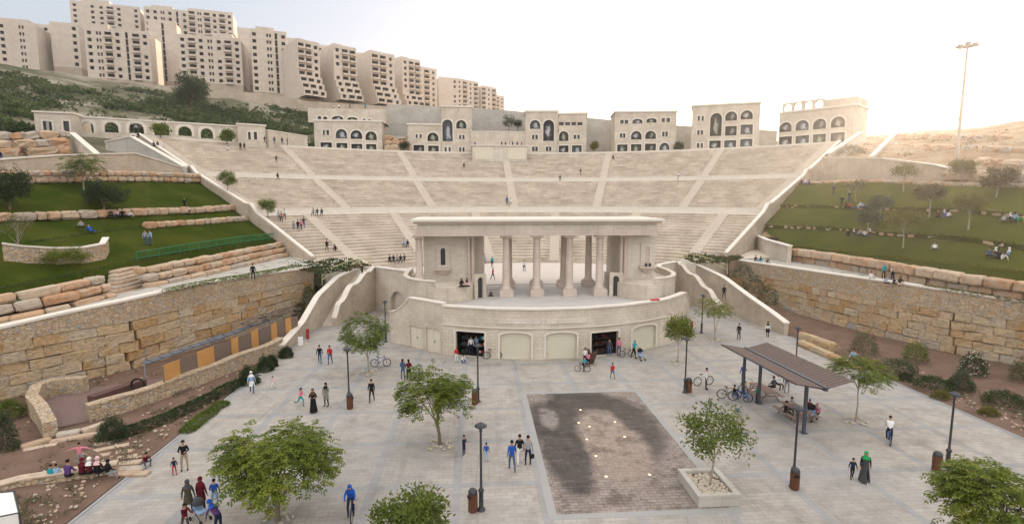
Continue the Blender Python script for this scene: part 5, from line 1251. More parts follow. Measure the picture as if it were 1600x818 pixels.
px_shrub('low dark creeping shrub left of the rounded grey bush', 1458,602,.35, 64,13,'leaf_dark',86, group=BR)
px_shrub('low dark creeping shrub near the right edge of the photo', 1570,628,.3, 70,16,'leaf_dark',87, group=BR)
px_shrub('olive bush cut by the right edge below the wall', 1600,592,.5, 44,36,'leaf_dry',88, group=BR)
px_shrub('small yellow-green tuft at the edge of the right bank', 1470,620,.15, 26,10,'leaf_yellow',89, group=BR, n=300)
px_shrub('second yellow-green tuft farther along the right plaza edge', 1545,646,.15, 30,9,'leaf_yellow',90, group=BR, n=300)
px_shrub('small dark tuft at the right plaza edge beside the lamp head', 1415,592,.15, 22,10,'leaf_dark',91, group=BR, n=300)
px_shrub('upper dark shrub on the slope beside the right stair', 1160,432,4.3, 34,24,'leaf_dark',92, group='dark shrubs on the slope beside the right stair')
px_shrub('middle dark shrub on the slope beside the right stair', 1178,455,3.0, 40,28,'leaf_dark',93, group='dark shrubs on the slope beside the right stair')
px_shrub('lowest dark shrub on the slope beside the right stair', 1198,474,1.8, 40,28,'leaf_dark',94, group='dark shrubs on the slope beside the right stair')
px_shrub('olive bush beside the ramp at the upper right corner of the seats', 1330,240,24.0, 44,12,'leaf_dry',95, n=500, lw=.25)
def bed(label, poly, z, seed, mats=('leaf_dark','leaf_brown'), n=700):
    rr = random.Random(seed); P = [at(px, py, z) for px, py in poly]; t = thing('planted_bed', label, 'planted bed', tuple(P[0])); xs = [p.x for p in P]; ys = [p.y for p in P]
    for mi, mt in enumerate(mats):
        g = MB()
        for _ in range(n):
            p = Vector((rr.uniform(min(xs),max(xs)), rr.uniform(min(ys),max(ys)), z)); ins = False
            for i in range(len(P)):
                a, b_ = P[i], P[i-1]
                if (a.y > p.y) != (b_.y > p.y) and p.x < (b_.x-a.x)*(p.y-a.y)/(b_.y-a.y)+a.x: ins = not ins
            if not ins or (mnoise.noise(Vector((p.x*.5, p.y*.5, seed))) > 0) != (mi == 0): continue
            for _ in range(9):
                dv = Vector((rr.gauss(0,.8),rr.gauss(0,.8),abs(rr.gauss(0,.8))+.3)).normalized(); leaf_quad(g, p + Vector((rr.uniform(-.3,.3),rr.uniform(-.3,.3),0)), dv, Vector((rr.gauss(0,1),rr.gauss(0,1),1)).normalized(), rr.uniform(.25,.5), .16, rr.random())
        g.build('plants', M[mt], t)
bed('planted bed of dark and reddish shrubs at the head of the left stair', [(440,414),(500,396),(560,408),(580,415),(545,424),(500,430)], 6.0, 5)
bed('planted bed of dark and reddish shrubs at the head of the right stair', [(1068,404),(1090,390),(1150,398),(1160,404),(1130,412),(1090,412)], 6.1, 6)
# low hedges along the left bank
def hedge(label, line, w_, h, seed, mat='leaf_dark', n=900):
    rr = random.Random(seed); P = resample(line, 40); t = thing('hedge', label, 'hedge', tuple(P[0])); g = MB()
    for _ in range(n):
        q = rr.uniform(0, 38.99); i = int(q); p = P[i].lerp(P[i+1], q-i); d = (P[i+1]-P[i]).normalized(); s_ = Vector((-d.y,d.x,0)); a = rr.uniform(0,PI)
        tap = min(1, q/3+.3, (39-q)/3+.3)*(1+.3*mnoise.noise(p*.9)); pp = p + s_*math.cos(a)*w_*tap + Vector((0,0,math.sin(a)*h*tap))
        for _ in range(3): dv = Vector((rr.gauss(0,1),rr.gauss(0,1),rr.gauss(0,.7)+.5)).normalized(); leaf_quad(g, pp, dv, Vector((rr.gauss(0,1),rr.gauss(0,1),1)).normalized(), rr.uniform(.1,.2), .07, min(1,max(0,.4+.4*mnoise.noise(p*1.5)+rr.uniform(-.2,.2))))
    g.build('foliage', M[mat], t)
hedge('low dark creeping hedge along the foot of the left rubble wall', [at(168,688,.1), at(250,660,.1), at(330,622,.1), at(384,594,.1)], .55, .42, 7, n=1800)
hedge('ragged green ground strip beside the left plaza edge', [at(288,676,.06), at(320,650,.06), at(350,628,.06)], .5, .16, 8, 'leaf_mid')
hedge('strip of rough grass on the left path above the big wall', [at(250,457,6.35), at(330,440,6.45), at(400,429,6.45), at(470,415,6.3)], .7, .18, 9, 'leaf_mid', 1600)
hedge('strip of rough grass on the right path above the big wall', [at(1440,447,6.2), at(1500,456,6.15), at(1600,471,5.95), at(1700,489,5.85)], .6, .18, 10, 'leaf_yellow', 1200)
# scrub on the hillside: nobody could count it
rr = random.Random(99); g = MB(); cnt = 0
while cnt < 2700:
    th = R(rr.uniform(-118,-18)); rho = rr.uniform(104, 216) if rr.random() < .9 else rr.uniform(80,110); x, y = C0.x + rho*math.sin(th), C0.y + rho*math.cos(th)
    px, py = proj((x,y,hill_z(x,y)))
    if not (-80 < px < 640): continue
    if mnoise.noise(Vector((x*.03, y*.03, 2.2))) + .5*mnoise.noise(Vector((x*.1, y*.1, 5))) < -.2 and rr.random() < .9: continue
    if py < 116 + max(0,px)*.12: continue
    if rho < 108 and math.degrees(th) > -78: continue
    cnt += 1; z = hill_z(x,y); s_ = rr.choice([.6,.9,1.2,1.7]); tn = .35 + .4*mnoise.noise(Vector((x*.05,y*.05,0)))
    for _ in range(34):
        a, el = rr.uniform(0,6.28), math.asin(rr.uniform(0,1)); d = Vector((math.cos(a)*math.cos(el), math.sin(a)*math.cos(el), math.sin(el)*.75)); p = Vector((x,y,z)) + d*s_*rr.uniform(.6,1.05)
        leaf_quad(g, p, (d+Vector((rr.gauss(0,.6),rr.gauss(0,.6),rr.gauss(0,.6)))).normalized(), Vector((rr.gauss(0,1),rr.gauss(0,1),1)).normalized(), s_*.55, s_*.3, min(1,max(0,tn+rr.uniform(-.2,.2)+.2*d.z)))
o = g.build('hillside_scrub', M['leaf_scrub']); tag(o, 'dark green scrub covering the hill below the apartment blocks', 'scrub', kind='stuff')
rr = random.Random(98); g = MB(); cnt = 0
while cnt < 260:
    th = R(rr.uniform(45,112)); rho = rr.uniform(84,150); x, y = C0.x + rho*math.sin(th), C0.y + rho*math.cos(th); q = (Vector((x,y,0))-RA).dot(RN)
    if q < 24 or mnoise.noise(Vector((x*.06,y*.06,1))) < .05 or (rho < 100 and th < R(53)): continue
    cnt += 1; z = hill_z(x,y); s_ = rr.uniform(.35,.9)
    for _ in range(20):
        d = Vector((rr.gauss(0,1)*1.4,rr.gauss(0,1)*1.4,abs(rr.gauss(0,.5)))); p = Vector((x,y,z)) + d*s_*.6; leaf_quad(g, p, Vector((rr.gauss(0,1),rr.gauss(0,1),rr.gauss(0,.5)+.5)).normalized(), Vector((0,0,1)), s_*.6, s_*.3, rr.random())
o = g.build('dry_scrub', M['leaf_dry']); tag(o, 'dry tufts of scrub scattered over the rocky right hillside', 'scrub', kind='stuff')

# ragged grass along the stone rows, and litter of stones and dry tufts on the banks: nobody could count them
rr = random.Random(77); g = MB(); g2 = MB()
for ln, hh in ((L1,.12),(L2,-.05),(L3,.3),(L4,-.1),(R1,.12),(R2,.3),(R3,.3),(R4,-.1)):
    P = resample([Vector((p.x,p.y,p.z+hh)) for p in ln], 260); gg = g if ln[0].x < 0 else g2; s_ = -1 if ln[0].x < 0 else 1
    for p in P:
        if rr.random() < .25: continue
        for _ in range(10):
            q = p + Vector((rr.gauss(s_*.15,.35), rr.gauss(.1,.35), -.05)); dv = Vector((rr.gauss(0,.5),rr.gauss(0,.5),1)).normalized(); leaf_quad(gg, q, dv, Vector((rr.gauss(0,1),rr.gauss(0,1),.2)).normalized(), rr.uniform(.12,.36), .07, rr.random())
tag(g.build('grass_fringe', M['leaf_scrub']), 'ragged grass along the rocks of the left lawn', 'grass', kind='stuff'); tag(g2.build('grass_fringe', M['leaf_yellow']), 'ragged dry grass along the rocks of the right lawn', 'grass', kind='stuff')
gs, gt = MB(), MB()
for sg in (-1, 1):
    n_ = 0
    while n_ < 900:
        px, py = (rr.uniform(-20,440), rr.uniform(560,818)) if sg < 0 else (rr.uniform(1290,1620), rr.uniform(530,690)); p = at(px, py, .2)
        if (sg < 0 and not (-43 < p.x < -27.2 and p.y < 55)) or (sg > 0 and not (27.2 < p.x < 46)): continue
        n_ += 1; cl_ = mnoise.noise(Vector((p.x*.5,p.y*.5,3)))
        if n_ % 3: s2 = rr.uniform(.04,.16); gs.rbox((p.x,p.y,p.z-.1+s2*.2), s2*1.4, s2, s2*.9, rr.uniform(0,3), s2*.2, s2*.08, 0, rr.random(), n_)
        elif cl_ > -.1:
            for _ in range(14): dv = Vector((rr.gauss(0,.8),rr.gauss(0,.8),.8)).normalized(); leaf_quad(gt, p + Vector((rr.gauss(0,.15),rr.gauss(0,.15),-.08)), dv, Vector((rr.gauss(0,1),rr.gauss(0,1),.3)).normalized(), rr.uniform(.12,.4), .05, rr.random())
tag(gs.build('loose_stones', M['step_stone']), 'small loose stones littering the soil banks', 'stones', kind='stuff'); tag(gt.build('dry_grass', M['leaf_dry']), 'dry grass tufts on the soil banks', 'grass', kind='stuff')

# ================================================================== STREET FURNITURE AND THINGS
# lamp posts: one built with its parts, then copied
lampH = 4.45
def make_lamp():
    t = thing('lamp_post', 'x', 'lamp post', world=False, group='lamp posts in the plaza')
    g = MB(); g.lathe([(.20,0),(.20,.06),(.15,.10),(.11,.16),(.105,.95),(.14,.98),(.14,1.06),(.075,1.12),(.06,1.3),(.052,3.95),(.075,3.97),(.075,4.05),(.05,4.08),(.05,4.12)], 14); p = g.build('pole', M['dark_metal'], t)
    g = MB(); g.lathe([(.10,4.12),(.12,4.16),(.10,4.24)], 14); g.build('lamp_glass', M['window_glass'], t)
    g = MB(); g.lathe([(.06,4.24),(.29,4.25),(.30,4.28),(.20,4.36),(.07,4.42),(.03,4.46),(0,4.47)], 18); g.build('lamp_cap', M['dark_metal'], t)
    return reg(t)
lamps = [((752,796),'dark lamp post nearest the photographer, beside the wet fountain floor'),((1239,760),'dark lamp post standing right of the tree planter, with a brown bin'),((1070,613),'dark lamp post overlapping the small compact round tree'),
    ((603,534),'dark lamp post at the left end of the stage wall'),((1096,520),'dark lamp post behind the forked sapling near the right stair'),((546,635),'dark lamp post with a bin hiding its foot, left of the layered tree'),
    ((747,627),'dark lamp post in front of the left shop opening'),((1480,730),'dark lamp post at the right edge of the plaza, above the corner tree'),((1242,590),'dark lamp post half hidden behind the shelter roof')]
pl = make_lamp()
for i, ((px, py), lab) in enumerate(lamps):
    o = pl if i == 0 else copy_tree(pl); o.location = at(px, py); o['label'] = lab
# litter bins
def make_bin():
    t = thing('litter_bin', 'x', 'bin', world=False, group='brown slatted litter bins')
    g = MB(); g.lathe([(.19,0),(.2,.03),(.2,.9),(.21,.93)], 14); b_ = g.build('bin_body', M['bin_wood'], t)
    g = MB()
    for k in range(16): a = 2*PI*k/16; g.obox((.215*math.cos(a), .215*math.sin(a), .47), .065, .03, .8, a + PI/2)
    g.build('slats', M['bin_wood'], t)
    g = MB(); g.lathe([(.22,.93),(.23,.95),(.215,1.05),(.15,1.14),(.05,1.18),(0,1.185)], 16); g.build('bin_lid', M['dark_metal'], t)
    g = MB(); g.box(-.12,.12,-.245,-.2,.72,.86); g.build('slot', M['dark_interior'], t)
    return reg(t)
pb = make_bin()
for i, ((px, py), lab) in enumerate([((739,798),'brown slatted litter bin with a rounded lid, beside the nearest lamp post'),((1241,763),'brown slatted litter bin right of the planter, tucked behind a lamp post'),((1076,612),'brown slatted litter bin beside the lamp post by the compact round tree'),
    ((547,638),'brown slatted litter bin in front of a lamp foot, left of the layered tree'),((742,631),'brown slatted litter bin with a white sticker, in front of the left shop'),((1463,736),'brown slatted litter bin at the right, above the corner tree')]):
    o = pb if i == 0 else copy_tree(pb); o.location = at(px, py); o['label'] = lab; o.rotation_euler.z = i*.8 - 1; o.scale = (1,1,1)
# square planter
t = thing('tree_planter', 'square grey stone planter filled with pale pebbles at the fountain corner', 'planter', (4.1, 24.8, 0)); X0, X1, Y0, Y1 = 3.05, 5.15, 23.4, 26.0
for (a,b_,c,d) in ((X0,X1,Y0,Y0+.25),(X0,X1,Y1-.25,Y1),(X0,X0+.25,Y0+.25,Y1-.25),(X1-.25,X1,Y0+.25,Y1-.25)):
    g = MB(); g.box(a,b_,c,d,0,.5); g.build('side_wall', M['grey_wall_stone'], t); g = MB(); g.box(a-.04*(a<=X0),b_+.04*(b_>=X1),c-.04*(c<=Y0),d+.04*(d>=Y1),.503,.6); g.build('rim', M['grey_wall_stone'], t)
g = MB(); g.box(X0+.25,X1-.25,Y0+.25,Y1-.25,0,.44); g.build('soil', M['soil'], t)
g = MB(); rr = random.Random(5)
for k in range(260): g.rbox((rr.uniform(X0+.32,X1-.32), rr.uniform(Y0+.32,Y1-.32), .47), rr.uniform(.08,.2), rr.uniform(.08,.16), rr.uniform(.06,.12), rr.uniform(0,3), .03, .012, 0, rr.random(), k)
o = g.build('pebbles', M['pebble'], t); o['kind'] = 'stuff'
# fountain lights
for i, (px, py) in enumerate(((907,640),(921,666),(904,660),(961,659),(917,686),(976,682),(931,712),(947,744),(1015,741))):
    c = at(px, py, .01); t = thing('fountain_light', ['small glowing light in the fountain floor, back left one','small glowing light in the fountain floor, second row left','dimmest light in the fountain floor, near the back left','small glowing light in the fountain floor, back right one','small glowing light in the fountain floor, left of the middle','small glowing light in the fountain floor, right of the middle','small glowing light in the fountain floor, left side of the near half','small glowing light in the fountain floor, nearest on the left','small glowing light in the fountain floor, nearest on the right'][i], 'floor light', tuple(c), world=False, group='lights set in the fountain floor')
    g = MB(); g.lathe([(.10,.0),(.10,.018),(.07,.02)], 14); g.build('ring', M['grey_metal'], t); g = MB(); g.lathe([(.07,.017),(0,.022)], 12); g.build('lens', M['fountain_lamp_glow'], t)
# shelter with a folded roof on a row of posts
t = thing('shelter', 'shade shelter with two tilted brown slatted roof wings on dark blue posts', 'shelter', tuple(at(1217,628)))
b0, b1 = at(1288,606,3.55), at(1168,546,3.55); dirv = (b1-b0).normalized(); perp = Vector((-dirv.y, dirv.x, 0)) * -1
b0 = b0 - dirv*.2; b1 = b1 + dirv*.3
def beam(a, b_, w_, h_, nm, mat):
    d = b_ - a; m_ = (a+b_)/2; g = MB(); L = d.length; M4 = Matrix.Translation(m_) @ d.to_track_quat('Y','Z').to_matrix().to_4x4(); g.box(-w_/2,w_/2,-L/2,L/2,-h_/2,h_/2,0,.5,M4); return g.build(nm, M[mat], t)
beam(b0, b1, .22, .26, 'ridge_beam', 'blue_metal')
for (px, py) in ((1283,674),(1217,628),(1163,600)):
    c = at(px, py); q = b0 + dirv*max(0, min((b1-b0).length, (c-b0).dot(dirv))); g = MB(); g.obox((q.x, q.y, 1.72), .17,.17,3.44, math.atan2(dirv.y,dirv.x)); g.obox((q.x,q.y,.02),.4,.4,.04, math.atan2(dirv.y,dirv.x)); g.build('post', M['blue_metal'], t)
for sg, wd in ((-1, 2.0),(1, 1.75)):
    nm = 'roof_wing'; g = MB(); fr = MB(); p_ = perp*sg; n = 26; L = (b1-b0).length
    for k in range(n):
        a = b0 + dirv*(L*(k+.5)/n); tip = a + p_*wd + Vector((0,0,.42)); st_ = a + p_*.14 + Vector((0,0,.05)); d = tip - st_; m_ = (st_+tip)/2
        M4 = Matrix.Translation(m_) @ Matrix((( dirv.x, d.normalized().x, 0, 0),( dirv.y, d.normalized().y, 0, 0),(0, d.normalized().z, 1, 0),(0,0,0,1)))
        g.box(-L/n*.44, L/n*.44, -d.length/2, d.length/2, -.025, .025, 0, rng.random(), M4)
    w_ob = g.build(nm, M['shelter_slat'], t)
    for q in (.02,.34,.66,.98):
        a = b0 + dirv*(L*q) + Vector((0,0,-.07)); tip = a + p_*(wd-.05) + Vector((0,0,.42)); fr.tube([a,tip],.035,5)
    e0, e1 = b0 + p_*wd + Vector((0,0,.36)), b1 + p_*wd + Vector((0,0,.36)); fr.tube([e0,e1],.03,5); fr.build('roof_frame', M['blue_metal'], w_ob)
# picnic tables
def make_picnic():
    t = thing('picnic_table', 'x', 'picnic table', world=False, group='brown picnic tables under the shelter')
    g = MB()
    for k in range(5): g.box(-1.15,1.15,-.45+k*.185,-.45+k*.185+.165,.72,.76)
    g.build('table_top', M['table_wood'], t)
    for s_ in (-1,1):
        g = MB(); g.box(-1.15,1.15,s_*.85-.15,s_*.85+.15,.42,.46); g.build('bench_seat', M['table_wood'], t)
    for x in (-.85,.85):
        g = MB(); g.tube([(x,-.75,0),(x,-.2,.72)],.04,6); g.tube([(x,.75,0),(x,.2,.72)],.04,6); g.tube([(x,-.85,.4),(x,.85,.4)],.035,6); g.build('trestle', M['table_wood'], t)
    return reg(t)
pt = make_picnic(); ang = math.atan2(dirv.y, dirv.x)
for i, ((px,py),lab) in enumerate([((1243,652),'brown picnic table under the near end of the shelter'),((1192,620),'brown picnic table under the far end of the shelter')]):
    o = pt if i == 0 else copy_tree(pt); o.location = at(px,py); o.rotation_euler.z = ang; o['label'] = lab
# bicycles: one built, then copied and recoloured
def make_bike():
    t = thing('bicycle', 'x', 'bicycle', world=False); fy, ry = -.52, .52; wr = .33
    for y in (fy, ry):
        g = MB(); n = 22
        g.tube([(0, y + wr*math.cos(2*PI*k/n), wr + wr*math.sin(2*PI*k/n)) for k in range(n+1)], .028, 6, 0, False); wh = g.build('wheel', M['tyre_rubber'], t)
        s_ = MB(); s_.tube([(0, y + (wr-.05)*math.cos(2*PI*k/n), wr + (wr-.05)*math.sin(2*PI*k/n)) for k in range(n+1)], .012, 4, 0, False)
        for k in range(8): a = PI*k/8; s_.tube([(0, y+(wr-.05)*math.cos(a), wr+(wr-.05)*math.sin(a)), (0, y-(wr-.05)*math.cos(a), wr-(wr-.05)*math.sin(a))], .004, 3, 0, False)
        s_.build('rim', M['chrome'], wh)
    g = MB(); bb, hd, st_ = (0,.08,.3), (0,-.36,.78), (0,.2,.76)
    for a, b_ in ((bb,hd),(bb,st_),(hd,st_),(bb,(0,ry,wr)),(st_,(0,ry,wr)),(hd,(0,fy,wr)),((0,-.36,.78),(0,-.33,.92)),((0,.2,.76),(0,.22,.84))): g.tube([a,b_],.02,6)
    fr = g.build('frame', M['grey_metal'], t)
    g = MB(); g.tube([(-.27,-.24,.95),(-.12,-.33,.93),(.12,-.33,.93),(.27,-.24,.95)],.015,6); g.build('handlebar', M['dark_metal'], t)
    g = MB(); g.rbox((0,.24,.87),.14,.26,.06,0,.03,0); g.build('saddle', M['tyre_rubber'], t)
    g = MB(); g.tube([(-.12,.08,.16),(-.06,.08,.16),(-.06,.08,.44),(-.12,.08,.44)],.012,4); g.tube([(.06,.08,.16),(.12,.08,.16)],.012,4); g.build('pedals', M['chrome'], t)
    return reg(t)
bk = make_bike(); bikes = []
for i, (px,py,hd,sc,mt,lab) in enumerate([(595,572,95,1.05,'blue_paint','blue bicycle parked behind the dark leafy tree, left of the stage'),(769,560,88,1.05,'grey_metal','pale bicycle leaning at the right of the left shop opening'),(551,806,8,1.05,'dark_metal','dark bicycle ridden towards the photographer by the blue-hooded rider'),
    (910,580,75,.8,'dark_metal','small bicycle ridden past the second shop by a child'),(979,557,100,.95,'dark_metal','dark bicycle held beside the person in pink at the right shop'),(1099,601,100,1.05,'white_paint','white-wheeled bicycle stood by the man right of the bin'),
    (1139,622,80,1.05,'dark_metal','dark bicycle leftmost of those left of the shelter'),(1156,626,65,1.0,'blue_paint','bicycle just right of the leftmost one by the shelter'),(1168,612,100,1.0,'yellow_paint','yellow bicycle lying behind the two at the shelter'),(1389,690,146,1.0,'blue_paint','bicycle ridden away across the right of the plaza')]):
    o = bk if i == 0 else copy_tree(bk); o.location = at(px,py); o.rotation_euler.z = R(hd); o.scale = (sc,sc,sc); o['label'] = lab
    for c in o.children:
        if c.name.startswith('frame'):
            if i: c.data = c.data.copy()
            c.data.materials[0] = M[mt]
# pushchairs
def pushchair(px, py, hd, hood, lab):
    t = thing('pushchair', lab, 'pushchair', tuple(at(px,py)), R(hd), world=False); g = MB()
    g.tube([(-.22,-.35,.1),(-.22,.2,.62),(-.22,.45,1.0)],.016,5); g.tube([(.22,-.35,.1),(.22,.2,.62),(.22,.45,1.0)],.016,5); g.tube([(-.22,.45,1.0),(.22,.45,1.0)],.02,5); g.tube([(-.22,.4,.1),(-.22,-.1,.45)],.016,5); g.tube([(.22,.4,.1),(.22,-.1,.45)],.016,5); g.build('frame', M['dark_metal'], t)
    for x in (-.24,.24):
        for y in (-.37,.42):
            g = MB(); g.tube([(x-.02,y,.1),(x+.02,y,.1)],.1,12); g.build('wheel', M['tyre_rubber'], t)
    g = MB(); g.rbox((0,-.02,.48),.42,.5,.12,0,.04,.0); g.rbox((0,.2,.7),.42,.12,.5,0,.04,0); g.build('seat', M['cloth_lightblue'], t)
    g = MB(); g.lathe([(.30,0),(.29,.12),(.22,.24),(.1,.3),(0,.31)], 14, (0,.12,.8), 0, PI*.0, PI*2, True, .5, .85, .9); g.build('hood', M[hood], t)
pushchair(1001,562,20,'cloth_black','pushchair with a dark hood and pale blue seat by the right shop')
pushchair(314,812,60,'cloth_darkgrey','grey pushchair among the women at the lower left')
pushchair(1266,656,-60,'cloth_black','black pushchair at the near post of the shelter')
# low objects at the shops
t = thing('sign_board', 'reddish folding board standing left of the right shop opening', 'sign board', tuple(at(922,568)), R(25), world=False)
for s_ in (-1,1):
    g = MB(); g.obox((0,s_*.3,.62),.75,.05,1.35,0,s_*-.45); g.build('panel', M['rust'], t)
def shop_goods(px0, px1, colors, label, seed):
    A, B = pod_at(px0), pod_at(px1); U = (B-A).normalized(); Nn = Vector((U.y,-U.x,0)); rr = random.Random(seed); t = thing('goods_rack', label, 'goods rack', tuple(A - Nn*1.2)); L = (B-A).length
    sh = MB()
    for z in (.05,.75,1.4): m_ = A.lerp(B,.5)-Nn*1.4; sh.obox((m_.x,m_.y,z),L,.5,.05,math.atan2(U.y,U.x))
    sh.build('shelf', M['dark_metal'], t); n = 0
    for z in (.08,.78,1.43):
        x = .1
        while x < L-.2:
            s_ = rr.uniform(.18,.4); c = A + U*x - Nn*rr.uniform(1.2,1.5); g = MB(); g.rbox((c.x,c.y,z+s_/2),s_*.8,s_*.6,s_,rr.uniform(0,3),.05,.02,0,.5,n); g.build('box', M[rr.choice(colors)], t); x += s_*.9; n += 1
shop_goods(742,756,['yellow_paint','green_paint','blue_paint','red_paint','white_paint','teal_paint'],'rack of brightly coloured goods at the right side of the left shop opening',3)
shop_goods(713,727,['cloth_brown','green_paint','cloth_darkgrey','cloth_beige'],'dim rack of goods at the left side of the left shop opening',4)
shop_goods(927,962,['cloth_brown','cloth_darkgrey','cloth_black','rust','cloth_maroon'],'dim shelves of goods inside the right shop opening',5)
for px, lab in ((733,'lit lamp hanging inside the left shop'),(940,'lit lamp hanging inside the right shop')):
    p = pod_at(px); c = p + Vector((0,1.6,2.2)); t = thing('hanging_lamp', lab, 'lamp', tuple(c)); g = MB(); g.lathe([(.0,-.12),(.1,-.06),(.1,.06),(0,.12)],10,tuple(c)); g.build('bulb', M['shop_lamp_glow'], t); g = MB(); g.tube([c+Vector((0,0,.1)), c+Vector((0,0,.5))],.01,4); g.build('cord', M['dark_metal'], t)
# tall floodlight mast
mb_ = at_hill(1494,252); Yp = mb_.y; top = at_y(1511,72,Yp); t = thing('floodlight_mast', 'very tall pale floodlight mast on the right hillside', 'floodlight mast', tuple(mb_))
H_ = top.z - mb_.z; g = MB(); g.tube([mb_ - Vector((0,0,1)), mb_ + Vector((0,0,H_))],[.32,.16],12); g.build('pole', M['pale_mast'], t)
g = MB(); n = 16
g.tube([(mb_.x+1.0*math.cos(2*PI*k/n), mb_.y+1.0*math.sin(2*PI*k/n), mb_.z+H_-.1) for k in range(n+1)],.09,5,0,False)
for k in range(4): a = PI*k/4; g.tube([(mb_.x+1.0*math.cos(a),mb_.y+1.0*math.sin(a),mb_.z+H_-.1),(mb_.x-1.0*math.cos(a),mb_.y-1.0*math.sin(a),mb_.z+H_-.1)],.06,4,0,False)
g.build('head_ring', M['grey_metal'], t)
for k in range(8):
    a = 2*PI*k/8; c = (mb_.x+1.25*math.cos(a), mb_.y+1.25*math.sin(a), mb_.z+H_+.05); g = MB(); g.obox(c,.6,.45,.3,a,.5); g.build('floodlight', M['grey_metal'], t)
g = MB(); g.rbox((mb_.x,mb_.y,mb_.z+H_+.35),.7,.7,.6,0,.15,0); g.build('winch_head', M['dark_metal'], t)
for px, base, topy, lab in ((868,178,150,'thin aerial mast above the wall right of the centre'),(943,185,138,'taller thin aerial mast above the wall, farther right')):
    c = at_y(px, base, 175); tp = at_y(px, topy, 175); t = thing('aerial_mast', lab, 'aerial', tuple(c)); g = MB(); g.tube([c - Vector((0,0,8)), (c.x,c.y,tp.z)],[.10,.05],5); g.build('pole', M['grey_metal'], t); g = MB()
    for q in (.3,.6,.9): z = c.z+(tp.z-c.z)*q; g.tube([(c.x-.5,c.y,z),(c.x+.5,c.y,z)],.04,4)
    g.build('arms', M['grey_metal'], t)

# ------------------------------------------------------------------ left bank: low walls, screen fence, steps
t = thing('low_wall', 'low rubble wall with a broad pale top along the left edge of the plaza', 'stone wall', tuple(at(300,615)))
P = [at(px,py,.1) for px,py in ((141,662),(200,645),(300,608),(380,575),(440,551))]; P.append(Vector((-26.9,52.0,.1)))
P = resample(P, 22); hts = [1.15 + .05*math.sin(i) for i in range(22)]
g = MB(); g.wall([(p.x,p.y,-.1,p.z+h) for p,h in zip(P,hts)], .6, off=-.6); g.build('rubble', M['rubble'], t); g = MB(); g.wall([(p.x,p.y,p.z+h+.003,p.z+h+.14) for p,h in zip(P,hts)], .74, off=-.67); g.build('coping', M['rubble'], t)
t = thing('low_wall', 'short hooked rubble wall that curls round the end of the left terrace', 'stone wall', tuple(at(60,640,.3)))
P = resample([at(px,py,.3) for px,py in ((80,682),(66,655),(52,640),(60,622),(90,614),(135,612))], 18); g = MB(); g.wall([(p.x,p.y,-.1,p.z+1.0+.2*(i/17)) for i,p in enumerate(P)], .7, off=-.35); g.build('rubble', M['rubble'], t)
# terrace floor behind the low wall
g = MB(); q = [at(px,py,.35) for px,py in ((86,668),(60,626),(135,606),(258,590),(300,604),(146,655))]; g.prism([(p.x,p.y) for p in q][::-1] if False else [(p.x,p.y) for p in q], .0, .36)
struct('terrace_floor', g, M['mosaic_brown'])
# screen fence of alternating panels
t = thing('screen_fence', 'screen of orange wooden and dark woven panels on the left terrace', 'fence', tuple(at(300,590,.8))); P = [at(px,py,.9) for px,py in ((257,606),(330,573),(400,543),(466,516))]
P = resample(P, 10)
def fence_at(px):                      # the fence line seen at a photo column
    best = None
    for k in range(400):
        q = k/399*9; i_ = min(8, int(q)); p = P[i_].lerp(P[i_+1], q-i_); e = abs(proj(p)[0]-px)
        if best is None or e < best[0]: best = (e, p)
    return best[1]
edges = [257,283,309,336,362,374,393,405,424,434,446,456,466]
for i in range(12):
    A, B = fence_at(edges[i]), fence_at(edges[i+1]); wood = i % 2 == 0; d = B-A; g = MB(); n = max(3, int(d.length/.14)); rot = math.atan2(d.y,d.x)
    for k in range(n):
        m_ = A.lerp(B,(k+.5)/n); g.obox((m_.x,m_.y,A.z+.85+rng.uniform(-.03,.03)), d.length/n*.97,.035,1.75 if wood else 1.6, rot, 0, 0, rng.random())
    g.build('wood_panel' if wood else 'woven_panel', M['orange_wood' if wood else 'reed'], t)
    g = MB(); g.tube([(A.x,A.y,A.z-.9),(A.x,A.y,A.z+1.7)],.05,5); g.build('post', M['bark'], t)
t = thing('sheet_roof', 'narrow blue-grey sheets and brushwood cover lying just behind the screen fence', 'sheet roof', tuple(at(340,545,1.6)))
for (x0,y0,x1,y1) in ((228,566,338,528),(332,531,424,497)):
    a, b_ = at(x0,y0,2.3) + Vector((-.5,.6,-.25)), at(x1,y1,2.3) + Vector((-.5,.6,-.25)); d = b_ - a; m_ = (a+b_)/2
    g = MB(); g.obox((m_.x,m_.y,m_.z), d.length, .5, .07, math.atan2(d.y,d.x), .2)
    for k in range(7): q = a.lerp(b_,(k+.5)/7); g.obox((q.x,q.y,q.z+.07), .12, .5, .06, math.atan2(d.y,d.x), .2)
    g.build('sheet', M['tarp_blue'], t)
    for q in (a,b_): g = MB(); g.tube([(q.x,q.y,.3),q],.05,5); g.build('post', M['grey_metal'], t)
g = MB()
for k in range(60): a = at(384+k*1.3, 508-k*.35+rng.uniform(-5,4), 2.6) + Vector((-1,1,0)); g.tube([a, a+Vector((rng.uniform(.4,1.2),rng.uniform(.2,1.0),rng.uniform(-.25,.4)))],.05,4)
g.build('brushwood', M['bark'], t)
t = thing('steel_beam', 'long dark brown beam lying on the left terrace', 'beam', tuple(at(182,612,.6))); a, b_ = at(142,626,.75), at(224,598,.75); d = b_-a; g = MB(); M4 = Matrix.Translation((a+b_)/2) @ d.to_track_quat('Y','Z').to_matrix().to_4x4(); g.box(-.35,.35,-d.length/2,d.length/2,-.4,.35,0,.5,M4); g.build('beam', M['rust'], t)
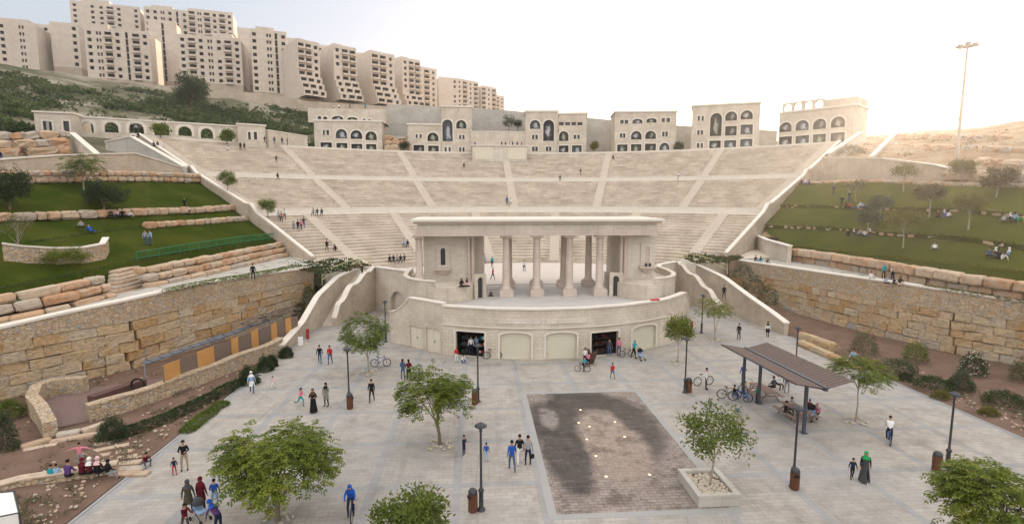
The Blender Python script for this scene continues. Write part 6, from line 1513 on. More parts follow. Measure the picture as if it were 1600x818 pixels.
c = at(214,601,1.15); t = thing('hoop', 'dark round hoop leaning at the end of the brown beam', 'hoop', tuple(c)); g = MB(); n = 20; g.tube([c + RT*(.48*math.cos(2*PI*k/n)) + Vector((0,.1,.45*math.sin(2*PI*k/n))) for k in range(n+1)],.07,6,0,False); g.build('ring', M['tyre_rubber'], t)
t = thing('stone_steps', 'broad steps of long pale stones at the lower left of the plaza', 'steps', tuple(at(110,685,.1)))
for k, (x0,y0,x1,y1,z) in enumerate(((88,678,126,672,.45),(128,672,165,660,.45),(78,690,165,674,.28),(32,697,80,684,.35),(36,704,90,694,.2))):
    a, b_ = at(x0,y0,z), at(x1,y1,z); m_=(a+b_)/2; d=b_-a; g = MB(); g.rbox((m_.x,m_.y,z-.1),d.length,.6,.4,math.atan2(d.y,d.x),.07,.02,0,rng.random(),k); g.build('step', M['step_stone'], t)
t = thing('stone_paving', 'strips of pale stone paving behind the low bench wall at the lower left', 'paving', tuple(at(170,715,.1)))
for k in range(7):
    a, b_ = at(96+k*13, 706+k*5.5, .1), at(196+k*9-k*3, 684+k*9, .1); m_=(a+b_)/2; d=b_-a; g = MB(); g.rbox((m_.x,m_.y,.06),d.length,.5,.16,math.atan2(d.y,d.x),.03,.015,0,rng.random(),k); g.build('slab', M['step_stone'], t)
t = thing('bench_wall', 'low pale stone bench wall at the lower left corner', 'stone wall', tuple(at(110,750,.1))); P = resample([at(px,py,.1) for px,py in ((-60,790),(25,764),(100,752),(182,738))], 10)
g = MB(); g.wall([(p.x,p.y,-.1,p.z+.42) for p in P],.55,off=-.55); g.build('wall', M['rubble'], t); g = MB(); g.wall([(p.x,p.y,p.z+.423,p.z+.5) for p in P],.65,off=-.6); g.build('seat', M['step_stone'], t)
t = thing('canopy_stand', 'corner of a white-topped stand on a black frame at the lower left edge', 'stand', tuple(at(10,818,1.0)))
a = [at(px,py,1.9) for px,py in ((-60,775),(22,767),(30,800),(-60,818))]
g = MB(); g.add(a,[(0,1,2,3)]); g.add([p-Vector((0,0,.06)) for p in a],[(3,2,1,0)]); g.add([a[3],a[2],a[2]-Vector((0,0,.5)),a[3]-Vector((0,0,.5))],[(0,1,2,3)]); g.build('white_top', M['white_paint'], t)
g = MB(); g.tube([a[1],a[2]],.04,5); g.tube([a[0],a[1]],.04,5); g.tube([a[3],a[2]],.03,5); g.tube([a[2],(a[2].x,a[2].y,0)],.045,5); g.tube([a[1],(a[1].x,a[1].y,0)],.045,5); g.build('frame', M['dark_metal'], t)
# right bank: stepped stone blocks at the foot of the stair wall
t = thing('stone_steps', 'stepped ochre stone blocks beside the end of the right stair wall', 'steps', tuple(at(1290,535,.2)))
for k, (x0,y0,x1,y1,z,hh) in enumerate(((1250,531,1270,540,.45,.6),(1270,540,1300,553,.42,.6),(1300,553,1330,566,.4,.55),(1252,519,1276,527,.95,1.2),(1276,527,1302,537,.9,1.1),(1330,566,1347,573,.3,.4))):
    a, b_ = at(x0,y0,z), at(x1,y1,z); m_=(a+b_)/2; d=b_-a; g = MB(); g.rbox((m_.x,m_.y,z-hh/2+.1),d.length,.9,hh,math.atan2(d.y,d.x),.12,.07,0,rng.random()*.6,k); g.build('step', M['ochre_block'], t)
# flat red thing on the podium coping, hydrants, ball
c = pod_at(1022)+Vector((0,.15,TOPZ+.2)); t = thing('folded_cloth', 'folded red cloth on the stage edge at the right', 'cloth', tuple(c)); g = MB(); g.rbox(c,1.0,.35,.16,.3,.05,.03); g.build('cloth', M['cloth_red'], t)
for px,py,lab in ((481,529,'red fire cabinet post beside the left stair wall'),(1080,516,'small red post at the right end of the stage wall')):
    c = at(px,py); t = thing('fire_post', lab, 'post', tuple(c), world=False); g = MB(); g.obox((0,0,.5),.28,.2,1.0); g.build('body', M['red_paint'], t); g = MB(); g.obox((0,0,1.04),.34,.26,.08); g.build('cap', M['red_paint'], t)
c = at(470,540); t = thing('white_board', 'small white board leaning against the left wall end', 'board', tuple(c), world=False); g = MB(); g.obox((0,0,.5),.5,.05,.95,.6); g.build('panel', M['white_paint'], t); g = MB(); g.tube([(-.2,.1,0),(-.2,.1,.95)],.02,4); g.tube([(.2,.1,0),(.2,.1,.95)],.02,4); g.build('frame', M['white_paint'], t)
c = at(1153,640,.13); t = thing('ball', 'blue ball lying on the paving left of the shelter', 'ball', tuple(c), world=False); g = MB(); g.lathe([(0,-.14)]+[(.14*math.cos(a),.14*math.sin(a)) for a in (-1.2,-.8,-.4,0,.4,.8,1.2)]+[(0,.14)],12); g.build('ball_skin', M['blue_paint'], t)

# ================================================================== PEOPLE
def nrm(v): return Vector(v).normalized()
POSES = dict(
 stand=dict(lean=0, arms=[((.28,-.05,-1),(.10,-.18,-1)),((-.28,-.02,-1),(-.10,-.22,-1))], legs=[((.10,0,-1),(.02,.02,-1)),((-.10,0,-1),(-.02,.02,-1))]),
 relaxed=dict(lean=-.03, arms=[((.32,.05,-1),(-.25,-.7,-.55)),((-.30,0,-1),(-.08,-.25,-1))], legs=[((.16,-.05,-1),(.04,.06,-1)),((-.08,.03,-1),(-.03,.03,-1))]),
 walk=dict(lean=.06, arms=[((.25,.35,-1),(.12,.05,-1)),((-.25,-.38,-1),(-.1,-.6,-.9))], legs=[((.06,-.42,-1),(.02,-.05,-1)),((-.06,.30,-1),(-.02,.62,-1))]),
 walk2=dict(lean=.05, arms=[((.25,-.30,-1),(.1,-.5,-.9)),((-.25,.30,-1),(-.1,.05,-1))], legs=[((.06,.26,-1),(.02,.5,-1)),((-.06,-.34,-1),(-.02,.02,-1))]),
 run=dict(lean=.18, arms=[((.35,.5,-.8),(.1,-.8,-.5)),((-.35,-.4,-.8),(-.1,-.9,.1))], legs=[((.08,-.75,-1),(.02,.35,-1)),((-.08,.45,-1),(-.02,1.0,-.5))]),
 hold=dict(lean=.03, arms=[((.35,-.1,-1),(-.45,-.8,.1)),((-.35,-.1,-1),(.45,-.8,.15))], legs=[((.10,0,-1),(.02,.02,-1)),((-.12,-.03,-1),(-.02,.04,-1))]),
 reach=dict(lean=.05, arms=[((.9,-.45,-.25),(.7,-.5,.25)),((-.28,-.05,-1),(-.1,-.25,-1))], legs=[((.14,-.02,-1),(.03,.03,-1)),((-.10,.05,-1),(-.02,.05,-1))]),
 armsout=dict(lean=.02, arms=[((1,-.1,-.15),(1,-.15,-.3)),((-1,-.1,-.15),(-1,-.15,-.3))], legs=[((.12,0,-1),(.02,.02,-1)),((-.12,0,-1),(-.02,.02,-1))]),
 push=dict(lean=.14, arms=[((.2,-.6,-.8),(.0,-1,-.15)),((-.2,-.6,-.8),(.0,-1,-.15))], legs=[((.07,-.25,-1),(.02,.05,-1)),((-.07,.22,-1),(-.02,.4,-1))]),
 bend=dict(lean=.75, arms=[((.2,-.4,-1),(.0,-.3,-1)),((-.2,-.4,-1),(.0,-.3,-1))], legs=[((.12,-.15,-1),(.03,.2,-1)),((-.12,-.1,-1),(-.03,.18,-1))]),
 sit=dict(lean=.10, seat=.45, arms=[((.3,-.35,-1),(-.25,-.9,-.35)),((-.3,-.3,-1),(.2,-.9,-.4))], legs=[((.16,-1,-.05),(.03,.06,-1)),((-.16,-1,-.05),(-.03,.10,-1))]),
 ground=dict(lean=-.05, seat=.11, arms=[((.3,-.45,-.8),(-.2,-.9,-.2)),((-.3,-.4,-.8),(.15,-.9,-.2))], legs=[((.35,-.85,.62),(-.12,-.35,-.95)),((-.35,-.85,.55),(.1,-.4,-.95))]),
 cross=dict(lean=.08, seat=.11, arms=[((.35,-.2,-1),(-.3,-.9,-.2)),((-.35,-.2,-1),(.3,-.9,-.2))], legs=[((.75,-.7,.08),(-.95,-.3,-.1)),((-.75,-.7,.08),(.95,-.3,-.1))]),
 recline=dict(lean=-.62, seat=.11, arms=[((.35,.6,-.75),(.1,.25,-1)),((-.35,.6,-.75),(-.1,.25,-1))], legs=[((.18,-1,.30),(.03,-.85,-.5)),((-.15,-1,.02),(-.03,-1,-.03))]),
 squat=dict(lean=.35, seat=.28, arms=[((.25,-.6,-.8),(-.1,-.9,-.3)),((-.25,-.6,-.8),(.1,-.9,-.3))], legs=[((.3,-.95,.35),(-.06,.28,-1)),((-.3,-.95,.35),(.06,.28,-1))]),
 ride=dict(lean=.42, seat=.93, arms=[((.25,-.75,-.65),(-.05,-.85,-.5)),((-.25,-.75,-.65),(.05,-.85,-.5))], legs=[((.12,-.75,-.75),(-.02,.30,-1)),((-.12,-.45,-1),(.02,.18,-1))]),
)
BODY = {}
def body(pose):
    if pose in BODY: return BODY[pose]
    P = POSES[pose]; ln = P['lean']; sp = Vector((0, -math.sin(ln), math.cos(ln))); fw = Vector((0,-math.cos(ln), -math.sin(ln)))
    LT_, LS_ = .43, .42
    pel = Vector((0,0,0)); wai = pel + sp*.17; che = pel + sp*.38; nkb = pel + sp*.50; nk = pel + sp*.555; hd0 = nk + nrm(sp*.9 + Vector((0,-.12,.3)))*.10; hd1 = hd0 + nrm(sp*.6+Vector((0,-.05,.6)))*.12
    V, Rr, E_, seg = [], [], [], []
    def av(p, r_): V.append(p); Rr.append(r_); return len(V)-1
    def ed(a, b, s_): E_.append((a,b)); seg.append((V[a], V[b], s_))
    i0 = av(pel,(.155,.115)); i1 = av(wai,(.135,.10)); i2 = av(che,(.165,.11)); i3 = av(nkb,(.085,.075)); i4 = av(nk,(.056,.056)); i5 = av(hd0,(.078,.088)); i6 = av(hd1,(.078,.09))
    ed(i0,i1,1); ed(i1,i2,1); ed(i2,i3,1); ed(i3,i4,0); ed(i4,i5,0); ed(i5,i6,0); hands = []
    for sg, (ua, fa) in zip((1,-1), P['arms']):
        sh = pel + sp*.455 + Vector((sg*.165,0,0)); el = sh + nrm(ua)*.27; wr = el + nrm(fa)*.235; hn = wr + nrm(fa)*.07
        a = av(sh,(.062,.062)); b = av(el,(.046,.046)); c = av(wr,(.030,.030)); d = av(hn,(.034,.022)); ed(i2,a,1); ed(a,b,1); ed(b,c,1); ed(c,d,0); hands.append((wr,hn,nrm(fa),sg))
    feet = []
    for sg, (tA, sA) in zip((1,-1), P['legs']):
        hp = pel + Vector((sg*.088,0,-.04)); kn = hp + nrm(tA)*LT_; an = kn + nrm(sA)*LS_
        sh_ = nrm(sA); ft = Vector((0,-1,0)) if abs(sh_.z) > .45 else nrm(Vector((0,-.35,.9))); ft = ft - sh_*min(0.9, max(-.9, ft.dot(sh_)))*.5
        to = an + nrm(ft + Vector((0,0,-.12)))*.17
        a = av(hp,(.088,.092)); b = av(kn,(.058,.06)); c = av(an,(.040,.042)); d = av(to,(.040,.026)); ed(i0,a,2); ed(a,b,2); ed(b,c,2); ed(c,d,3); feet += [an.z - .06, to.z - .03]
    bm = bmesh.new(); lay = bm.verts.layers.skin.verify(); vs = [bm.verts.new(p) for p in V]
    for a, b in E_: bm.edges.new((vs[a], vs[b]))
    for v, r_ in zip(vs, Rr): v[lay].radius = r_
    vs[0][lay].use_root = True
    me = bpy.data.meshes.new('skin_src'); bm.to_mesh(me); bm.free(); o = bpy.data.objects.new('skin_src', me); COL.objects.link(o)
    md = o.modifiers.new('s','SKIN'); md.use_smooth_shade = True; ss = o.modifiers.new('u','SUBSURF'); ss.levels = 2; ss.render_levels = 2
    dg = bpy.context.evaluated_depsgraph_get(); m2 = bpy.data.meshes.new_from_object(o.evaluated_get(dg)); bpy.data.objects.remove(o); bpy.data.meshes.remove(me)
    g = MB(); vv = [v.co.copy() for v in m2.vertices]
    def cl(p):
        best = (9, 0)
        for (a, b, s_) in seg:
            d = b - a; k = max(0, min(1, (p-a).dot(d)/max(1e-9, d.length_squared))); q = (p - (a + d*k)).length
            if q < best[0]: best = (q, s_)
        return best[1]
    b0 = len(g.v); g.v.extend([tuple(v) for v in vv])
    for f in m2.polygons:
        c = sum((vv[k] for k in f.vertices), Vector())/len(f.vertices); g.f.append([b0+k for k in f.vertices]); g.m.append(cl(c)); g.t.append(.5); g.sm.append(True); g.uv.append(None)
    bpy.data.meshes.remove(m2)
    for (wr, hn, d, sg) in hands:                     # fingers and thumb
        side = d.cross(Vector((0,0,1))); side = side.normalized() if side.length > .1 else Vector((1,0,0)); pal = d.cross(side).normalized()
        for k, L in enumerate((.060,.072,.068,.052)):
            q = hn + side*(.024*(k-1.5)*.75) + d*.012; g.tube([q - d*.02, q + d*L*.5 + pal*.004, q + d*L*.9 + pal*.022*(1 if pal.y < 0 else -1)], [.0095,.0088,.0062], 5, 0)
        th = wr + d*.03 + side*.026*(-sg); g.tube([th, th + d*.03 + side*.026*(-sg), th + d*.058 + side*.030*(-sg)], [.011,.010,.007], 5, 0)
    up = (hd1 - hd0).normalized(); fr = (Vector((0,-1,0)) - up*Vector((0,-1,0)).dot(up)).normalized(); c = hd0.lerp(hd1,.5)
    g.tube([c + fr*.075 + up*.012, c + fr*.105 - up*.022, c + fr*.078 - up*.032], [.010,.016,.010], 5, 0)              # nose
    for sg in (1,-1):
        e = c + fr*.083 + up*.018 + Vector((sg*.032,0,0)); g.tube([e - fr*.004, e + fr*.006], [.011,.007], 6, 4)
        g.tube([c + Vector((sg*.082,0,-.025)) , c + Vector((sg*.090,0,.025))], [.014,.018], 5, 0)                         # ears
    g.tube([c + fr*.074 - up*.062 - Vector((.022,0,0)), c + fr*.083 - up*.062, c + fr*.074 - up*.062 + Vector((.022,0,0))], .006, 4, 5)
    low = min(feet); dz = P['seat'] if 'seat' in P else -low
    if pose in ('stand','relaxed','hold','walk','walk2','armsout','reach','push','run','bend'): dz = -low
    ob = g.build('body', [M['skin'], M['cloth_white'], M['cloth_denim'], M['cloth_black'], M['eye'], M['cloth_maroon']], None, Vector((0,0,-dz)))
    BODY[pose] = (ob.data, Vector((c.x,c.y,c.z+dz)), up, fr, dz, sp); bpy.data.objects.remove(ob); return BODY[pose]
HAIR = {}
def hair_mesh(kind, pose):
    if (kind, pose) in HAIR: return HAIR[(kind, pose)]
    _, c, up, fr, dz, sp = body(pose); rt = fr.cross(up); g = MB()
    B = Matrix(((rt.x,fr.x,up.x,c.x),(rt.y,fr.y,up.y,c.y),(rt.z,fr.z,up.z,c.z),(0,0,0,1)))
    def shell(rx, ry, rz, cut, lift=0.0, back=0.0, n=16, m=9):
        vs, fs = [], []
        for i in range(m+1):
            a = PI/2 - (PI/2 + cut)*i/m
            for k in range(n):
                th = 2*PI*k/n; f = math.sin(th); low_ = a
                if f > 0: low_ = PI/2 - (PI/2 + cut*(1-f) - .25*f)*i/m        # open at the face
                vs.append(B @ Vector((math.cos(th)*math.cos(low_)*rx, f*math.cos(low_)*ry - back, math.sin(low_)*rz + lift)))
        for i in range(m):
            for k in range(n): fs.append((i*n+k, (i+1)*n+k, (i+1)*n+(k+1)%n, i*n+(k+1)%n))
        g.add(vs, fs, 0, None, .5, True)
    if kind == 'short': shell(.092,.103,.112,.25,.012,.012)
    elif kind == 'cap': shell(.095,.105,.105,.1,.02,.006); g.obox(tuple(B @ Vector((0,.13,.03))), .13,.10,.015, 0)
    elif kind == 'long':
        shell(.098,.108,.115,.5,.012,.014); q = c - fr*.075; g.tube([q + up*.03, q - up*.10, q - sp*.24 - fr*.02], [.07,.075,.045], 8)
    elif kind == 'bald': shell(.086,.096,.104,.05,.012,.014)
    else:                                              # headscarf: round the head and over the shoulders
        shell(.105,.115,.12,.55,.008,.010); nk = c - up*.12
        prof = [(.085,.03),(.10,-.02),(.135,-.08),(.185,-.14),(.20,-.20)]
        M4 = Matrix.Translation(nk - fr*.015) @ sp.to_track_quat('Z','Y').to_matrix().to_4x4(); vs, fs = [], []
        for (r_, z) in prof:
            for k in range(16): th = 2*PI*k/16; vs.append(M4 @ Vector((math.cos(th)*r_*1.05, math.sin(th)*r_*.78, z)))
        for i in range(len(prof)-1):
            for k in range(16): fs.append((i*16+k,(i+1)*16+k,(i+1)*16+(k+1)%16,i*16+(k+1)%16))
        g.add(vs, fs, 0, None, .5, True)
    o = g.build('hair', M['cloth_hair']); HAIR[(kind,pose)] = o.data; bpy.data.objects.remove(o); return HAIR[(kind,pose)]
ROBE = {}
def robe_mesh(pose, kind):
    if (pose,kind) in ROBE: return ROBE[(pose,kind)]
    _, c, up, fr, dz, sp = body(pose); g = MB(); n = 20; vs, fs = [], []
    prof = [(.175,dz+.02),(.185,dz-.08),(.20,dz-.3),(.235,dz-.55),(.27,.07)] if kind == 'robe' else [(.165,dz+.05),(.185,dz-.06),(.20,dz-.22),(.215,dz-.36)]
    if kind == 'robe': prof = [(.172,dz+.36),(.16,dz+.18)] + prof
    for j, (r_, z) in enumerate(prof):
        off = sp*(z-dz) if z > dz else Vector((0,0,z-dz)); q = max(0,(dz-z)/max(.1,dz))
        for k in range(n):
            th = 2*PI*k/n; w_ = 1 + .07*q*math.sin(5*th) + .05*q*math.sin(3*th+1); ex = 1 + (.35*q if pose in ('walk','walk2','run') else 0)
            vs.append(Vector((off.x + math.cos(th)*r_*w_, off.y + math.sin(th)*r_*w_*.8*ex, dz + off.z)))
    m_ = len(prof)
    for i in range(m_-1):
        for k in range(n): fs.append((i*n+k,(i+1)*n+k,(i+1)*n+(k+1)%n,i*n+(k+1)%n))
    g.add(vs, fs, 0, None, .5, True); o = g.build('robe', M['cloth_black']); ROBE[(pose,kind)] = o.data; bpy.data.objects.remove(o); return ROBE[(pose,kind)]
NP = 0
def person(pos, pose, hd, label, top='white', bottom='denim', hair='short', hc='hair', sc=1.0, robe=None, rc=None, shoes='black', group=None, bag=None):
    global NP; NP += 1
    data = body(pose)[0]; t = thing('person', label, 'person', tuple(pos), R(hd), group, world=False); t.scale = (sc,)*3
    if sc < .8: t['category'] = 'child'
    o = bpy.data.objects.new('body', data); COL.objects.link(o); o.parent = t
    for i, m_ in enumerate(('skin','cloth_'+top,'cloth_'+bottom,'cloth_'+shoes,'eye','cloth_maroon')):
        if i in (1,2,3): o.material_slots[i].link = 'OBJECT'; o.material_slots[i].material = M[m_]
    h = bpy.data.objects.new('headscarf' if hair == 'scarf' else ('cap' if hair == 'cap' else 'hair'), hair_mesh(hair, pose)); COL.objects.link(h); h.parent = t
    h.material_slots[0].link = 'OBJECT'; h.material_slots[0].material = M['cloth_'+hc]
    if sc < .8: h.scale = (1,1,1)
    if robe:
        r_ = bpy.data.objects.new('robe' if robe == 'robe' else 'coat_skirt', robe_mesh(pose, robe)); COL.objects.link(r_); r_.parent = t; r_.material_slots[0].link = 'OBJECT'; r_.material_slots[0].material = M['cloth_'+(rc or top)]
    return t
G = lambda px, py, z=0: at(px, py, z)
# on the plaza, left half
person(G(289,734),'hold',20,'man in a black jacket and khaki trousers at the left plaza edge',top='black',bottom='khaki')
person(G(273,741),'stand',30,'small child in a dark jacket and red trousers beside the man in khaki',top='navy',bottom='red',sc=.56)
person(G(296,803),'stand',200,'woman in an olive coat and dark scarf, bottom left group',top='olive',bottom='black',hair='scarf',hc='darkgrey',robe='coat',rc='olive')
person(G(316,798),'stand',170,'woman in a maroon headscarf and coat, bottom left group',top='maroon',bottom='black',hair='scarf',hc='maroon',robe='coat',rc='maroon')
person(G(337,792),'relaxed',190,'boy in a bright blue shirt behind the bottom left group',top='blue',bottom='lightblue',sc=.85)
person(G(290,830),'push',60,'girl in maroon by the pushchair at the bottom edge',top='maroon',bottom='darkgrey',hair='long',sc=.8)
person(G(343,834),'bend',250,'person bending in purple at the bottom edge',top='purple',bottom='navy',hair='scarf',hc='blue')
person(G(549,804),'ride',8,'rider in a blue hooded jacket on the dark bicycle',top='blue',bottom='navy',hair='scarf',hc='blue')
person(G(470,634),'run',60,'girl running in a pink top and turquoise leggings',top='pink',bottom='teal',hair='long',sc=.84)
person(G(490,644),'hold',10,'woman in a long black robe between the running girl and the coated woman',top='black',bottom='black',hair='scarf',hc='brown',robe='robe',rc='black')
person(G(510,634),'relaxed',-20,'woman in a grey-green coat with a dark scarf and bag',top='greygreen',bottom='black',hair='scarf',hc='black',robe='coat',rc='greygreen')
person(G(394,613),'walk',20,'person in a white scarf, pale jacket and jeans by the round bushes',top='lightblue',bottom='denim',hair='scarf',hc='white',robe='coat',rc='white')
person(G(427,607),'walk2',0,'toddler in a pale pink top near the person in the white scarf',top='palepink',bottom='white',sc=.6)
person(G(500,567),'walk',10,'man in a dark top walking beside the man in red',top='black',bottom='denim')
person(G(516,568),'walk2',0,'man in a red shirt and jeans walking from the left stair',top='red',bottom='denim')
person(G(581,627),'walk2',0,'man in a black suit jacket over a white shirt, walking alone',top='black',bottom='black',hair='short')
person(G(630,592),'relaxed',160,'woman in blue denim standing arm in arm beside the one in dark',top='denim',bottom='denim',hair='long')
person(G(639,593),'hold',200,'woman in a dark dress and bag beside the one in blue denim',top='maroon',bottom='black',hair='long',robe='coat',rc='black')
person(G(713,565),'stand',20,'child in a red cap and red and white clothes by the left shop',top='red',bottom='white',hair='cap',hc='red',sc=.8)
person(G(722,566),'squat',40,'child crouching in white and blue beside the red cap by the left shop',top='white',bottom='blue',sc=.75)
person(pod_at(734)+Vector((.1,1.0,.03)),'stand',0,'man in a white shirt standing inside the left shop opening',top='white',bottom='navy',hair='bald')
person(pod_at(741)+Vector((.2,1.5,.03)),'hold',-30,'person in light blue standing deeper inside the left shop',top='lightblue',bottom='black')
person(G(725,712),'hold',60,'boy in navy holding something, left of the nearest lamp post',top='navy',bottom='navy',sc=.74,shoes='white')
person(G(760,720),'stand',170,'small child in a blue top and pale trousers right of the lamp post',top='blue',bottom='lightblue',sc=.64)
person(G(800,734),'walk',185,'man in a bright blue shirt and jeans, left of the three walking away',top='blue',bottom='denim')
person(G(812,724),'walk2',180,'man in a black jacket and white trousers, middle of the three walking away',top='black',bottom='white')
person(G(825,726),'stand',180,'man in a pale grey shirt carrying a black bag, right of the three',top='grey',bottom='navy')
t = thing('handbag', 'small black bag held by the man in pale grey', 'bag', tuple(G(831,713,.55))); g = MB(); c = at(831,712,.55); g.rbox(c,.28,.12,.26,0,.04,.01); g.build('bag_body', M['cloth_black'], t); g = MB(); g.tube([c+Vector((-.08,0,.12)),c+Vector((0,0,.26)),c+Vector((.08,0,.12))],.01,4); g.build('handle', M['cloth_black'], t)
person(G(957,591),'walk',190,'boy in a red shirt and jeans standing alone before the right shop',top='red',bottom='denim',sc=.78)
person(G(910,580),'ride',75,'child with a teal top riding the small bicycle',top='teal',bottom='black',sc=.8,hair='short')
person(G(919,573),'hold',200,'girl in a pink top beside the folding board',top='pink',bottom='black',hair='long',sc=.8)
person(G(914,569),'stand',150,'person with a white top behind the girl in pink',top='white',bottom='black',sc=.9)
person(G(952,556),'stand',150,'person in dark clothes at the right jamb of the right shop',top='darkgrey',bottom='denim')
person(G(967,555),'stand',10,'person in a pink shirt and blue trousers by the right shop bicycle',top='pink',bottom='denim')
person(G(990,559),'push',40,'person in a turquoise top and black trousers by the dark-hooded pushchair',top='teal',bottom='black',hair='scarf',hc='teal')
# plaza, right half
person(G(1103,608),'stand',60,'man in a white and black top standing at the white-wheeled bicycle',top='white',bottom='navy')
person(G(1154,530),'relaxed',-60,'person in black standing near the foot of the right stair',top='black',bottom='black')
person(G(1199,526),'walk',-40,'woman in black with a white top by the right stair wall',top='white',bottom='black',hair='scarf',hc='black',robe='coat',rc='black')
person(G(1161,600),'reach',-70,'man in a blue shirt with an arm stretched out at the far shelter post',top='blue',bottom='denim')
person(G(1183,628),'stand',200,'boy in a green shirt left of the shelter tables',top='green',bottom='black',sc=.72)
person(G(1146,622),'sit',80,'boy in black sitting on the leftmost of the bicycles by the shelter',top='black',bottom='navy',sc=.85)
person(G(1163,624),'squat',60,'child crouching in light blue beside the bicycles by the shelter',top='lightblue',bottom='blue',sc=.8)
person(G(1229,614),'stand',150,'person in a rust-red top standing between the shelter tables',top='maroon',bottom='grey',hair='long')
person(G(1209,612),'sit',200,'person in dark clothes seated at the far shelter table',top='darkgrey',bottom='black')
person(G(1214,606),'sit',20,'person in white seated at the back of the far shelter table',top='white',bottom='black')
person(G(1226,653),'sit',70,'man in black seated at the left of the near shelter table',top='black',bottom='darkgrey')
person(G(1235,646),'sit',10,'person in a pale shirt seated behind the near shelter table',top='grey',bottom='black')
person(G(1264,644),'sit',-20,'child in dark red seated at the right of the near shelter table',top='maroon',bottom='black',sc=.8)
person(G(1277,652),'sit',-60,'girl in pink with a pink scarf at the near shelter post',top='pink',bottom='black',hair='scarf',hc='palepink',sc=.9)
person(G(1350,752),'walk',-30,'woman in a bright green headscarf and long dark skirt',top='black',bottom='black',hair='scarf',hc='green',robe='robe',rc='darkgrey',shoes='white')
person(G(1331,747),'walk2',-20,'boy in dark clothes holding on beside the woman in the green scarf',top='navy',bottom='black',sc=.68)
person(G(1389,690),'ride',146,'boy in a white shirt riding away on the right of the plaza',top='white',bottom='navy',sc=.95)
person(G(1333,566,.45),'sit',-60,'person in a light blue shirt sitting on the right bank edge behind the slim tree',top='lightblue',bottom='darkgrey')
person(at(1131,466,2.6),'walk',-20,'person in black climbing the right-hand stair',top='black',bottom='black')
person(at(566,432,4.9),'walk',150,'dark figure near the top of the left-hand stair',top='darkgrey',bottom='black')
# lower left terrace
for (px,py,z,pose,hd,top,bot,hair,hc,sc,lab) in ((80,742,.45,'sit',200,'teal','black','short','hair',.72,'child in teal, leftmost on the low bench wall'),(88,741,.45,'sit',190,'lightblue','black','short','hair',.72,'child in pale blue, second on the low bench wall'),
    (106,741,.45,'sit',180,'purple','black','short','hair',1,'adult in a purple top on the low bench wall'),(128,738,.45,'sit',170,'maroon','black','scarf','maroon',1,'woman in maroon on the low bench wall'),
    (139,737,.45,'sit',170,'maroon','black','scarf','white',1,'woman with a white scarf on the low bench wall'),(152,736,.45,'sit',170,'black','black','scarf','palepink',1,'woman in black with a pale scarf on the low bench wall'),(168,738,.45,'sit',150,'black','grey','scarf','black',.9,'woman in black and grey, rightmost on the low bench wall')):
    person(at(px,py,.5) - Vector((0,0,.45*sc)), pose, hd, lab, top=top, bottom=bot, hair=hair, hc=hc, sc=sc)
person(at(127,729,.1),'armsout',10,'person in pink with both arms stretched out behind the seated women',top='pink',bottom='grey',sc=.82)
person(at(227,726,.05),'squat',60,'child crouching on the paving right of the bench wall',top='maroon',bottom='denim',sc=.75)
# left path, lawns and stair wall
person(at(396,437,6.45),'stand',190,'person in black standing by the coping of the left wall',top='black',bottom='black')
L_ = lambda px, py: at_lawn(px, py) + Vector((0,0,.12))
for (px,py,pose,hd,top,bot,hair,sc,lab) in ((228,384,'stand',20,'grey','denim','short',1,'man in grey and jeans, left of the pair on the left lawn'),(236,384,'stand',-20,'lightblue','denim','short',1,'man in light blue and jeans, right of the pair on the left lawn'),
    (127,357,'cross',30,'grey','black','short',1,'person sitting on the left lawn above the curved wall'),(142,363,'recline',60,'blue','blue','short',1,'person in blue lying on the left lawn above the curved wall'),
    (174,339,'cross',10,'brown','black','short',1,'person sitting under the round tree, leftmost of four'),(183,339,'ground',-10,'palepink','denim','long',1,'person in pale pink sitting under the round tree'),(192,339,'cross',20,'black','navy','short',1,'person in black sitting under the round tree'),(201,340,'recline',-40,'white','black','short',1,'person in white reclining right of those under the round tree'),
    (289,329,'stand',10,'black','black','short',1,'person in black standing at the middle rocks of the left lawn'),(294,331,'cross',20,'white','navy','short',.9,'person sitting in front of the one in black at the middle rocks'),
    (378,331,'ground',60,'black','black','short',1,'person in black at the right end of the middle rock row'),(433,374,'stand',10,'maroon','denim','long',.95,'person in maroon by the stone box at the lawn corner'),(438,373,'stand',0,'white','denim','short',.95,'person in white by the stone box at the lawn corner'),(2,258,'stand',90,'navy','denim','short',1,'person in navy at the far left above the beige wall')):
    person(L_(px,py), pose, hd, lab, top=top, bottom=bot, hair=hair, sc=sc)
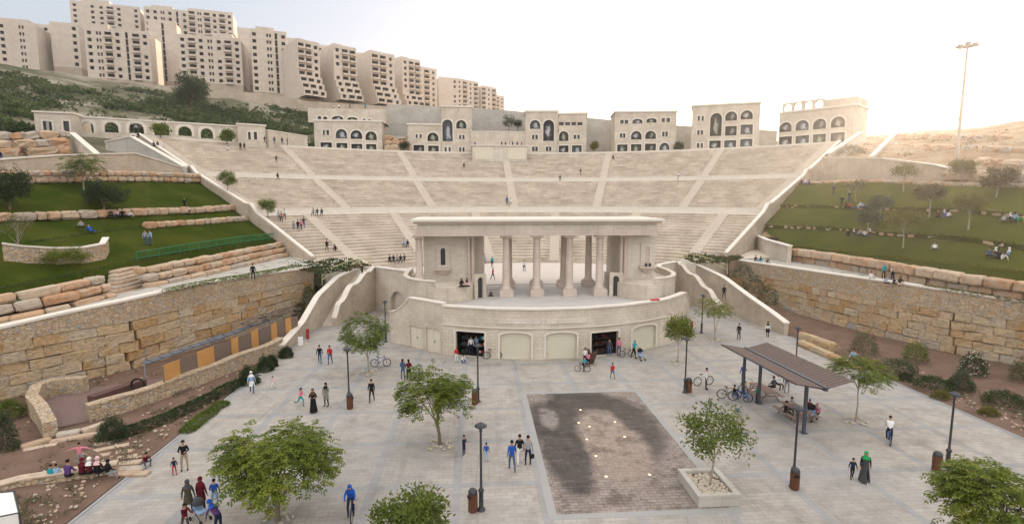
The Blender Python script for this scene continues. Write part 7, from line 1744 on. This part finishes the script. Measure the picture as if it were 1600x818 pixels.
for (px,py,pose,hd,top,bot,hair,sc,lab) in ((511,392,'walk',30,'black','black','short',1,'person in black walking on the left landing'),(525,392,'squat',-30,'black','black','scarf',1,'person in black stooping on the left landing'),
    (436,346,'stand',10,'lightblue','denim','short',1,'person in light blue beside the one in orange, left seat aisle'),(440,347,'stand',0,'orange','black','short',1,'person in an orange top on the left seat aisle'),(445,343,'stand',-10,'white','navy','short',1,'person in white beside the one in orange, left seat aisle'),
    (459,359,'walk',20,'grey','denim','short',.85,'child in grey below the group on the left seats'),(466,361,'stand',0,'black','black','long',1,'woman in black in the standing group on the left seats'),(471,360,'walk',-20,'pink','black','short',1,'person in pink in the standing group on the left seats'),(475,356,'reach',0,'navy','denim','short',1,'person in navy in the standing group on the left seats'),
    (490,336,'sit',0,'grey','navy','short',1,'person in grey, left of three sitting on the left lower seats'),(496,336,'sit',0,'navy','black','short',1,'person in navy, middle of three sitting on the left lower seats'),(503,336,'sit',10,'darkgrey','black','short',1,'person in dark grey, right of three sitting on the left lower seats'),
    (609,410,'sit',10,'black','black','short',1,'person in black, leftmost of five on the front seats'),(615,410,'sit',0,'navy','black','scarf',1,'person in a scarf, second of five on the front seats'),(621,410,'sit',0,'grey','black','short',1,'person in grey, middle of five on the front seats'),(626,410,'sit',0,'black','navy','scarf',1,'person in black and navy, fourth of five on the front seats'),(632,409,'sit',-10,'darkgrey','black','long',1,'person in dark grey, rightmost of five on the front seats'),
    (631,385,'sit',10,'lightblue','denim','short',1,'person in light blue, left of two on the front seats by the left column'),(637,385,'sit',0,'navy','black','short',1,'person in navy, right of two on the front seats by the left column'),
    (434,280,'sit',30,'black','black','scarf',1,'person in black sitting alone on the left of the middle walkway'),(432,254,'stand',0,'darkgreen','black','short',.9,'small dark figure on the left upper seats'),(792,320,'walk',180,'blue','navy','short',1,'person in blue on the centre aisle'),(798,322,'walk2',170,'white','grey','short',.95,'person in white on the centre aisle'),
    (875,282,'sit',0,'black','black','scarf',1,'person in black sitting on the walkway right of the centre'),(907,274,'stand',20,'darkgreen','grey','short',.95,'small figure in green on the upper seats right of the centre'),(725,262,'sit',0,'black','navy','short',1,'person in dark clothes sitting high on the seats left of the centre'),
    (1060,281,'stand',0,'white','navy','short',1,'person in white standing on the right walkway'),(958,250,'sit',0,'black','black','scarf',1,'dark seated figure just under the rim, right of the centre'),(209,216,'sit',20,'white','black','short',1,'person in white at the arcade end of the top row'),
    (217,217,'sit',0,'black','black','scarf',1,'person in black at the arcade end of the top row'),(241,231,'sit',0,'navy','black','short',1,'person in navy, left of those sitting at the upper left seats'),(247,231,'sit',0,'maroon','navy','scarf',1,'person in maroon, right of those sitting at the upper left seats'),
    (257,231,'sit',0,'white','palepink','short',.9,'child in white sitting at the upper left seats'),(376,235,'stand',0,'black','black','scarf',1,'person in black, left of the pair at the top of the left seats'),(382,235,'stand',0,'maroon','black','short',1,'person in maroon, right of the pair at the top of the left seats'),(357,236,'sit',0,'white','grey','short',.9,'person in white sitting low at the top of the left seats')):
    person(at_seats(px,py), pose, hd, lab, top=top, bottom=bot, hair=hair, sc=sc)
# along the rim
rimz = lambda px, Y: Vector((at_y(px,300,Y).x, Y, 27.0))
for i, (px, Y, top, bot, lab) in enumerate(((214,103,'black','black','person in black at the rim under the third arch'),(221,104,'grey','navy','person in grey at the rim under the third arch'),(229,105,'darkgrey','black','person in dark grey at the rim right of the third arch'),(418,121,'navy','black','person in navy on the rim by the low plain wall'),
    (433,123,'navy','denim','person in denim on the rim by the low plain wall'),(445,124,'black','denim','person in black on the rim by the low plain wall'),(453,125,'darkgrey','black','person in dark grey on the rim, nearest the first rim building'))):
    person(rimz(px, Y), ('stand','relaxed','hold','walk')[i % 4], (i*47) % 360, lab, top=top, bottom=bot)
for i, (px, top, lab) in enumerate(((743,'blue','person in blue at the left end of the terrace above the pale box'),(784,'black','person in black, leftmost of the row on the terrace above the pale box'),(790,'maroon','person in maroon in the row on the terrace above the pale box'),(796,'grey','person in grey in the row on the terrace above the pale box'),(801,'navy','person in navy in the row on the terrace above the pale box'),(808,'darkgrey','person in dark grey in the row on the terrace above the pale box'),(815,'red','person in red, rightmost of the row on the terrace above the pale box'))):
    person(Vector((at_y(px,300,145).x,145.0,28.66)), ('stand','hold','relaxed')[i%3], (i*50)%360-60, lab, top=top, bottom='black')
for i, (px, py, Y, col, lab) in enumerate(((521,169,166,'palepink','person in pale pink on the bank above the first rim building'),(530,168,166,'white','person in white on the bank above the first rim building'),(547,167,167,'navy','person in navy on the bank above the first rim building'),(571,167,168,'teal','person in teal on the bank above the first rim building'))):
    p = at_hill(px, py+4, 120); person(p, 'stand', i*60, lab, top=col, bottom='black')
# stage
person(at(767,462,4.03)-Vector((0,0,0)),'cross',0,'small child sitting on the stage floor at the left',top='brown',bottom='black',sc=.75)
person(Vector((at_y(721,440,55.6).x,55.3,5.7)),'cross',20,'person in black, left of the pair sitting on the left plinth',top='black',bottom='black',hair='scarf',hc='black')
person(Vector((at_y(730,440,55.6).x,55.4,5.7)),'cross',-20,'person in black and pink, right of the pair sitting on the left plinth',top='palepink',bottom='black',hair='scarf',hc='black')
person(at(770,437,4.13),'walk',60,'boy in red walking on the orchestra floor',top='red',bottom='black',sc=.95)
person(at(769,417,4.13),'stand',30,'girl in teal standing farther back on the orchestra floor',top='teal',bottom='black')
person(at(819,424,4.13),'stand',0,'person in a white top standing at the back of the orchestra floor',top='white',bottom='navy')
person(at(757,412,4.13),'stand',20,'person in blue behind the left wing of the stage',top='lightblue',bottom='denim')
for dx, lab in ((-.22,'small black floodlight on the left of the right niche sill'),(.22,'small black floodlight on the right of the right niche sill')):
    c = Vector((12.2+dx,59.5,7.13)); t = thing('spotlight', lab, 'spotlight', tuple(c)); g = MB(); g.lathe([(.1,0),(.13,.1),(.16,.35),(.14,.4),(0,.42)],12,tuple(c)); g.build('housing', M['dark_metal'], t); g = MB(); g.obox((c.x,c.y,c.z+.02),.3,.12,.04); g.build('bracket', M['dark_metal'], t)
# right path and lawn
for (px,py,pose,hd,top,bot,hair,hc,sc,lab) in ((1180,408,'cross',10,'black','navy','short','hair',1,'person in black, left of three sitting at the right landing'),(1188,410,'cross',0,'teal','white','scarf','black',1,'person in teal, middle of three sitting at the right landing'),(1199,411,'cross',0,'darkgrey','black','short','hair',.85,'child in dark grey, right of three sitting at the right landing'),
    (1236,409,'stand',10,'red','teal','long','hair',.95,'girl in red and teal at the end of the landing wall'),(1250,408,'squat',-20,'darkgrey','black','short','hair',1,'person in dark grey crouching by the end of the landing wall'),
    (1360,436,'cross',10,'white','black','short','hair',1,'person in white sitting at the left of the group on the right wall'),(1380,436,'stand',0,'teal','black','scarf','teal',1,'woman in a teal scarf and black, standing in the group on the right wall'),(1394,437,'stand',10,'white','navy','short','hair',1,'man in white and navy standing in the group on the right wall'),(1409,438,'stand',-10,'maroon','black','short','hair',1,'man in maroon standing in the group on the right wall'),
    (1383,442,'cross',0,'lightblue','black','short','hair',.8,'child in light blue sitting in front of the group on the right wall'),(1396,443,'cross',20,'navy','black','short','hair',.8,'child in navy sitting in front of the group on the right wall'),(1406,444,'cross',-10,'black','palepink','scarf','black',.95,'woman in black sitting in front of the group on the right wall'),
    (1446,446,'bend',40,'palepink','brown','short','hair',.95,'child in pale pink stooping on the right path')):
    person(at(px,py,6.2 if px > 1300 else 6.05), pose, hd, lab, top=top, bottom=bot, hair=hair, hc=hc, sc=sc)
cols = ['navy','maroon','grey','palepink','black','lightblue','white','red','denim','purple','darkgrey','teal']
def picnic(px, py, spec, where):
    for i, (dx, dy, pose, top, wd) in enumerate(spec):
        person(L_(px+dx, py+dy), pose, (i*67+20) % 360 - 60, 'person in %s %s %s' % (wd, {'cross':'sitting','ground':'sitting','recline':'reclining','stand':'standing'}[pose], where), top=top, bottom=('black','denim','navy')[i%3], hair=('short','scarf','long')[i%3], hc='hair' if i%3 != 1 else ('black','white','maroon')[i%3])
picnic(1252,288,[(0,0,'cross','navy','navy'),(6,1,'ground','lightblue','light blue'),(12,2,'cross','purple','purple')],'at the upper left corner of the right lawn')
picnic(1302,306,[(0,0,'stand','navy','navy')],'alone on the upper right lawn')
picnic(1315,322,[(0,2,'stand','black','black'),(11,-6,'stand','darkgrey','dark grey'),(6,3,'cross','maroon','maroon'),(13,4,'cross','red','red'),(24,4,'recline','white','white'),(32,4,'ground','lightblue','light blue'),(38,5,'cross','denim','denim')],'in the long group by the right lawn\'s middle rocks')
picnic(1325,369,[(0,0,'ground','black','black'),(8,0,'cross','darkgrey','dark grey'),(16,0,'ground','grey','grey'),(26,1,'cross','white','white'),(34,0,'cross','maroon','maroon')],'in the group on the lower left of the right lawn')
picnic(1465,341,[(0,0,'ground','brown','brown'),(9,-1,'cross','blue','blue'),(16,0,'cross','white','white')],'in the group in the middle of the right lawn')
picnic(1568,347,[(0,1,'recline','grey','grey'),(10,0,'ground','navy','navy'),(18,-2,'ground','lightblue','light blue'),(22,1,'recline','green','green')],'at the far right of the right lawn')
picnic(1545,404,[(0,-2,'ground','denim','denim'),(9,-3,'cross','maroon','maroon'),(14,0,'cross','black','black'),(20,3,'recline','white','white'),(30,-2,'ground','lightblue','light blue')],'in the group at the right end of the lower lawn')
picnic(1460,391,[(0,0,'recline','white','white')],'alone in the middle of the lower right lawn')
picnic(1401,276,[(0,2,'stand','purple','purple')],'beside the pale sapling at the top of the right lawn')
# uniqueness of labels
seen = {}
for o in COL.objects:
    if o.parent is None and 'label' in o:
        seen.setdefault(o['label'], []).append(o.name)
        n_ = len(o['label'].split())
        if n_ > 16 or n_ < 4: print('LABEL LEN', n_, o['label'])
for k, v in seen.items():
    if len(v) > 1: print('DUP', k, v)
print('people', NP)
bpy.context.view_layer.update()

# ================================================================== EVENING HAZE
g = MB(); g.box(-950, 950, -250, 1050, -2, 190); hz = g.build('haze', []); hz['kind'] = 'stuff'; hz['label'] = 'thin warm evening haze filling the valley'
m = bpy.data.materials.new('haze_air'); m.use_nodes = True; t_ = m.node_tree; t_.nodes.remove(t_.nodes['Principled BSDF'])
pv = t_.nodes.new('ShaderNodeVolumePrincipled'); pv.inputs['Color'].default_value = (1, .95, .90, 1); pv.inputs['Density'].default_value = .00045; pv.inputs['Anisotropy'].default_value = .75
t_.links.new(pv.outputs[0], t_.nodes['Material Output'].inputs['Volume']); hz.data.materials.append(m)
